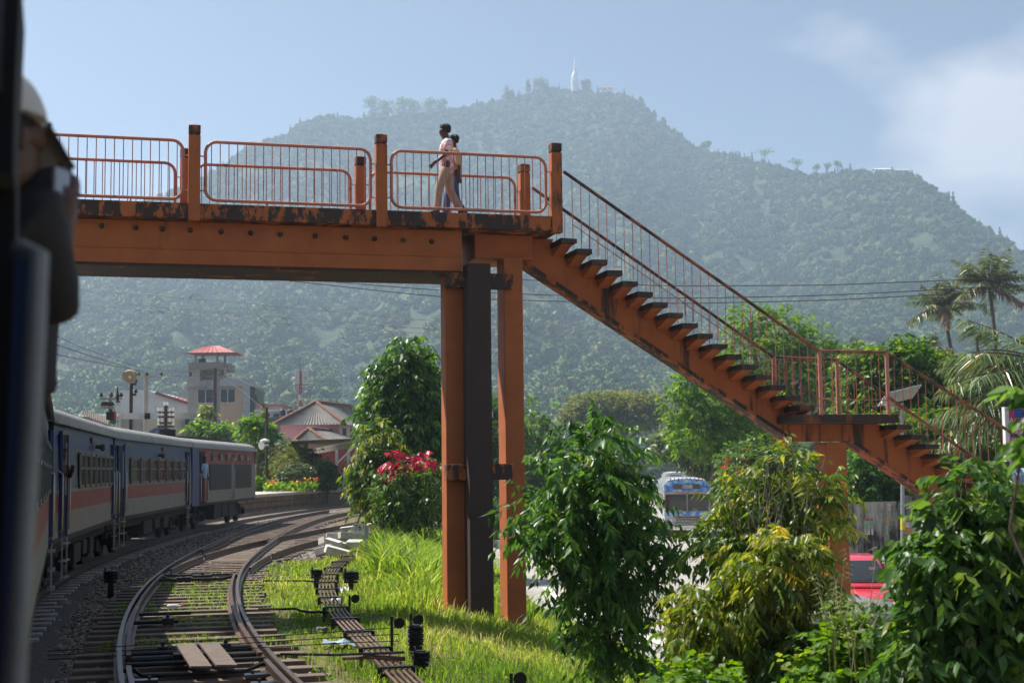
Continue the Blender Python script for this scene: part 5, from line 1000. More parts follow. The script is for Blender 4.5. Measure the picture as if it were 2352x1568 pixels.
M_lfO = leafmat('leaf_olive_canopy', [(0, (.045, .06, .012)), (.5, (.10, .12, .022)), (1, (.17, .17, .035))], .35, .6, .3)
M_lfR = leafmat('leaf_crimson', [(0, (.12, .012, .015)), (.6, (.42, .022, .045)), (1, (.55, .07, .09))], .35, .4, .4); M_lfBr = leafmat('leaf_withered', [(0, (.08, .05, .03)), (1, (.22, .15, .1))], .2, .8, .2); M_flY = leafmat('petal_yellow', [(0, (.6, .35, .02)), (1, (.75, .5, .05))], .3, .6, .3); M_flR = leafmat('petal_red', [(0, (.5, .02, .02)), (1, (.65, .06, .04))], .3, .6, .3)
def tree(name, label, base, bl, parts, r0, cat='tree', group=None, limbs=True, mat_bark=None, extra=None, rs=0):
    """parts: list of (material, leaf array); trunk and limbs run to every blob"""
    t = thing(name, base, label, cat, group); b0 = V(base); rng = random.Random(rs + 3); m = MB(); cs = [V(b[0]) for b in bl]
    top = max(cs, key=lambda c: c.z); mid = V((sum(c.x for c in cs) / len(cs), sum(c.y for c in cs) / len(cs), 0)); fork = V((b0.x * .5 + mid.x * .5, b0.y * .5 + mid.y * .5, b0.z + (top.z - b0.z) * .4)); j = lambda s: V((rng.uniform(-s, s), rng.uniform(-s, s), rng.uniform(-s, s)))
    m.tube([b0 - V((0, 0, .2)), b0.lerp(fork, .5) + j(r0), fork, fork.lerp(top, .5) + j(r0 * 2), top], [r0 * 1.3, r0, r0 * .8, r0 * .45, r0 * .12], 8)
    if limbs:
        for b in bl:
            c = V(b[0]); s = fork.lerp(V((fork.x, fork.y, max(b0.z + .3, c.z - (c - fork).length * .5))), .6); q = s.lerp(c, .5) + j((c - s).length * .12); m.tube([s, q, c], [r0 * .5, r0 * .3, r0 * .12], 6)
            for _ in range(4): e = c + V((rng.uniform(-.8, .8) * b[1][0], rng.uniform(-.8, .8) * b[1][1], rng.uniform(-.4, .9) * b[1][2])); m.tube([c.lerp(q, .3), c.lerp(e, .5) + j(.03), e], [r0 * .16, r0 * .1, r0 * .03], 5)
    m.build('trunk', mat_bark or M_bark, t, smooth=60)
    for nm, mt, (v, f, a) in parts: npmesh(nm, v, f, mt, t, {'rnd': a}, smooth=False)
    return t
def rg(s): return np.random.default_rng(s)
def gnd(x, y): return (x, y, float(gz(x, y)))
def gat(u, Y):
    p = at(u, 1000, Y); return gnd(p.x, Y)
def blobs(Y, *l, dy=0): return [blob(*b[:4], Y + (b[4] if len(b) > 4 else 0)) for b in l]
# -- foreground trees on the embankment
B1 = blobs(16.2, (1372, 975, 26, 40), (1370, 1035, 75, 48), (1325, 1105, 78, 56, -.2), (1410, 1100, 66, 52, .3), (1375, 1180, 115, 65), (1290, 1215, 55, 34, -.4), (1235, 1238, 48, 13, -.5), (1400, 1280, 118, 66), (1355, 1335, 58, 42, -.3), (1455, 1330, 70, 52, .2), (1410, 1410, 76, 56), (1395, 1490, 80, 56, -.2), (1460, 1225, 50, 40, .4), (1215, 1150, 24, 9), (1195, 1243, 24, 8, -.5), (1500, 1150, 24, 9), (1535, 1290, 24, 10), (1262, 1078, 22, 10))
tree('drooping_leaf_tree', 'dark glossy drooping tree in front of the road, right of the bridge columns', gat(1405, 16.2), B1, [('crown', M_lfA, sprigs(B1, 540, 14, .46, .135, .2, rg(1), .45, .75, shell=.4)), ('inner_leaves', M_lfA, sprigs(B1, 220, 10, .36, .13, .2, rg(2), .3, .6, shell=1.0))], .05)
B2 = blobs(15.2, (1800, 1080, 62, 42), (1730, 1145, 80, 40, .2), (1850, 1145, 60, 42), (1905, 1190, 30, 34, -.2), (1680, 1215, 50, 24, .3), (1720, 1250, 80, 38), (1620, 1245, 40, 12, .3), (1900, 1120, 22, 30))
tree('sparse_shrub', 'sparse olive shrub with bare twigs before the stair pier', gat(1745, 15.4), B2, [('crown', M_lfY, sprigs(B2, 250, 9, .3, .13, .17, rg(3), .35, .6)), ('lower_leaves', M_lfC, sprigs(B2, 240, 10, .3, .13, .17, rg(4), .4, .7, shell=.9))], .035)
B3 = blobs(13.8, (1805, 1285, 58, 42), (1770, 1345, 80, 46), (1700, 1400, 100, 56), (1850, 1395, 70, 46, .2), (1620, 1450, 65, 34), (1750, 1480, 130, 66), (1650, 1520, 75, 46), (1860, 1490, 70, 50), (1740, 1550, 120, 45))
B3y = blobs(13.5, (1805, 1270, 55, 40), (1770, 1310, 75, 45), (1840, 1320, 50, 40), (1640, 1400, 90, 50), (1600, 1450, 60, 35))
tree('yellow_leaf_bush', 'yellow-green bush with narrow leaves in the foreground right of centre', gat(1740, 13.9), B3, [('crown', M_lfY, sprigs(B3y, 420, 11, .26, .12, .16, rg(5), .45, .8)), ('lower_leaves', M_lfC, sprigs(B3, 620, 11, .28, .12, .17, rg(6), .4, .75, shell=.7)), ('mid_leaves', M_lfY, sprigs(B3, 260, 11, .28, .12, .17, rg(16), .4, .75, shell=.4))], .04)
B4 = blobs(11.2, (2215, 1105, 45, 30), (2260, 1165, 74, 48, .2), (2165, 1205, 55, 40), (2300, 1220, 75, 65), (2145, 1290, 58, 42, -.2), (2240, 1300, 105, 70), (2115, 1400, 52, 50), (2220, 1420, 125, 80), (2335, 1400, 60, 110, .3), (2140, 1500, 85, 60, -.2), (2280, 1530, 130, 80), (2200, 1590, 140, 60))
tree('large_leaf_tree', 'large-leaved dark green tree filling the lower right corner', gat(2215, 11.3), B4, [('crown', M_lfA, sprigs(B4, 330, 11, .3, .14, .23, rg(7), .35, .55)), ('bright_leaves', M_lfC, sprigs(B4, 520, 11, .32, .14, .23, rg(8), .35, .55))], .05)
B5 = blobs(6.5, (2368, 895, 14, 16), (2372, 1010, 18, 22), (2425, 1000, 40, 90))
tree('overhanging_branch', 'dark leafy branch reaching in at the right edge close to the camera', gat(2440, 6.6), B5, [('leaves', M_lfA, sprigs(B5, 24, 7, .14, .10, .3, rg(9), .3, .5))], .03, cat='branch')
# -- bindweed and low scrub at the bottom right
B6 = blobs(12.6, (1930, 1480, 60, 50), (1990, 1450, 50, 40), (1950, 1550, 110, 50), (2040, 1520, 40, 60), (1600, 1590, 120, 30))
v, f, a = sprigs(B6, 420, 6, .25, .10, .42, rg(10), .1, .3, shell=1.0, up=1.5); t = thing('climbing_weeds', gat(1950, 12.6), 'heart-leaved climbing weeds low between the yellow bush and right tree', 'weeds'); npmesh('leaves', v, f, M_lfB, t, {'rnd': a})
# -- trees left of the bridge columns
B7 = blobs(47, (945, 812, 34, 30), (930, 858, 62, 42), (972, 900, 52, 55), (900, 905, 52, 42), (882, 962, 48, 42), (950, 960, 68, 55), (992, 1000, 35, 60), (930, 1035, 75, 50), (960, 1100, 65, 60), (1000, 1090, 30, 70))
tree('tall_glossy_tree', 'tall glossy dark green tree standing left of the bridge columns', gat(950, 47), B7, [('crown', M_lfA, sprigs(B7, 1500, 10, .62, .24, .2, rg(11), .4, .75, near=False)), ('bright_leaves', M_lfC, sprigs(B7, 520, 10, .62, .24, .2, rg(12), .4, .75, near=False, shell=.2))], .12)
B8 = blobs(45, (868, 1015, 34, 45), (852, 1085, 32, 50), (875, 1128, 42, 35), (840, 1125, 18, 25), (905, 1075, 45, 40))
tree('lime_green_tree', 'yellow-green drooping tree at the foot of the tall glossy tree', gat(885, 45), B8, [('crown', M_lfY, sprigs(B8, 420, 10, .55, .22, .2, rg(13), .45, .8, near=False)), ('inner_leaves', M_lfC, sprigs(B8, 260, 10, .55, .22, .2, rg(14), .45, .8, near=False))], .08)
B9 = blobs(43, (935, 1115, 55, 45), (985, 1120, 38, 55), (900, 1140, 40, 35), (950, 1165, 60, 30)); B9r = blobs(42.3, (905, 1060, 24, 14), (932, 1066, 26, 14), (975, 1053, 18, 12), (915, 1088, 14, 12), (958, 1068, 14, 8), (893, 1100, 12, 10), (990, 1050, 8, 12))
tree('red_tipped_shrub', 'shrub with bright crimson young leaves beside the bridge columns', gat(945, 43), B9, [('crown', M_lfC, sprigs(B9, 420, 9, .5, .2, .22, rg(15), .35, .6, near=False)), ('red_leaves', M_lfR, sprigs(B9r, 55, 8, .3, .17, .24, rg(17), .3, .6, near=False))], .06, cat='shrub')
# -- along the road
def simple_tree(name, label, Y, bl, mat, n, slen, ll, lw=.25, base_u=None, r0=.15, near=False, seed=0, cat='tree', group=None, k=9, mat2=None, **kw):
    bb = blobs(Y, *bl); u = base_u if base_u is not None else bl[0][0]; parts = [('crown', mat, sprigs(bb, n, k, slen, ll, lw, rg(100 + seed), .25, kw.get('ld', .35), near=near, shell=kw.get('shell', .55)))]
    if mat2: parts.append(('dark_leaves', mat2, sprigs(bb, n // 2, k, slen, ll, lw, rg(200 + seed), .25, .35, near=near, shell=.9)))
    return tree(name, label, gat(u, Y), bb, parts, r0, cat, group, rs=seed)
simple_tree('roadside_tree', 'dark tree behind the gap between the bridge columns', 96, [(1105, 965, 55, 60), (1150, 1010, 55, 80), (1125, 1090, 65, 80), (1095, 1130, 50, 60)], M_lfA, 700, 1.1, .42, seed=1, mat2=M_lfC, group='trees along the road')
simple_tree('roadside_tree', 'mid green tree right of the bridge columns behind the dark one', 110, [(1225, 965, 40, 40), (1215, 1010, 50, 50), (1235, 1070, 50, 60), (1200, 1110, 60, 60), (1255, 1120, 50, 50)], M_lfC, 700, 1.1, .42, seed=2, group='trees along the road')
simple_tree('roadside_hedge', 'overgrown hedge along the low white wall behind the columns', 67, [(1150, 1185, 60, 40), (1230, 1190, 60, 40), (1110, 1200, 40, 40), (1290, 1185, 50, 35)], M_lfC, 500, .5, .24, seed=3, cat='hedge')
simple_tree('feathery_tree', 'tall bright green feathery tree behind the middle of the staircase', 98, [(1790, 755, 60, 42), (1720, 738, 42, 32), (1860, 790, 55, 42), (1905, 835, 45, 45), (1750, 830, 95, 55), (1670, 860, 60, 45), (1830, 880, 110, 60), (1930, 900, 70, 60), (1720, 920, 100, 60)], M_lfB, 2400, 1.0, .34, .22, 1800, .3, seed=4, group='trees along the road', k=10)
simple_tree('feathery_tree', 'bright green tree under the staircase with drooping sprays', 88, [(1590, 880, 48, 35), (1570, 930, 40, 40), (1640, 930, 70, 50), (1610, 990, 70, 50), (1690, 1000, 80, 55), (1740, 960, 70, 50)], M_lfB, 1300, .9, .30, .22, 1640, .25, seed=5, group='trees along the road', k=10)
simple_tree('pale_leaf_tree', 'greyish leafy tree overhanging the road above the white bus', 100, [(1565, 1000, 42, 34), (1535, 1022, 30, 18), (1615, 1040, 40, 34), (1655, 1060, 50, 36)], M_lfG, 800, .9, .34, .3, 1610, .25, seed=6, group='trees along the road')
simple_tree('roadside_shrub', 'dense green shrub beside the blue bus under the staircase', 76, [(1705, 1070, 50, 45), (1755, 1100, 75, 50), (1695, 1130, 38, 50), (1740, 1160, 65, 40), (1810, 1140, 80, 50)], M_lfC, 900, .7, .26, .25, 1720, .12, seed=7, cat='shrub')
# flowering climber
Bb = blobs(63, (1760, 1045, 62, 38), (1705, 1075, 48, 35), (1800, 1090, 55, 40), (1735, 1100, 60, 40)); p_, o_, _ = sample_blobs(Bb, 46, rg(31), .1); P = np.repeat(p_, 9, 0) + rg(32).normal(size=(46 * 9, 3)) * .09; D = unit(rg(33).normal(size=P.shape)); fl_ = leaves(P, D, np.full(len(P), .15), np.full(len(P), .07), rg(34), near=False)
tree('flowering_climber', 'green climber dotted with red flowers left of the stair pier', gat(1760, 63), Bb, [('crown', M_lfC, sprigs(Bb, 700, 8, .5, .2, .3, rg(35), .2, .3, near=False)), ('flowers', M_flR, (fl_[0], fl_[1], np.repeat(rg(36).random(len(P)), 4)))], .08, cat='climber')
# trees behind the fence
simple_tree('fence_tree', 'broad mid green tree behind the landing railing', 60, [(2005, 850, 62, 42), (2095, 838, 70, 42), (2050, 915, 90, 50), (1985, 930, 60, 50), (2140, 900, 70, 50)], M_lfC, 1500, .8, .28, .25, 2050, .2, seed=8, group='trees behind the fence', mat2=M_lfB)
simple_tree('fence_tree', 'lime green compound-leaved tree behind the solar lamp', 57, [(2010, 1010, 80, 50), (2100, 1000, 90, 50), (2190, 1010, 80, 50), (2060, 1070, 90, 50), (2160, 1080, 90, 45), (2260, 1060, 70, 55)], M_lfB, 1800, .75, .25, .24, 2100, .16, seed=9, group='trees behind the fence', mat2=M_lfC)
simple_tree('fence_tree', 'dark tree between the stair pier and the corrugated fence', 55, [(1975, 1080, 45, 45), (2030, 1120, 70, 40), (2110, 1130, 70, 30), (1960, 1130, 35, 40)], M_lfA, 800, .6, .22, .25, 2010, .14, seed=10, group='trees behind the fence')
simple_tree('fence_tree', 'green tree below the palm fronds at the right edge', 62, [(2200, 880, 60, 42), (2260, 950, 60, 50), (2310, 1010, 60, 60), (2330, 1080, 60, 50)], M_lfC, 1000, .75, .27, .25, 2280, .16, seed=11, group='trees behind the fence')
simple_tree('withered_tree', 'half withered brown-leaved treetop below the palms', 75, [(2150, 832, 40, 22), (2190, 850, 35, 22), (2130, 850, 30, 20)], M_lfBr, 260, .7, .26, .25, 2160, .14, seed=12, ld=.7)
# -- umbrella-shaped rain tree far down the road
YR = 250.0; Br = blobs(YR, (1410, 922, 110, 14), (1345, 945, 62, 16), (1480, 938, 58, 18), (1310, 972, 30, 11), (1400, 950, 80, 16, 3), (1460, 965, 60, 16, -2), (1525, 955, 24, 16), (1380, 975, 50, 10, -3))
t = tree('rain_tree', 'wide umbrella-shaped rain tree with dark branches beyond the road', gat(1430, YR), Br, [('crown', M_lfO, sprigs(Br, 3600, 8, 1.0, .5, .4, rg(41), .1, .1, near=False, shell=.7, up=1.5))], .8, rs=5)
# -- station garden
G = 'station garden plants'
simple_tree('garden_tree', 'small papaya-like tree left of the garden pole', 97, [(590, 985, 24, 16), (575, 975, 14, 10), (600, 972, 14, 10)], M_lfB, 150, .8, .4, .3, 593, .12, seed=13, group=G, k=7); simple_tree('garden_tree', 'bright leafy tree right of the garden pole', 98, [(628, 1003, 16, 10), (640, 1035, 28, 22), (605, 1055, 28, 40), (640, 1065, 30, 30)], M_lfB, 420, .7, .33, .25, 630, .12, seed=14, group=G, mat2=M_lfC)
simple_tree('garden_tree', 'pale variegated tree before the lower station roof', 96, [(662, 1034, 26, 16), (690, 1055, 28, 20), (712, 1058, 24, 28), (650, 1050, 30, 30)], M_lfG, 520, .6, .28, .28, 680, .1, seed=15, group=G); simple_tree('clipped_bush', 'round pale green clipped bush on the platform garden', 91, [(683, 1095, 44, 28), (660, 1102, 25, 18), (706, 1102, 24, 18)], M_lfG, 1300, .18, .15, .35, 683, .08, seed=16, group=G, cat='bush', shell=.12, ld=0)
simple_tree('dark_shrub', 'dark green shrub right of the clipped bush', 92, [(751, 1085, 21, 26), (748, 1104, 22, 14)], M_lfA, 420, .3, .2, .3, 751, .06, seed=17, group=G, cat='shrub'); simple_tree('low_hedge', 'low bright hedge behind the power car front', 90, [(592, 1108, 14, 12), (603, 1112, 12, 8)], M_lfB, 160, .3, .16, .3, 596, .05, seed=18, group=G, cat='hedge')
simple_tree('town_tree', 'bright leafy treetop behind the power car roof', 130, [(480, 1000, 36, 12), (455, 985, 20, 10), (510, 995, 26, 12)], M_lfB, 360, .9, .42, .3, 480, .12, seed=19, group=G); simple_tree('slim_papaya', 'slim papaya tree with a tuft of leaves before the grey tower', 150, [(477, 942, 10, 5), (472, 948, 6, 4), (483, 948, 6, 4)], M_lfY, 50, .6, .5, .35, 480, .1, seed=20, group=G, k=6)
simple_tree('cycad', 'spiky cycad with brownish fronds behind the clipped bush', 94, [(665, 1058, 22, 14), (680, 1052, 16, 12)], M_lfO, 120, 1.0, .3, .1, 668, .1, seed=21, group=G, k=12)
rng = rg(51); tl = thing('canna_bed', at(660, 1117, 90) , 'row of red and yellow canna flowers along the platform edge', 'flower bed'); P, D, L, Fp, Fq = [], [], [], [], []
for i in range(230):
    u = rng.uniform(612, 776); Y = rng.uniform(87, 90.5) if u < 730 else 92; p = np.array(at(u, 1117, Y)); p[2] = PZ; h = rng.uniform(.3, .62)
    for k in range(5): P.append(p + [0, 0, h * k / 6]); D.append([rng.normal() * .6, rng.normal() * .6, 1]); L.append(.45)
    if rng.random() < .16:
        for k in range(5): (Fp if rng.random() < .5 else Fq).append(p + [rng.normal() * .05, rng.normal() * .05, h + .15 + rng.normal() * .06])
v, f, nv = leaves(np.array(P), unit(np.array(D)), np.array(L), np.array(L) * .16, rng, near=False); npmesh('leaves', v, f, M_lfB, tl, {'rnd': np.repeat(rng.random(len(P)), nv)})
for nm, mt, X in (('red_flowers', M_flR, Fp), ('yellow_flowers', M_flY, Fq)): X = np.array(X); v, f, nv = leaves(X, unit(rng.normal(size=X.shape)), np.full(len(X), .15), np.full(len(X), .07), rng, near=False); npmesh(nm, v, f, mt, tl, {'rnd': np.repeat(rng.random(len(X)), nv)})
# -- palms
def palm(name, label, base, top, fl, nf, seed, mat, r=.16, droop=(.3, 1.3), cat='palm', dead=0, group='coconut palms', dirs=None, lk=34):
    rng = rg(seed); t = thing(name, base, label, cat, group); b0, tp = V(base), V(top); m = MB(); m.tube([b0, b0.lerp(tp, .5) + V((r * 1.5, 0, 0)), tp], [r * 1.3, r, r * .85], 8); m.build('trunk', M_bark, t, smooth=60)
    P, D, L, rach = [], [], [], MB(); dl = [[], [], []]
    for i in range(nf):
        az = 2 * math.pi * (i * .382 + rng.random() * .08) if dirs is None else dirs[i % len(dirs)][0] + rng.normal() * .1; el = (rng.uniform(-.35, 1.35) if dirs is None else dirs[i % len(dirs)][1] + rng.normal() * .1); ln = fl * rng.uniform(.8, 1.1); dp = rng.uniform(*droop) * .5; isd = el < -.15 and rng.random() < dead
        d = np.array([math.cos(az) * math.cos(el), math.sin(az) * math.cos(el), math.sin(el)]); tt = np.linspace(0, 1, lk); C = np.array(tp) + d * (ln * tt)[:, None] - np.array([0, 0, 1]) * (dp * ln * tt ** 2)[:, None]; T_ = unit(np.gradient(C, axis=0)); rach.tube([V(c) for c in C[::4]], list(np.linspace(.035, .008, len(C[::4])) * fl / 3), 4)
        S = unit(np.cross(T_, [0, 0, 1.0]) + 1e-6)
        for s in (-1, 1):
            q = slice(3, None); dd = unit(S[q] * s * .85 + T_[q] * .55 - np.array([0, 0, .35 if not isd else 1.2]) + rng.normal(size=S[q].shape) * .08); l = fl * .30 * np.sin(np.pi * (.12 + .86 * tt[q])) ** .6; A = dl if isd else None
            (dl if isd else (P, D, L))[0].append(C[q]); (dl if isd else (P, D, L))[1].append(dd); (dl if isd else (P, D, L))[2].append(l)
    rach.build('rachis', M_lfBr, t)
    for nm, mt, (p, d, l) in (('fronds', mat, (P, D, L)), ('dead_fronds', M_lfBr, dl)):
        if not p: continue
        p, d, l = np.concatenate(p), np.concatenate(d), np.concatenate(l); v, f, nv = leaves(p, d, l, np.full(len(l), fl * .015 if lk < 40 else fl * .0065), rng, near=False, droop=.25); npmesh(nm, v, f, mt, t, {'rnd': np.repeat(np.clip(rng.normal(.45, .25, len(l)), 0, 1), nv)})
M_palm = leafmat('palm_leaf', [(0, (.02, .045, .012)), (.5, (.05, .085, .02)), (.8, (.11, .13, .035)), (1, (.26, .2, .06))], .25, .35, .6); M_palmy = leafmat('palm_leaf_sunny', [(0, (.02, .04, .010)), (.5, (.055, .08, .018)), (.85, (.11, .12, .03)), (1, (.22, .15, .05))], .3, .4, .5)
def pz(u, v, Y): return tuple(at(u, v, Y))
p = pz(2166, 705, 150); palm('coconut_palm', 'left of the two tall coconut palms with leaning trunk', pz(2190, 900, 150), p, 4.2, 34, 61, M_palmy, .2, dead=.9, droop=(.25, .95)); p = pz(2272, 652, 145); palm('coconut_palm', 'right and taller of the two tall coconut palms', pz(2287, 900, 145), p, 4.6, 32, 62, M_palmy, .2, dead=.8, droop=(.25, .95))
palm('coconut_palm', 'small palm crown above the trees left of the landing railing', pz(1965, 900, 170), pz(1966, 800, 170), 2.2, 16, 63, M_palm, .18); palm('coconut_palm', 'small palm crown between the leaning trunk and the fence trees', pz(2142, 900, 170), pz(2143, 790, 170), 2.0, 16, 64, M_palm, .18); palm('coconut_palm', 'small palm crown just below the taller palm', pz(2243, 900, 120), pz(2243, 770, 120), 2.0, 16, 65, M_palm, .14)
palm('large_palm', 'large near palm sending long fronds in from the right edge', pz(2460, 1300, 46), pz(2440, 850, 46), 4.4, 22, 66, M_palm, .2, droop=(.3, .9), dirs=[(2.9, .35), (3.1, .1), (3.3, .5), (3.0, -.2), (2.7, .5), (3.5, .25), (3.2, -.4), (2.5, .4), (3.7, .1), (1.5, .6), (.3, .5)], lk=44)
palm('large_palm', 'low palm with fronds drooping across the upper end of the second flight', pz(2330, 1250, 50), pz(2300, 985, 50), 2.9, 14, 67, M_palm, .15, droop=(.6, 1.2), dirs=[(3.1, .5), (2.9, .9), (3.4, .2), (3.0, .2), (2.5, .7), (.2, .5), (0, .2)])
# -- far treeline in the valley between the town and the mountain
pts, scs = [], []
rng = rg(71)
for _ in range(2600):
    Y = 150 + 290 * rng.random() ** .8; x = rng.uniform(-.5, .5) * Y * 1.1; 
    if road_l(min(Y, 329)) - 6 < x < road_r(min(Y, 329)) + 6: continue
    if x < -.02 * Y and Y < 260: continue
    if -.08 * Y < x < .12 * Y and Y < 330 and rng.random() < .6: continue
    pts.append((x, Y, -1.6)); scs.append(rng.uniform(1.6, 3.6))
scatter('valley_trees', pts, scs, rng.uniform(0, 6.28, len(pts)), rng.integers(0, 5, len(pts)), protos, M_forest, sz=np.array(scs) * rng.uniform(1, 1.7, len(pts)), label='belt of leafy trees filling the valley behind the town', cat='treeline')
# -- skyline trees on the ridge
def sky_tree(u, v, hpx, wpx, kind, label, seed):
    Y = float(np.interp(u, *_dd)) - 6; k = Y / F; b0 = at(u, v + 4, Y); b0.z = min(b0.z, float(hill(b0.x, b0.y)) - 1); t = thing('ridge_tree', b0, label, 'tree', 'trees on the skyline'); rng = rg(seed); m = MB(); tp = at(u, v - hpx * .75, Y); m.tube([b0, tp], [.5, .25], 6)
    if kind == 'flat': bl = [blob(u + rng.uniform(-.3, .3) * wpx, v - hpx * q, wpx * s, hpx * .09, Y) for q, s in ((.93, .36), (.8, .5), (.66, .46), (.86, .34), (.45, .5), (.25, .5), (.08, .6))]
    elif kind == 'cone': bl = [blob(u, v - hpx * q, wpx * .5 * (1.1 - q), hpx * .12, Y) for q in (.25, .4, .55, .7, .85, .95)]
    else: bl = [blob(u + rng.uniform(-.4, .4) * wpx, v - hpx * rng.uniform(.6, .95), wpx * .25, hpx * .12, Y) for _ in range(5)]
    for b_ in bl: m.tube([b0.lerp(tp, .55), V(b_[0])], [.22, .08], 5)
    m.build('trunk', M_bark, t); v_, f_, a_ = sprigs(bl, {'flat': 420, 'cone': 260, 'bare': 70}[kind], 6, 2.2, 1.8, .42, rng, .1, .1, near=False, shell=.8); npmesh('crown', v_, f_, M_lfC, t, {'rnd': a_})
for i, (u, v, h, w, kd, lb) in enumerate([(852, 270, 46, 34, 'flat', 'leftmost of the flat-topped trees on the ridge'), (884, 268, 36, 28, 'flat', 'second flat-topped tree on the ridge'), (918, 266, 40, 36, 'flat', 'third flat-topped tree on the ridge'), (948, 264, 34, 30, 'flat', 'fourth flat-topped tree on the ridge'), (985, 262, 34, 36, 'flat', 'wide flat-topped tree right of the row'), (1015, 256, 26, 26, 'flat', 'rightmost flat-topped tree of the row'), (1163, 232, 36, 24, 'cone', 'tall conifer left of the summit'), (1176, 232, 26, 20, 'cone', 'shorter conifer beside the tall one'), (1213, 212, 30, 9, 'cone', 'slim conifer standing alone left of the stupa'), (1502, 272, 18, 9, 'cone', 'small conifer on the steep slope right of the summit'), (1524, 286, 16, 9, 'cone', 'lower small conifer on the steep slope'), (1472, 240, 16, 9, 'cone', 'conifer at the edge of the summit plateau'), (1756, 372, 30, 36, 'bare', 'thin-crowned tree on the right saddle'), (1829, 396, 32, 34, 'bare', 'second thin-crowned tree on the right saddle'), (1875, 398, 20, 10, 'bare', 'tiny bare tree left on the right ridge'), (1900, 396, 20, 12, 'bare', 'tiny bare tree in the middle of the right ridge'), (1924, 394, 22, 14, 'bare', 'tiny bare tree near the villa'), (1622, 336, 9, 16, 'flat', 'bushy tree on the saddle'), (1345, 204, 18, 16, 'flat', 'tree immediately right of the stupa'), (1240, 196, 14, 26, 'flat', 'leafy tree on the summit left of the stupa')]): sky_tree(u, v, h, w, kd, lb, 300 + i)
# -- grass
def blades(x, y, h, wd, rng, bend=.5, base=None):
    n = len(x); z = gz(x, y) if base is None else base; P = np.stack([x, y, z - .01], -1); a = rng.uniform(0, 6.28, n); d = np.stack([np.cos(a), np.sin(a), np.zeros(n)], -1); b_ = rng.uniform(.1, 1, n)[:, None] * bend * h[:, None]; fa = rng.uniform(0, 6.28, n); s = np.stack([np.cos(fa), np.sin(fa), np.zeros(n)], -1) * wd[:, None]; Z = np.array([0, 0, 1.0]); H_ = h[:, None]
    p1 = P + Z * H_ * .55 + d * b_ * .3; p2 = P + Z * H_ * (1 - .25 * bend) + d * b_; v = np.stack([P - s, P + s, p1 + s * .8, p1 - s * .8, p2], 1).reshape(-1, 3); b0 = np.arange(n)[:, None] * 5; return v, np.concatenate([b0 + [0, 1, 2], b0 + [0, 2, 3], b0 + [3, 2, 4]])
M_grass = leafmat('grass_blade', [(0, (.045, .09, .014)), (.4, (.09, .155, .022)), (.75, (.155, .20, .034)), (.93, (.23, .23, .065)), (1, (.28, .235, .12))], .58, .5, .3)
rng = rg(81); n = 150000; y = 12 + 44 * rng.random(n) ** 1.5; s = rng.uniform(-1.2, 10.5, n); x = cmid(y) + s; ok = (x < road_l(y) - .1) & ((x - 0) / y < .12 + .25 * (y < 17)); mask = fbm(x * .8, y * .8, 3)
inr = np.abs(s) < 1.35; ok &= np.where(inr, (mask > .42) & (y < 33) & (y > 17.8) & (rng.random(n) < .75), True); ok &= np.where((s > 1.3) & (s < 1.75), rng.random(n) < .5, True); ok &= ~((y > 37) & (s < 4.2) & (c2(np.clip(y, 24, 100)) + 2.2 > x)); x, y, s, mask = x[ok], y[ok], s[ok], mask[ok]; inr = np.abs(s) < 1.35; n = len(x)
tall = np.clip((s - 3.3) / 1.2, 0, 1) * np.clip((y - 23) / 4, 0, 1) * np.clip((-1.25 - x) / .5, .12, 1); h = np.where(inr, .09 + .11 * rng.random(n), (.07 + .13 * rng.random(n)) * (.6 + mask)) + tall * (.25 + .6 * rng.random(n) ** 1.5); h = np.where((s > 3.1) & (rng.random(n) < .05), h * 1.6, h)
v, f = blades(x, y, h, np.clip(.0035 + h * .012, .004, .012) * rng.uniform(.7, 1.3, n) * np.clip(y / 18, .9, 2.2), rng, .75); tone = np.clip(.30 + 1.5 * (fbm(x * .35 + 5, y * .35, 3) - .45) + .75 * (mask - .4) + rng.normal(0, .17, n) - tall * .16 + (~inr) * .1, 0, 1); npmesh('grass', v, f, M_grass, attr={'rnd': np.repeat(tone, 5)}, kind='stuff', label='sunlit yellow-green grass on the embankment and between the rails', cat='grass')
m_ = (rng.random(n) < .28) & (h < .35); xx, yy = x[m_], y[m_]; P = np.stack([xx, yy, gz(xx, yy) + .03 + .05 * rng.random(len(xx))], -1); D = unit(np.stack([rng.normal(size=len(xx)), rng.normal(size=len(xx)), .25 + 0 * xx], -1)); L = rng.uniform(.03, .085, len(xx)); v, f, nv = leaves(P, D, L, L * .4, rng, up=2, near=False); npmesh('ground_weeds', v, f, M_lfB, attr={'rnd': np.repeat(np.clip(.5 + rng.normal(0, .25, len(xx)), 0, 1), nv)}, kind='stuff', label='small leafy weeds low in the grass', cat='weeds')
rng = rg(82); bx_ = [];
for u0, u1, Y0, Y1, cnt, hh in ((1440, 1640, 12.2, 13.2, 900, .7), (1850, 2050, 11.5, 12.6, 500, .8), (1040, 1290, 22.5, 25.2, 1500, .3), (860, 1020, 30, 44, 5200, 1.0), (1130, 1210, 26.5, 29, 500, .7), (2030, 2120, 44, 46, 900, .9)):
    u = rng.uniform(u0, u1, cnt); Y = rng.uniform(Y0, Y1, cnt); x = (u - 1176) / F * Y; bx_.append((x, Y, hh * rng.uniform(.4, 1.2, cnt)))
x, y, h = [np.concatenate(q) for q in zip(*bx_)]; v, f = blades(x, y, h, np.clip(.004 + h * .007, .004, .012) * np.clip(y / 18, .9, 2.2), rng, .9); npmesh('tall_grass', v, f, M_grass, attr={'rnd': np.repeat(np.clip(rng.normal(.38, .2, len(x)), 0, 1), 5)}, kind='stuff', label='long arching grass by the columns and along the slope', cat='grass')

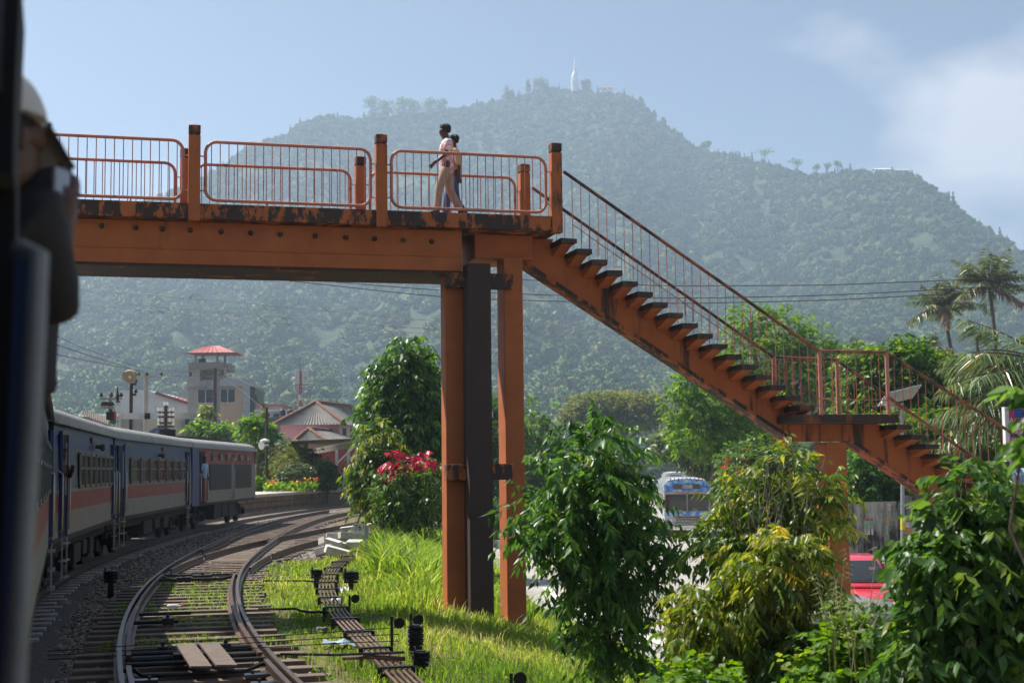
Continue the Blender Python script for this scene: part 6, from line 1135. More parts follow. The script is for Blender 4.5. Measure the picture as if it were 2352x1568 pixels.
# -- bare twigs in the sparse shrub, seeding grass stems before the red car
M_twig = plain('pale_twig', (.24, .19, .14), .8, var=.25, bump=0); M_straw = plain('straw_stem', (.34, .33, .13), .7, var=.2, bump=0)
sh = [o for o in bpy.data.objects if o.name.startswith('sparse_shrub')][0]; rr = random.Random(5)
m = MB()
for i in range(46):
    u0, v0 = rr.uniform(1690, 1850), rr.uniform(1180, 1290); u1 = u0 + rr.uniform(-70, 70); v1 = rr.uniform(1030, 1150); Y = 15.0 + rr.uniform(-.3, .3); a, c = at(u0, v0, Y), at(u1, v1, Y + rr.uniform(-.3, .3)); q = a.lerp(c, .5) + V((rr.uniform(-.1, .1), 0, rr.uniform(0, .12))); m.tube([a, q, c], [.007, .005, .002], 5)
m.build('bare_twigs', M_twig, sh, smooth=60, kind='stuff')
m = MB()
for i in range(30):
    u, Y = rr.uniform(1870, 2010), rr.uniform(12.0, 13.2); b_ = at(u, 1570, Y); h = rr.uniform(.5, 1.25); d = V((rr.uniform(-.5, .5), rr.uniform(-.2, .2), 0)); m.tube([b_, b_ + V((0, 0, h * .6)) + d * .15, b_ + V((0, 0, h)) + d * .6], [.005, .004, .0015], 5)
    tp = b_ + V((0, 0, h)) + d * .6
    for k in range(7): e = tp - V((0, 0, .04 * k)) - d * .03 * k; m.tube([e, e + V((rr.uniform(-.09, .09), rr.uniform(-.09, .09), -.03))], [.0025, .001], 4)
m.build('seeding_grass', M_straw, label='thin seeding grass stems rising between the bushes before the red car', cat='grass', kind='stuff')
# ------------------------------------------------------------------ street: vehicles, fence, lamp, signs
def carpaint(name, c, rough=.25, metal=0):
    if name in MATS: return MATS[name]
    m, nt, b, L = newmat(name); b.inputs['Base Color'].default_value = (*c, 1); b.inputs['Roughness'].default_value = rough; b.inputs['Coat Weight'].default_value = .6; b.inputs['Coat Roughness'].default_value = .06; b.inputs['Metallic'].default_value = metal
    n1 = noi(nt, coords(nt), 1.2, 5.0); r = ramp(nt, [(.3, [x * .85 for x in c]), (.7, [min(1, x * 1.1) for x in c])]); L(n1, r.inputs[0]); L(r.outputs[0], b.inputs['Base Color']); return m
M_tyre = plain('tyre_rubber', (.02, .02, .02), .85, var=.2); M_chrome = plain('chrome', (.6, .6, .6), .15, 1, var=.05, bump=0); M_wsc, nt, b, L = newmat('windscreen'); b.inputs['Base Color'].default_value = (.02, .025, .028, 1); b.inputs['Roughness'].default_value = .05; b.inputs['Coat Weight'].default_value = .5
M_gray = plain('grey_canvas', (.17, .17, .175), .75, var=.12, bump=.3); M_brcan = plain('brown_canvas', (.10, .085, .07), .8, var=.15)
class Loc:
    """local frame: x right, y back, z up, seen with its front towards -y, turned by rz"""
    def __init__(s, p, rz): s.p = V(p); s.c, s.s = math.cos(rz), math.sin(rz)
    def __call__(s, x, y, z): return s.p + V((x * s.c - y * s.s, x * s.s + y * s.c, z))
    def ax(s): return (V((s.c, s.s, 0)), V((-s.s, s.c, 0)), V((0, 0, 1)))
    def box(s, m, x0, x1, y0, y1, z0, z1): return m.box(s((x0 + x1) / 2, (y0 + y1) / 2, (z0 + z1) / 2), (x1 - x0, y1 - y0, z1 - z0), s.ax())
def wheel(q, x, y, r, w, t):
    m = MB(); m.tube([q(x - w / 2, y, r), q(x - w * .3, y, r), q(x + w * .3, y, r), q(x + w / 2, y, r)], [r * .86, r, r, r * .86], 20); o = m.build('wheel', M_tyre, t, smooth=40); s = -1 if x < 0 else 1; m = MB(); m.cyl(q(x + s * w * .5, y, r), q(x + s * (w * .5 + .015), y, r), r * .6, r * .5, 14); m.build('hub', M_chrome, o, smooth=30)
M_busg, nt, b, L = newmat('bus_airbrush'); co = coords(nt); n1 = noi(nt, co, 3.2, 5.0, .7); r1 = ramp(nt, [(.3, (.02, .06, .35)), (.45, (.05, .25, .7)), (.55, (.35, .6, .8)), (.62, (.75, .78, .8)), (.7, (.06, .3, .75))]); L(n1, r1.inputs[0]); L(r1.outputs[0], b.inputs['Base Color']); b.inputs['Roughness'].default_value = .3; b.inputs['Coat Weight'].default_value = .5
def bus(cx, Y, w, h, ln, z, label, body, dome, fancy, group='buses on the road'):
    q = Loc((cx, Y, z), -.05); t = thing('bus', q(0, ln / 2, 0), label, 'bus', group); H = w / 2
    def ring(y, top, ins): return [q(x * (1 - ins), y, zz) for x, zz in ((-H, .45), (-H, h * .72), (-H * .96, h * .86), (-H * .8, top * .97), (-H * .4, top), (H * .4, top), (H * .8, top * .97), (H * .96, h * .86), (H, h * .72), (H, .45))]
    m = MB(); m.loft([ring(0, h * .93, .02), ring(.25, h * .985, 0), ring(.6, h, 0), ring(ln - .4, h, 0), ring(ln, h * .95, .03)]); m.build('body', [body], t, smooth=35)
    m = MB(); m.loft([[q(x, y, zz) for x, zz in ((-H * 1.005, h * .755), (-H * .97, h * .875), (-H * .8, h * .955), (0, h * .985), (H * .8, h * .955), (H * .97, h * .875), (H * 1.005, h * .755))] for y in (-.06, .5)]); m.build('dome', [dome], t, smooth=35)
    m = MB(); q.box(m, -H * .58, H * .58, -.09, -.055, h * .80, h * .885); bd = m.build('destination_board', plain('board_grey', (.12, .09, .09), .4), t, bevel=.02)
    for x0, x1 in ((-H * .94, -.03), (.03, H * .94)):
        m = MB(); p = [q(x, -.035, zz) for x, zz in ((x0, h * .44), (x1, h * .44), (x1, h * .715), (x0, h * .715))]; m.prism(p, q(0, -.03, 0) - q(0, 0, 0)); wn = m.build('windscreen', [M_wsc], t, bevel=.03)
        m = MB(); q.box(m, x0 + .08, x0 + .1, -.1, -.08, h * .45, h * .55); m.beam(q((x0 + x1) / 2, -.09, h * .44), q(x0 + (x1 - x0) * .3, -.09, h * .58), .015, .015); m.build('wiper', M_blackp, wn)
    for x in (-H * .72, H * .72):
        m = MB(); m.tube([q(x, -.02, .85), q(x, -.06, .85)], [.11, .09], 14); m.build('headlight', M_chrome, t, smooth=40)
    m = MB(); q.box(m, -H, H, -.12, .0, .42, .62); m.build('bumper', M_chrome, t, bevel=.03); m = MB(); q.box(m, -H * .5, H * .5, -.05, -.02, .7, 1.0); g = m.build('grille', M_blackp, t)
    for k in range(4): m = MB(); q.box(m, -H * .5, H * .5, -.07, -.05, .73 + k * .07, .75 + k * .07); m.build('grille_bar', M_chrome, g)
    for s in (-1, 1):
        m = MB(); m.tube([q(s * H, .05, h * .6), q(s * (H + .16), -.1, h * .6), q(s * (H + .2), -.12, h * .57)], .015, 5); mr = m.build('mirror_arm', M_chrome, t); m = MB(); q.box(m, s * (H + .2) - .08, s * (H + .2) + .08, -.16, -.12, h * .46, h * .58); m.build('mirror', M_chrome, mr, bevel=.03)
        for k in range(5): y0 = 1.2 + k * (ln - 2) / 5; m = MB(); q.box(m, s * H - .012, s * H + .012, y0, y0 + (ln - 2) / 5 - .15, h * .48, h * .72); m.build('side_window', [M_wsc], t)
        for y in (1.6, ln - 2): wheel(q, s * (H - .14), y, .46, .26, t)
    if fancy:
        text('718', 'route_number', q(.05, -.094, h * .842), q.ax()[0], BZ, .26, M_wpaint, bd)
        m = MB(); q.box(m, -.08 - .16, .18 + .12, -.0925, -.09, h * .81, h * .875); m.build('number_panel', plain('dim_white', (.35, .33, .33), .5), bd)
        m = MB(); q.box(m, -H, H, -.10, -.065, h * .722, h * .758); st_ = m.build('name_strip', plain('name_strip_silver', (.5, .42, .36), .4), t); text('ARIYAWANSHA', 'lettering', q(-.28, -.102, h * .74), q.ax()[0], BZ, .11, M_litr, st_); text('SUPER LINE', 'lettering', q(.42, -.102, h * .74), q.ax()[0], BZ, .11, plain('orange_letters', (.8, .35, .05), .5), st_)
        m = MB(); q.box(m, -H, H, -.045, -.005, h * .36, h * .43); m.build('painted_band', [M_busg], t); text('LANKA  ASHOK LEYLAND', 'lettering', q(.1, -.05, h * .345), q.ax()[0], BZ, .13, M_litr, t); text('Your Bliss is', 'lettering', q(-.62, -.075, h * .452), q.ax()[0], BZ, .1, M_wpaint, t); text('Find us on\nFacebook', 'lettering', q(.42, -.075, h * .462), q.ax()[0], BZ, .07, M_wpaint, t)
        for k in range(9): x = -H * .7 + H * 1.4 * k / 8; m = MB(); p = q(x, .02, h * .985 - .05 * abs(x)); m.ell(p, (.035, .035, .05), 8, 4); m.build('marker_lamp', M_litr, t)
    return t
cxb = at(1578, 1150, 72); bus(cxb.x, 72, 2.3, 3.0, 8.5, -1.40, 'decorated blue bus number 718 coming down the road', carpaint('bus_white', (.6, .63, .68)), M_busg, True)
cxb = at(1552, 1090, 150); bus(cxb.x, 150, 2.2, 3.0, 8.5, -1.40, 'plain white bus farther away behind the blue bus', carpaint('bus_plain_white', (.66, .66, .66)), carpaint('bus_plain_white', (.66, .66, .66)), False)
def car(cx, Y, z, rz, col, label, stripes=False, s=1.0, name='car', cat='car', group='cars and vans on the road'):
    q = Loc((cx, Y, z), rz); t = thing(name, q(0, 1.7, 0), label, cat, group); W = .78 * s
    secs = [(-.02, .30, .62, .86), (.12, .24, .74, .95), (.75, .2, .90, 1.0), (1.05, .2, .93, 1.0), (2.9, .2, .95, 1.0), (3.35, .24, .92, .98), (3.5, .34, .85, .9)]
    m = MB(); m.loft([[q(x * W * k, y * s, zz * s) for x, zz in ((-.9, z0), (-1, z0 + .15), (-1, (z0 + z1) / 2), (-.96, z1 - .05), (-.8, z1), (.8, z1), (.96, z1 - .05), (1, (z0 + z1) / 2), (1, z0 + .15), (.9, z0))] for y, z0, z1, k in secs]); m.build('body', [col], t, smooth=50)
    cab = [(.85, .92, .96, .99), (1.55, .92, 1.44, .84), (1.9, .92, 1.50, .83), (2.8, .92, 1.49, .83), (3.4, .92, 1.0, .95)]
    def cr(y, z0, z1, k, e=0): return [q(x, y * s, zz * s) for x, zz in ((-W * .97, z0), (-W * (.97 + (k - .97) * .3), z0 + (z1 - z0) * .3), (-W * k, z1 - .06), (-W * k * .85, z1), (W * k * .85, z1), (W * k, z1 - .06), (W * (.97 + (k - .97) * .3), z0 + (z1 - z0) * .3), (W * .97, z0))]
    m = MB(); m.loft([cr(*c) for c in cab]); m.build('cabin', [col], t, smooth=50)
    m = MB(); a, c = V((0, .93, 1.0)), V((0, 1.53, 1.43)); pw = [q(x, (a.y + (c.y - a.y) * k) * s - .012, (a.z + (c.z - a.z) * k) * s + .014) for x, k in ((-W * .86, .03), (W * .86, .03), (W * .74, .93), (-W * .74, .93))]; m.prism(pw, q(0, -.006, .008) - q(0, 0, 0)); wn = m.build('windscreen', [M_wsc], t)
    m = MB(); m.beam(q(-.1, .96 * s, 1.04 * s), q(.45 * s, 1.0 * s, 1.08 * s), .02, .015); m.build('wiper', M_blackp, wn)
    for sx in (-1, 1):
        m = MB(); p = [q(sx * (W * .975 + .004), y * s, zz * s) for y, zz in ((1.12, 1.0), (3.1, 1.0), (2.75, 1.38), (1.65, 1.38))]; p[2] = q(sx * (W * .865 + .004), 2.75 * s, 1.38 * s); p[3] = q(sx * (W * .865 + .004), 1.65 * s, 1.38 * s); m.prism(p, q(sx * .006, 0, 0) - q(0, 0, 0)); m.build('side_window', [M_wsc], t)
        m = MB(); m.ell(q(sx * (W + .1) * 1, 1.05 * s, 1.03 * s), (.10, .07, .075), 10, 6); mr = m.build('mirror', [col], t, smooth=50); m = MB(); m.ell(q(sx * (W + .13), 1.02 * s, 1.03 * s), (.085, .06, .06), 10, 6); m.build('mirror_cover', M_blackp, mr, smooth=50)
        m = MB(); m.ell(q(sx * W * .68, .09 * s, .70 * s), (.16, .10, .10), 12, 6); m.build('headlight', M_chrome, t, smooth=50)
        for y in (.62, 2.85): wheel(q, sx * (W - .09), y * s, .27 * s, .17, t)
    if stripes:
        for x in (-.26, .26): m = MB(); m.hexa([q(x - .09, .16, .765), q(x + .09, .16, .765), q(x + .09, .93, .945), q(x - .09, .93, .945), q(x - .09, .16, .771), q(x + .09, .16, .771), q(x + .09, .93, .951), q(x - .09, .93, .951)]); m.build('bonnet_stripe', M_blackp, t)
        m = MB(); q.box(m, .42, .54, 1.30, 1.31, 1.29, 1.38); m.build('windscreen_sticker', M_wpaint, wn)
    m = MB(); q.box(m, -W * .4, W * .4, -.03, .03, .42, .56); m.build('grille', M_blackp, t); return t
cx = at(1936, 1330, 30.3); car(cx.x, 29.2, -1.40, -.14, carpaint('red_car_paint', (.62, .035, .07)), 'red hatchback with black bonnet stripes beside the stair pier', True, 1.06)
cx = at(1496, 1085, 150); car(cx.x, 150, -1.38, 0, carpaint('car_white', (.6, .62, .65)), 'white car far down the road left of the buses'); cx = at(1508, 1072, 175); car(cx.x, 175, -1.38, 0, carpaint('car_silver', (.35, .4, .45)), 'silver van behind the white car far down the road', s=1.3)
def tuk(cx, Y, z, rz, bodyc, hood, label, back=False):
    q = Loc((cx, Y, z), rz); t = thing('three_wheeler', q(0, 1.2, 0), label, 'three-wheeler', 'three-wheeled taxis')
    secs = [(0, .25, .75, .35), (.25, .22, .95, .5), (.6, .22, .95, .62), (2.4, .25, .95, .65), (2.6, .35, .9, .6)]
    m = MB(); m.loft([[q(x, y, zz) for x, zz in ((-w, z0), (-w * 1.03, (z0 + z1) / 2), (-w * .95, z1), (w * .95, z1), (w * 1.03, (z0 + z1) / 2), (w, z0))] for y, z0, z1, w in secs]); m.build('body', [bodyc], t, smooth=40)
    m = MB(); m.loft([[q(x, y, zz) for x, zz in ((-w, zb), (-w * 1.02, zt - .16), (-w * .8, zt - .02), (0, zt + .02), (w * .8, zt - .02), (w * 1.02, zt - .16), (w, zb))] for y, zb, zt, w in ((.35, 1.42, 1.55, .52), (.55, 1.42, 1.66, .6), (1.4, 1.40, 1.72, .64), (2.2, .98, 1.70, .65), (2.55, .92, 1.5, .62), (2.6, .92, 1.2, .6))]); m.build('hood', hood, t, smooth=40)
    m = MB(); m.prism([q(-.46, .2, .95), q(.46, .2, .95), q(.5, .42, 1.5), q(-.5, .42, 1.5)], q(0, .015, 0) - q(0, 0, 0)); m.build('windscreen', [M_wsc], t)
    for x in (-.5, .5): m = MB(); m.cyl(q(x, .3, .9), q(x, .5, 1.5), .025, n=6); m.build('pillar', [bodyc], t)
    wheel(q, 0, .35, .24, .12, t); wheel(q, -.56, 2.05, .24, .12, t); wheel(q, .56, 2.05, .24, .12, t)
    m = MB(); m.ell(q(0, -.02, .72), (.1, .06, .1), 10, 6); m.build('headlight', M_chrome, t, smooth=50)
    m = MB(); q.box(m, -.5, .5, 2.6, 2.64, 1.1, 1.35); m.build('rear_window', [M_wsc], t)
    for x in (-.48, .48): m = MB(); q.box(m, x - .09, x + .09, 2.6, 2.66, .7, .82); m.build('tail_light', M_litr, t)
    return t
GRN = carpaint('three_wheeler_green', (.015, .16, .075)); RED3 = carpaint('three_wheeler_red', (.3, .03, .03))
tuk(at(2005, 1400, 20.5).x, 18.9, -1.40, .5, carpaint('three_wheeler_dark', (.03, .03, .035)), M_gray, 'three-wheeler with grey canvas hood parked below the red car'); tuk(at(1878, 1340, 24.5).x, 23.4, -1.40, .4, carpaint('three_wheeler_dark', (.03, .03, .035)), M_brcan, 'three-wheeler with brown hood parked left of the red car')
tuk(at(2100, 1540, 15.4).x, 17.3, -1.50, math.pi + .1, GRN, GRN, 'green three-wheeler seen from behind at the bottom right'); cx = at(1520, 1092, 140); tuk(cx.x, 140, -1.38, .3, GRN, M_brcan, 'green three-wheeler far away beside the white bus')
# blue plastic drum half hidden by the yellow bush
p = at(1668, 1535, 15.0); tb = thing('plastic_drum', (p.x, 15.6, -1.3), 'blue plastic drum half hidden behind the yellow bush', 'drum'); m = MB(); M_bdrum = plain('blue_plastic', (.02, .09, .5), .35, var=.1)
m.tube([(p.x, 15.6, -1.3 + z) for z in (0, .05, .3, .34, .38, .7, .74, .78, 1.05, 1.12)], [.27, .3, .3, .315, .3, .3, .315, .3, .3, .24], 18); m.build('drum', M_bdrum, tb, smooth=40); m = MB(); m.cyl((p.x + .1, 15.6, -.18), (p.x + .1, 15.6, -.14), .04, n=8); m.build('cap', M_blackp, tb)
# -- corrugated fence with torn posters
M_fence, nt, b, L = newmat('mouldy_sheet_fence'); n1 = noi(nt, coords(nt, (1, 1, .18)), 3.5, 8.0, .7); n2 = noi(nt, coords(nt), .8, 5.0, .6); r1 = ramp(nt, [(.42, (.40, .40, .37)), (.52, (.20, .20, .18)), (.6, (.03, .03, .028))]); ad = N(nt, 'ShaderNodeMath', operation='MULTIPLY_ADD'); L(n2, ad.inputs[0]); ad.inputs[1].default_value = .5; L(n1, ad.inputs[2]); sb_ = N(nt, 'ShaderNodeMath', operation='SUBTRACT'); L(ad.outputs[0], sb_.inputs[0]); sb_.inputs[1].default_value = .25; L(sb_.outputs[0], r1.inputs[0]); L(r1.outputs[0], b.inputs['Base Color']); b.inputs['Roughness'].default_value = .7
YF = 52.2; fe = thing('corrugated_fence', (14, YF, -1.3), 'mouldy grey corrugated sheet fence with torn posters across the road', 'fence'); x = at(1925, 1200, YF).x; k = 0
while x < 24:
    w = .84; zt = at(2000, 1145, YF).z + random.uniform(-.06, .06) + (.06 if k > 2 else -.12); m = MB(); n = 22; vs = []
    for i in range(n + 1): o = [0, -.022, -.022, 0][i % 4]; vs += [(x + w * i / n, YF + .12 * (x - 12) * .9 + o + .01 * (k % 2), -1.3), (x + w * i / n, YF + .12 * (x - 12) * .9 + o + .01 * (k % 2), zt)]
    m.add(vs, [(2 * i, 2 * i + 2, 2 * i + 3, 2 * i + 1) for i in range(n)]); m.build('sheet', M_fence, fe); x += w - .02; k += 1
M_pp = [plain('poster_%d' % i, c, .8, var=.45, scale=7, dirt=(.25, .24, .22), dscale=6, damt=.9, bump=0) for i, c in enumerate([(.5, .06, .06), (.25, .45, .3), (.65, .62, .55), (.55, .28, .05), (.2, .35, .5), (.6, .6, .6)])]
def poster(u0, u1, v0, v1, bands, label, txt=None):
    a = at(u0, v0, YF - .1); c = at(u1, v1, YF - .1); yy = lambda x: YF + .12 * (x - 12) * .9 - .045; t = thing('poster', (a.x, yy(a.x), c.z), label, 'poster', 'torn posters on the fence'); h = a.z - c.z; z = a.z
    for i, (f_, mt) in enumerate(bands): m = MB(); m.hexa([(a.x, yy(a.x), z - h * f_ + .004), (c.x, yy(c.x), z - h * f_ + .004), (c.x, yy(c.x) + .008, z - h * f_ + .004), (a.x, yy(a.x) + .008, z - h * f_ + .004), (a.x, yy(a.x), z), (c.x, yy(c.x), z), (c.x, yy(c.x) + .008, z), (a.x, yy(a.x) + .008, z)]); m.build('paper', M_pp[mt], t); z -= h * f_
    if txt: text(txt[0], 'lettering', ((a.x + c.x) / 2, yy((a.x + c.x) / 2) - .012, a.z - h * txt[2]), (1, .108, 0), BZ, txt[1], txt[3], t)
poster(1951, 1968, 1184, 1224, [(.18, 0), (.6, 5), (.22, 0)], 'narrow red bordered poster headed 2026', ('2026', .17, .1, M_wpaint)); poster(1985, 2013, 1190, 1228, [(.15, 0), (.5, 1), (.35, 2)], 'torn green and pink poster'); poster(2017, 2024, 1191, 1212, [(.3, 0), (.7, 5)], 'small red striped poster scrap'); poster(2038, 2044, 1190, 1230, [(.4, 3), (.6, 1)], 'narrow orange and teal strip poster')
poster(2082, 2098, 1186, 1238, [(.25, 0), (.25, 5), (.25, 3), (.25, 5)], 'orange and white poster right of the lamp post'); poster(2100, 2125, 1218, 1240, [(.5, 5), (.5, 3)], 'white poster with orange foot'); poster(2146, 2178, 1182, 1235, [(.35, 0), (.3, 4), (.2, 3), (.15, 5)], 'large red, blue and orange poster near the right tree', ('6-11', .2, .82, M_blackp)); poster(2040, 2070, 1157, 1172, [(1, 5)], 'faded poster scrap high on the fence', ('cecb', .22, .5, M_litr))
p = at(2030, 1297, 49.5); m = MB(); rng = rg(91)
for k in range(16): c = V((p.x + rng.normal() * .35, 49.9 + rng.normal() * .15, -1.2 + rng.random() * .12)); m.ell(c, (.2, .14, .08), 7, 4)
m.build('rubbish_heap', [plain('rubbish_mixed', (.4, .4, .48), .6, var=.7, scale=9)], label='small heap of crumpled papers and bags on the pavement', cat='rubbish')
# -- solar street lamp
YL = 46.0; b0 = at(2074, 1325, YL); tp = at(2072, 925, YL); sl_ = thing('solar_lamp', (b0.x, YL, -1.45), 'grey street lamp post with tilted solar panel beside the second flight', 'street lamp'); M_galv = plain('galvanised_post', (.36, .38, .40), .45, .5, var=.1)
m = MB(); m.cyl((b0.x, YL, -1.45), tp, .075, .055, 12); m.build('post', M_galv, sl_, smooth=50); m = MB(); pc = at(2066, 908, YL); m.box(pc, (1.2, .9, .04), X=(V((.97, .1, .22)).normalized(), V((-.1, .9, -.42)).normalized(), V((-.22, .40, .9)).normalized())); pn = m.build('solar_panel', plain('solar_frame', (.5, .52, .55), .4, .3), sl_)
m = MB(); m.box(pc + V((-.01, -.015, -.028)), (1.1, .82, .012), X=(V((.97, .1, .22)).normalized(), V((-.1, .9, -.42)).normalized(), V((-.22, .40, .9)).normalized())); m.build('panel_underside', plain('panel_back', (.38, .42, .46), .4), pn)
a = at(2072, 938, YL); m = MB(); m.beam(a, a + V((-.35, -.1, .12)), .05, .05); ar = m.build('lamp_arm', M_galv, sl_); m = MB(); m.beam(a + V((-.3, -.1, .02)), a + V((-.72, -.15, .2)), .2, .07); m.build('lamp_head', M_wht, ar, bevel=.02)
a, c = at(2074, 1184, YL), at(2074, 1216, YL); m = MB(); m.cyl(c, a, .082, n=12); m.build('yellow_sticker', plain('yellow_sticker', (.75, .55, .03), .6, var=.3, scale=14), sl_)
# -- tall sign at the right edge
YB = 34.0; a, c = at(2307, 934, YB), at(2420, 1058, YB); sg = thing('price_sign', (a.x + .8, YB, -1.4), 'tall blue sign with white frame and red price boxes at the right edge', 'sign'); M_sblue = plain('sign_blue', (.02, .06, .35), .4, var=.08, bump=0); M_sred = plain('sign_crimson', (.5, .02, .09), .4, var=.08, bump=0)
m = MB(); m.bx(a.x, c.x, YB, YB + .2, c.z, a.z); m.build('frame', M_wht, sg); m = MB(); m.bx(a.x + .1, c.x - .1, YB - .012, YB, c.z + .06, a.z - .06); m.build('face', M_sblue, sg); m = MB(); e = at(2340, 1000, YB); m.bx(a.x + .1, a.x + .22, YB - .018, YB - .012, a.z - .5, a.z - .06); m.build('pink_edge', M_sred, sg)
for v, s1, s2 in ((967, 'ACC', '6000'), (990, 'BS', '1850'), (1012, 'NON', '800')):
    p0 = at(2319, v - 8, YB - .02); p1 = at(2372, v + 6, YB - .02); m = MB(); m.bx(p0.x, p1.x, YB - .03, YB - .013, p1.z, p0.z); bx1 = m.build('price_box', M_sred, sg); text(s1, 'lettering', at(2337, v - 1, YB - .034), (1, 0, 0), BZ, .2, M_wpaint, bx1); text(s2, 'lettering', at(2340, v + 10, YB - .03), (1, 0, 0), BZ, .09, M_wpaint, bx1)
for u in (2326, 2340): 
    p = at(u, 1037, YB - .03); m = MB(); pts = [p + V((.11 * math.cos(t_), 0, .10 * math.sin(t_))) for t_ in np.linspace(-.6, 5.2, 12)]; m.tube(pts, .028, 6); m.build('red_letter', M_litr, sg, smooth=60); m = MB(); m.tube([p + V((-.05, 0, -.03)), p + V((.02, 0, .03)), p + V((.06, 0, -.02))], .02, 6); m.build('red_letter', M_litr, sg)
for u in (2322, 2395): p = at(u, 1000, YB + .1); m = MB(); m.cyl((p.x, YB + .1, -1.45), (p.x, YB + .1, c.z), .06, n=8); m.build('leg', M_galv, sg)
a, c = at(2314, 1075, 33), at(2400, 1150, 33); m = MB(); rng = rg(92); nx_ = 14; vs = [];
for i in range(nx_ + 1):
    for j in range(9): vs.append((a.x + (c.x - a.x) * i / nx_, 33 + .12 * math.sin(i * 1.3 + j * .7) + .05 * rng.normal(), a.z + (c.z - a.z) * j / 8 - .1 * (i % 3) * (j == 8)))
m.add(vs, [(i * 9 + j, i * 9 + j + 1, (i + 1) * 9 + j + 1, (i + 1) * 9 + j) for i in range(nx_) for j in range(8)]); m.build('plastic_awning', plain('blue_white_plastic', (.45, .58, .75), .4, var=.5, scale=2.5), smooth=60, label='crumpled white and blue plastic awning under the price sign', cat='awning')
# -- low white wall beside the road behind the columns
a, c = at(1085, 1240, 64), at(1215, 1262, 64); wl = thing('low_wall', (a.x, 64, -1.45), 'low whitewashed wall with black stains behind the bridge columns', 'wall'); M_lw = stained('limewash_mould', (.6, .6, .56), (.05, .05, .045), .48, .62, 3, .15)
for i in range(6): x0 = a.x + (c.x - a.x) * i / 6; m = MB(); m.bx(x0, x0 + (c.x - a.x) / 6 - .02, 64, 64.2, -1.5, a.z + random.uniform(-.02, .02)); m.build('wall_section', M_lw, wl, bevel=.02)
m = MB(); m.hexa([(float(road_l(y)) + dx_, y, zz) for zz in (-1.5, -1.36) for dx_, y in ((-3, 40), (0, 40), (0, 64), (-2.2, 64))]); m.build('pavement', M_pave, kind='structure')
# ------------------------------------------------------------------ people
def skin_mesh(name, joints, edges, mat, parent, sub=2):
    names = list(joints); me = bpy.data.meshes.new(name); o0 = V((0, 0, 0)); p = parent
    while p is not None: o0 += p.location; p = p.parent
    me.from_pydata([tuple(V(joints[n][0]) - o0) for n in names], [(names.index(a), names.index(b_)) for a, b_ in edges], []); o = bpy.data.objects.new(name, me); COL.objects.link(o); o.parent = parent
    md = o.modifiers.new('skin', 'SKIN'); md.use_smooth_shade = True; sk = me.skin_vertices[0].data
    for i, n in enumerate(names): r = joints[n][1]; sk[i].radius = (r, r); sk[i].use_root = (i == 0)
    s = o.modifiers.new('sub', 'SUBSURF'); s.levels = sub; s.render_levels = sub; me.materials.append(mat); return o
def skinmat(name, c):
    m, nt, b, L = newmat(name); b.inputs['Base Color'].default_value = (*c, 1); b.inputs['Roughness'].default_value = .5; b.inputs['Subsurface Weight'].default_value = .05; return m
M_skin = skinmat('brown_skin', (.085, .042, .027)); M_hair = plain('black_hair', (.010, .009, .009), .55, var=.2, scale=60, bump=.8)
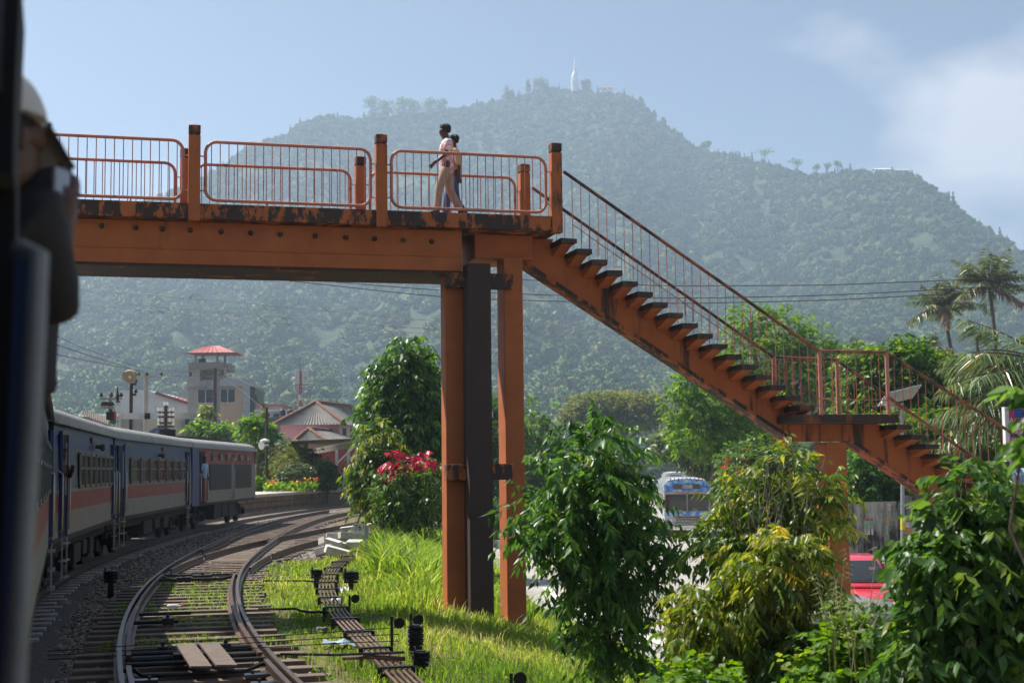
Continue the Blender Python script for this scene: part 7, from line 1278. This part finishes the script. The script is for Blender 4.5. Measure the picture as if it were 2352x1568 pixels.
def person(label, loc, face, pose, shirt, trou, H=1.7, cap=None, name='person', group=None, sleeve=.5, sub=2, half=False, hemz=.86, hair=True, shoes=None):
    """face: heading in radians (0 = +x). pose: overrides of joints in (forward, left, up) metres for a 1.7 m body"""
    k = H / 1.7; ca, sa = math.cos(face), math.sin(face); L0 = V(loc); t = thing(name, loc, label, 'person', group)
    J = dict(pelvis=(0, 0, .93), waist=(0, 0, 1.07), chest=(.01, 0, 1.25), upch=(0, 0, 1.38), neck=(.005, 0, 1.47), head0=(.035, 0, 1.545), head1=(.03, 0, 1.60), head2=(.015, 0, 1.66), nose=(.125, 0, 1.575), chin=(.085, 0, 1.51),
             shL=(0, .165, 1.40), elL=(-.02, .21, 1.12), wrL=(.08, .2, .90), shR=(0, -.165, 1.40), elR=(-.02, -.21, 1.12), wrR=(.08, -.2, .90), hipL=(0, .095, .90), knL=(.05, .10, .48), anL=(0, .10, .08), toL=(.17, .11, .035), hipR=(0, -.095, .90), knR=(.05, -.10, .48), anR=(0, -.10, .08), toR=(.17, -.11, .035))
    R = dict(pelvis=.12, waist=.105, chest=.12, upch=.105, neck=.053, head0=.080, head1=.096, head2=.086, nose=.02, chin=.04, shL=.055, elL=.04, wrL=.028, shR=.055, elR=.04, wrR=.028, hipL=.085, knL=.055, anL=.038, toL=.035, hipR=.085, knR=.055, anR=.038, toR=.035)
    J.update(pose); f = lambda p: L0 + V((p[0] * ca - p[1] * sa, p[0] * sa + p[1] * ca, p[2])) * k
    P = {n: V(p) for n, p in J.items()}; E = [('pelvis', 'waist'), ('waist', 'chest'), ('chest', 'upch'), ('upch', 'neck'), ('neck', 'head0'), ('head0', 'head1'), ('head1', 'head2'), ('head1', 'nose'), ('head0', 'chin')]
    for s in 'LR':
        E += [('upch', 'sh' + s), ('sh' + s, 'el' + s), ('el' + s, 'wr' + s)]
        if not half: E += [('pelvis', 'hip' + s), ('hip' + s, 'kn' + s), ('kn' + s, 'an' + s), ('an' + s, 'to' + s)]
        d = (P['wr' + s] - P['el' + s]).normalized(); side = V((1, 0, 0)) - d * d.x; side = side.normalized() if side.length > .1 else V((0, 1, 0)); nrm = d.cross(side); pm = 'pm' + s; P[pm] = P['wr' + s] + d * .07; R[pm] = .03; E.append(('wr' + s, pm))
        for i, (o, l) in enumerate(((-.032, .07), (-.011, .085), (.011, .08), (.031, .065))):
            a, c = '%s%da' % (pm, i), '%s%db' % (pm, i); P[a] = P[pm] + d * l * .5 + side * o; P[c] = P[pm] + d * l * .95 + side * o * 1.1 + nrm * .02; R[a] = .0105; R[c] = .0085; E += [(pm, a), (a, c)]
        a = pm + 'T'; P[a] = P['wr' + s] + d * .06 + side * .045 + nrm * .015; R[a] = .011; E.append(('wr' + s, a))
    if half:
        for n in [n for n in P if n[:3] in ('hip',) or n[:2] in ('kn', 'an', 'to')]: P.pop(n)
    W = {n: (f(p), R[n] * k) for n, p in P.items()}; skin_mesh('body', W, E, M_skin, t, sub)
    g = 1.0; S = {n: (W[n][0], r_ * k) for n, r_ in dict(pelvis=.145, waist=.138, chest=.145, upch=.118).items()}; hp = P['pelvis']; S['hem'] = (f(V((hp.x, hp.y, hemz))), .148 * k); SE = [('waist', 'pelvis'), ('pelvis', 'hem'), ('waist', 'chest'), ('chest', 'upch')]; S['col'] = (W['neck'][0].lerp(W['upch'][0], .45), .066 * k); SE.append(('upch', 'col')); S = {**{'waist': S['waist']}, **S}
    for s in 'LR':
        S['sh' + s] = (W['sh' + s][0], .082 * k); S['sl' + s] = (W['sh' + s][0].lerp(W['el' + s][0], min(1, sleeve * 2)), .072 * k); SE += [('upch', 'sh' + s), ('sh' + s, 'sl' + s)]
        if sleeve > .5: S['cu' + s] = (W['el' + s][0].lerp(W['wr' + s][0], (sleeve - .5) * 2), .048 * k); SE.append(('sl' + s, 'cu' + s))
    skin_mesh('shirt', S, SE, shirt, t, sub)
    if not half:
        Q = {'pelvis': (W['pelvis'][0] - V((0, 0, .01)), .128 * k), 'wst': (W['pelvis'][0].lerp(W['waist'][0], .6), .125 * k)}; QE = [('pelvis', 'wst')]
        for s in 'LR':
            Q['hip' + s] = (W['hip' + s][0], .105 * k); Q['th' + s] = (W['hip' + s][0].lerp(W['kn' + s][0], .5), .095 * k); Q['kn' + s] = (W['kn' + s][0], .08 * k); Q['an' + s] = (W['an' + s][0].lerp(W['kn' + s][0], .05), .075 * k); QE += [('pelvis', 'hip' + s), ('hip' + s, 'th' + s), ('th' + s, 'kn' + s), ('kn' + s, 'an' + s)]
        skin_mesh('trousers', Q, QE, trou, t, sub)
        for s in 'LR': m = MB(); a, c = W['an' + s][0], W['to' + s][0]; d = (c - a); m.tube([a - d * .25 - V((0, 0, .03)) * k, a + V((0, 0, -.02)) * k, a + d * .6, c + d * .35 - V((0, 0, .005))], [.04 * k, .05 * k, .043 * k, .025 * k], 10); m.build('shoe', shoes or M_blackp, t, smooth=60)
    hc = W['head2'][0]; fw = V((ca, sa, 0)); lf = V((-sa, ca, 0)); up = (W['head2'][0] - W['head0'][0]).normalized(); rng = random.Random(int(abs(L0.x * 97)) % 991)
    if hair:
        m = MB(); n, kk = 16, 9; rings_ = []
        for i in range(kk + 1):
            th = math.pi * .64 * i / kk
            rings_.append([hc - up * (.03 * k) - fw * (.018 * k) + (fw * math.cos(a) * math.sin(th) * .108 + lf * math.sin(a) * math.sin(th) * .093 + up * (math.cos(th) * .115 + (.05 if math.cos(a) > .35 and th > 1.25 else 0))) * k * (1 + rng.uniform(-.04, .07)) for a in [2 * math.pi * j / n for j in range(n)]])
        m.loft(rings_); m.build('hair', M_hair, t, smooth=80)
    for s in (-1, 1): m = MB(); m.ell(W['head1'][0] + lf * (.085 * k * s) - fw * (.015 * k) - up * (.01 * k), (.016 * k, .016 * k, .032 * k), 8, 5); m.build('ear', M_skin, t, smooth=60)
    return t, f, W, (fw, lf, up)
M_tie, nt, b, L = newmat('tie_dye_shirt'); n1 = noi(nt, coords(nt, (1, 1, 2.2), rot=(.5, .3, .2)), 3.4, 3.0, .6); r1 = ramp(nt, [(.28, (.8, .77, .74)), (.41, (.78, .5, .6)), (.46, (.66, .14, .3)), (.50, (.78, .7, .4)), (.55, (.8, .78, .76)), (.62, (.4, .7, .6)), (.72, (.8, .6, .7))]); L(n1, r1.inputs[0]); L(r1.outputs[0], b.inputs['Base Color']); b.inputs['Roughness'].default_value = .9
M_khaki = plain('khaki_cloth', (.40, .30, .22), .9, var=.12, scale=6, bump=.5); M_cream2 = plain('cream_shirt', (.55, .36, .21), .9, var=.08, scale=5, bump=.4); M_jean = plain('blue_jeans', (.06, .12, .24), .9, var=.25, scale=6, bump=.4); M_darkc = plain('dark_cloth', (.02, .02, .024), .9, var=.2); M_pale = plain('pale_cloth', (.6, .6, .6), .9, var=.1)
fdir = math.atan2(-BA.y, -BA.x)
s1_, _ = sat(1026, 420, .55); L1 = B(s1_, .55, DZ)
person('man in tie-dye shirt and khaki trousers walking left across the bridge', L1, fdir, dict(hipR=(-.02, -.095, .90), hipL=(.02, .095, .90), knL=(.17, .1, .50), anL=(.20, .1, .09), toL=(.36, .1, .05), knR=(-.10, -.1, .49), anR=(-.29, -.1, .14), toR=(-.17, -.1, .045), elL=(.06, .22, 1.13), wrL=(.25, .19, .97), elR=(-.12, -.22, 1.14), wrR=(-.14, -.2, .9), head1=(.05, 0, 1.60), head0=(.05, 0, 1.545), head2=(.035, 0, 1.66)), M_tie, M_khaki, 1.72, sleeve=.42, hemz=.79)
s2_, _ = sat(1043, 420, 1.25); L2 = B(s2_, 1.25, DZ)
person('second man in cream shirt and jeans walking left behind the first', L2, fdir, dict(knL=(.16, .1, .50), anL=(.2, .1, .09), toL=(.36, .1, .05), knR=(-.06, -.1, .49), anR=(-.28, -.1, .14), toR=(-.16, -.1, .04), elL=(-.05, .22, 1.13), wrL=(-.06, .2, .9)), M_cream2, M_jean, 1.70, sleeve=.6, hemz=.80)
# station and train staff
p = at(818, 1117, 93.5); person('person in dark top and white trousers standing under the canopy', (p.x, 93.5, PZ), 2.6, {}, M_darkc, M_pale, 1.68, sub=1)
p = at(787, 1117, 97); person('person in pale clothes sitting under the canopy', (p.x, 97, PZ - .38), -.6, dict(knL=(.42, .1, .86), anL=(.44, .1, .46), toL=(.6, .1, .41), knR=(.42, -.1, .86), anR=(.44, -.1, .46), toR=(.6, -.1, .41), wrL=(.3, .1, .95), wrR=(.3, -.1, .95)), M_pale, M_pale, 1.66, sub=1)
m = MB(); q = (p.x, 97, PZ); m.bx(p.x - .9, p.x + .9, 96.8, 97.2, PZ + .36, PZ + .42); bn = thing('platform_bench', q, 'bench under the sitting person on the platform', 'bench'); m.build('seat', M_poleb, bn)
for dx_ in (-.8, .8): m = MB(); m.bx(p.x + dx_ - .04, p.x + dx_ + .04, 96.82, 97.18, PZ, PZ + .36); m.build('leg', M_poleb, bn)
p = at(471, 1080, 53.0); person('driver in light blue shirt at the door of the power car', (p.x - .05, 53.0, 1.05), -.3, {}, plain('light_blue_cloth', (.3, .45, .65), .9), M_darkc, 1.66, sub=1, half=True)
p = at(150, 1075, 25.55); person('passenger leaning out of the second carriage door with arms on the rails', (p.x - .12, 25.55, .98), -.5, dict(elL=(.08, .22, 1.14), wrL=(.2, .14, 1.28), elR=(.08, -.2, 1.12), wrR=(.22, -.16, 1.18), head0=(.09, 0, 1.53), head1=(.09, 0, 1.59), head2=(.08, 0, 1.65), neck=(.05, 0, 1.46)), plain('orange_brown_cloth', (.1, .05, .035), .9), M_darkc, 1.62, sub=1, half=True)
# ---- close foreground: passenger in a white cap leaning out, carriage door edge and grab rail
YC = 3.2; hp_ = at(-24, 330, YC); kk = YC / F
hl = V((hp_.x, YC, hp_.z - 1.6)); t, f_, W, (fw, lf, up) = person('passenger in a white cap leaning out of the near door holding up a camera', hl, 1.05, dict(elL=(.1, .24, 1.22), wrL=(.13, .1, 1.40), elR=(.16, -.03, 1.2), wrR=(.17, -.05, 1.41), neck=(.0, 0, 1.47)), M_darkc, M_darkc, 1.72, sleeve=.85, half=True, hair=True, sub=2)
M_cap2 = plain('white_cap', (.55, .54, .5), .9, var=.06, scale=12, bump=.3); m = MB(); hc = W['head2'][0]; n = 20; rr_ = []
for i in range(9):
    th = math.pi * .5 * i / 8; rr_.append([hc - up * .015 - fw * .01 + fw * math.cos(2 * math.pi * j / n) * math.sin(th) * .128 + lf * math.sin(2 * math.pi * j / n) * math.sin(th) * .112 + up * math.cos(th) * .132 for j in range(n)])
m.loft(rr_); cp = m.build('cap', M_cap2, t, smooth=60); m = MB(); b0 = hc - up * .02 + fw * .08; pts = []
for i in range(5):
    for j in range(7): a = -1 + 2 * j / 6; e = i / 4; pts.append(b0 + fw * (e * .10 * (1 - .35 * a * a) + .02 * (1 - a * a)) + lf * a * .095 * (1 - .12 * e) - up * (.018 * a * a + e * .075))
q = len(pts); pts += [p_ - up * .006 for p_ in pts]; idf = [(i * 7 + j, i * 7 + j + 1, (i + 1) * 7 + j + 1, (i + 1) * 7 + j) for i in range(4) for j in range(6)]; m.add(pts, idf + [tuple(x + q for x in f__[::-1]) for f__ in idf]); m.build('brim', M_cap2, cp, smooth=60)
cb = (W['pmL'][0] + W['pmR'][0]) / 2 + up * .04; cm = thing('compact_camera', cb, 'silver camera held up by the passenger in the white cap', 'camera'); m = MB(); m.box(cb, (.05, .15, .085), X=(fw, lf, V((0, 0, 1)))); m.build('camera_body', plain('silver_camera', (.35, .37, .4), .3, .6, var=.1), cm, bevel=.01); m = MB(); m.tube([cb + fw * .02, cb + fw * .06, cb + fw * .075], [.032, .03, .026], 16); m.build('lens', M_blackp, cm, smooth=40)
YH = 4.1; hp_ = at(40, 330, YH); person('dark-haired passenger leaning out just behind the white cap', (hp_.x, YH, hp_.z - 1.6), .4, dict(elL=(-.15, .12, 1.2), wrL=(-.2, .05, 1.0), elR=(-.15, -.12, 1.2), wrR=(-.2, -.05, 1.0)), M_darkc, M_darkc, 1.66, half=True, sub=1)
M_bluedoor = plain('door_edge_blue', (.015, .025, .07), .4, var=.2); M_gal2 = plain('worn_grab_rail', (.2, .195, .17), .45, .3, var=.2, scale=5)
m = MB(); m.tube([at(92, 560, 2.35) + V((-.05, .05, .0)), at(90, 585, 2.35), at(70, 1000, 2.25), at(30, 1640, 2.1)], .0165, 12); m.build('grab_rail', M_gal2, ct, smooth=60)
def slabz(name, mat, uv, Y, dy):
    m = MB(); m.prism([at(u, v, Y) for u, v in uv], V((-.32 * dy, dy, 0))); return m.build(name, mat, ct)
slabz('door_edge', M_dark, [(-300, -60), (48, -60), (34, 210), (30, 400), (-300, 400)], 2.6, .35); slabz('door_edge_trim', plain('dark_grey_trim', (.07, .08, .09), .4), [(-60, -60), (10, -60), (2, 210), (-60, 210)], 2.58, .02)
slabz('jamb_panel', M_bluedoor, [(34, 560), (72, 560), (38, 1640), (-8, 1640)], 2.5, .2); slabz('inner_panel', M_dark, [(-300, 380), (36, 380), (36, 600), (0, 1640), (-300, 1640)], 2.75, .3)
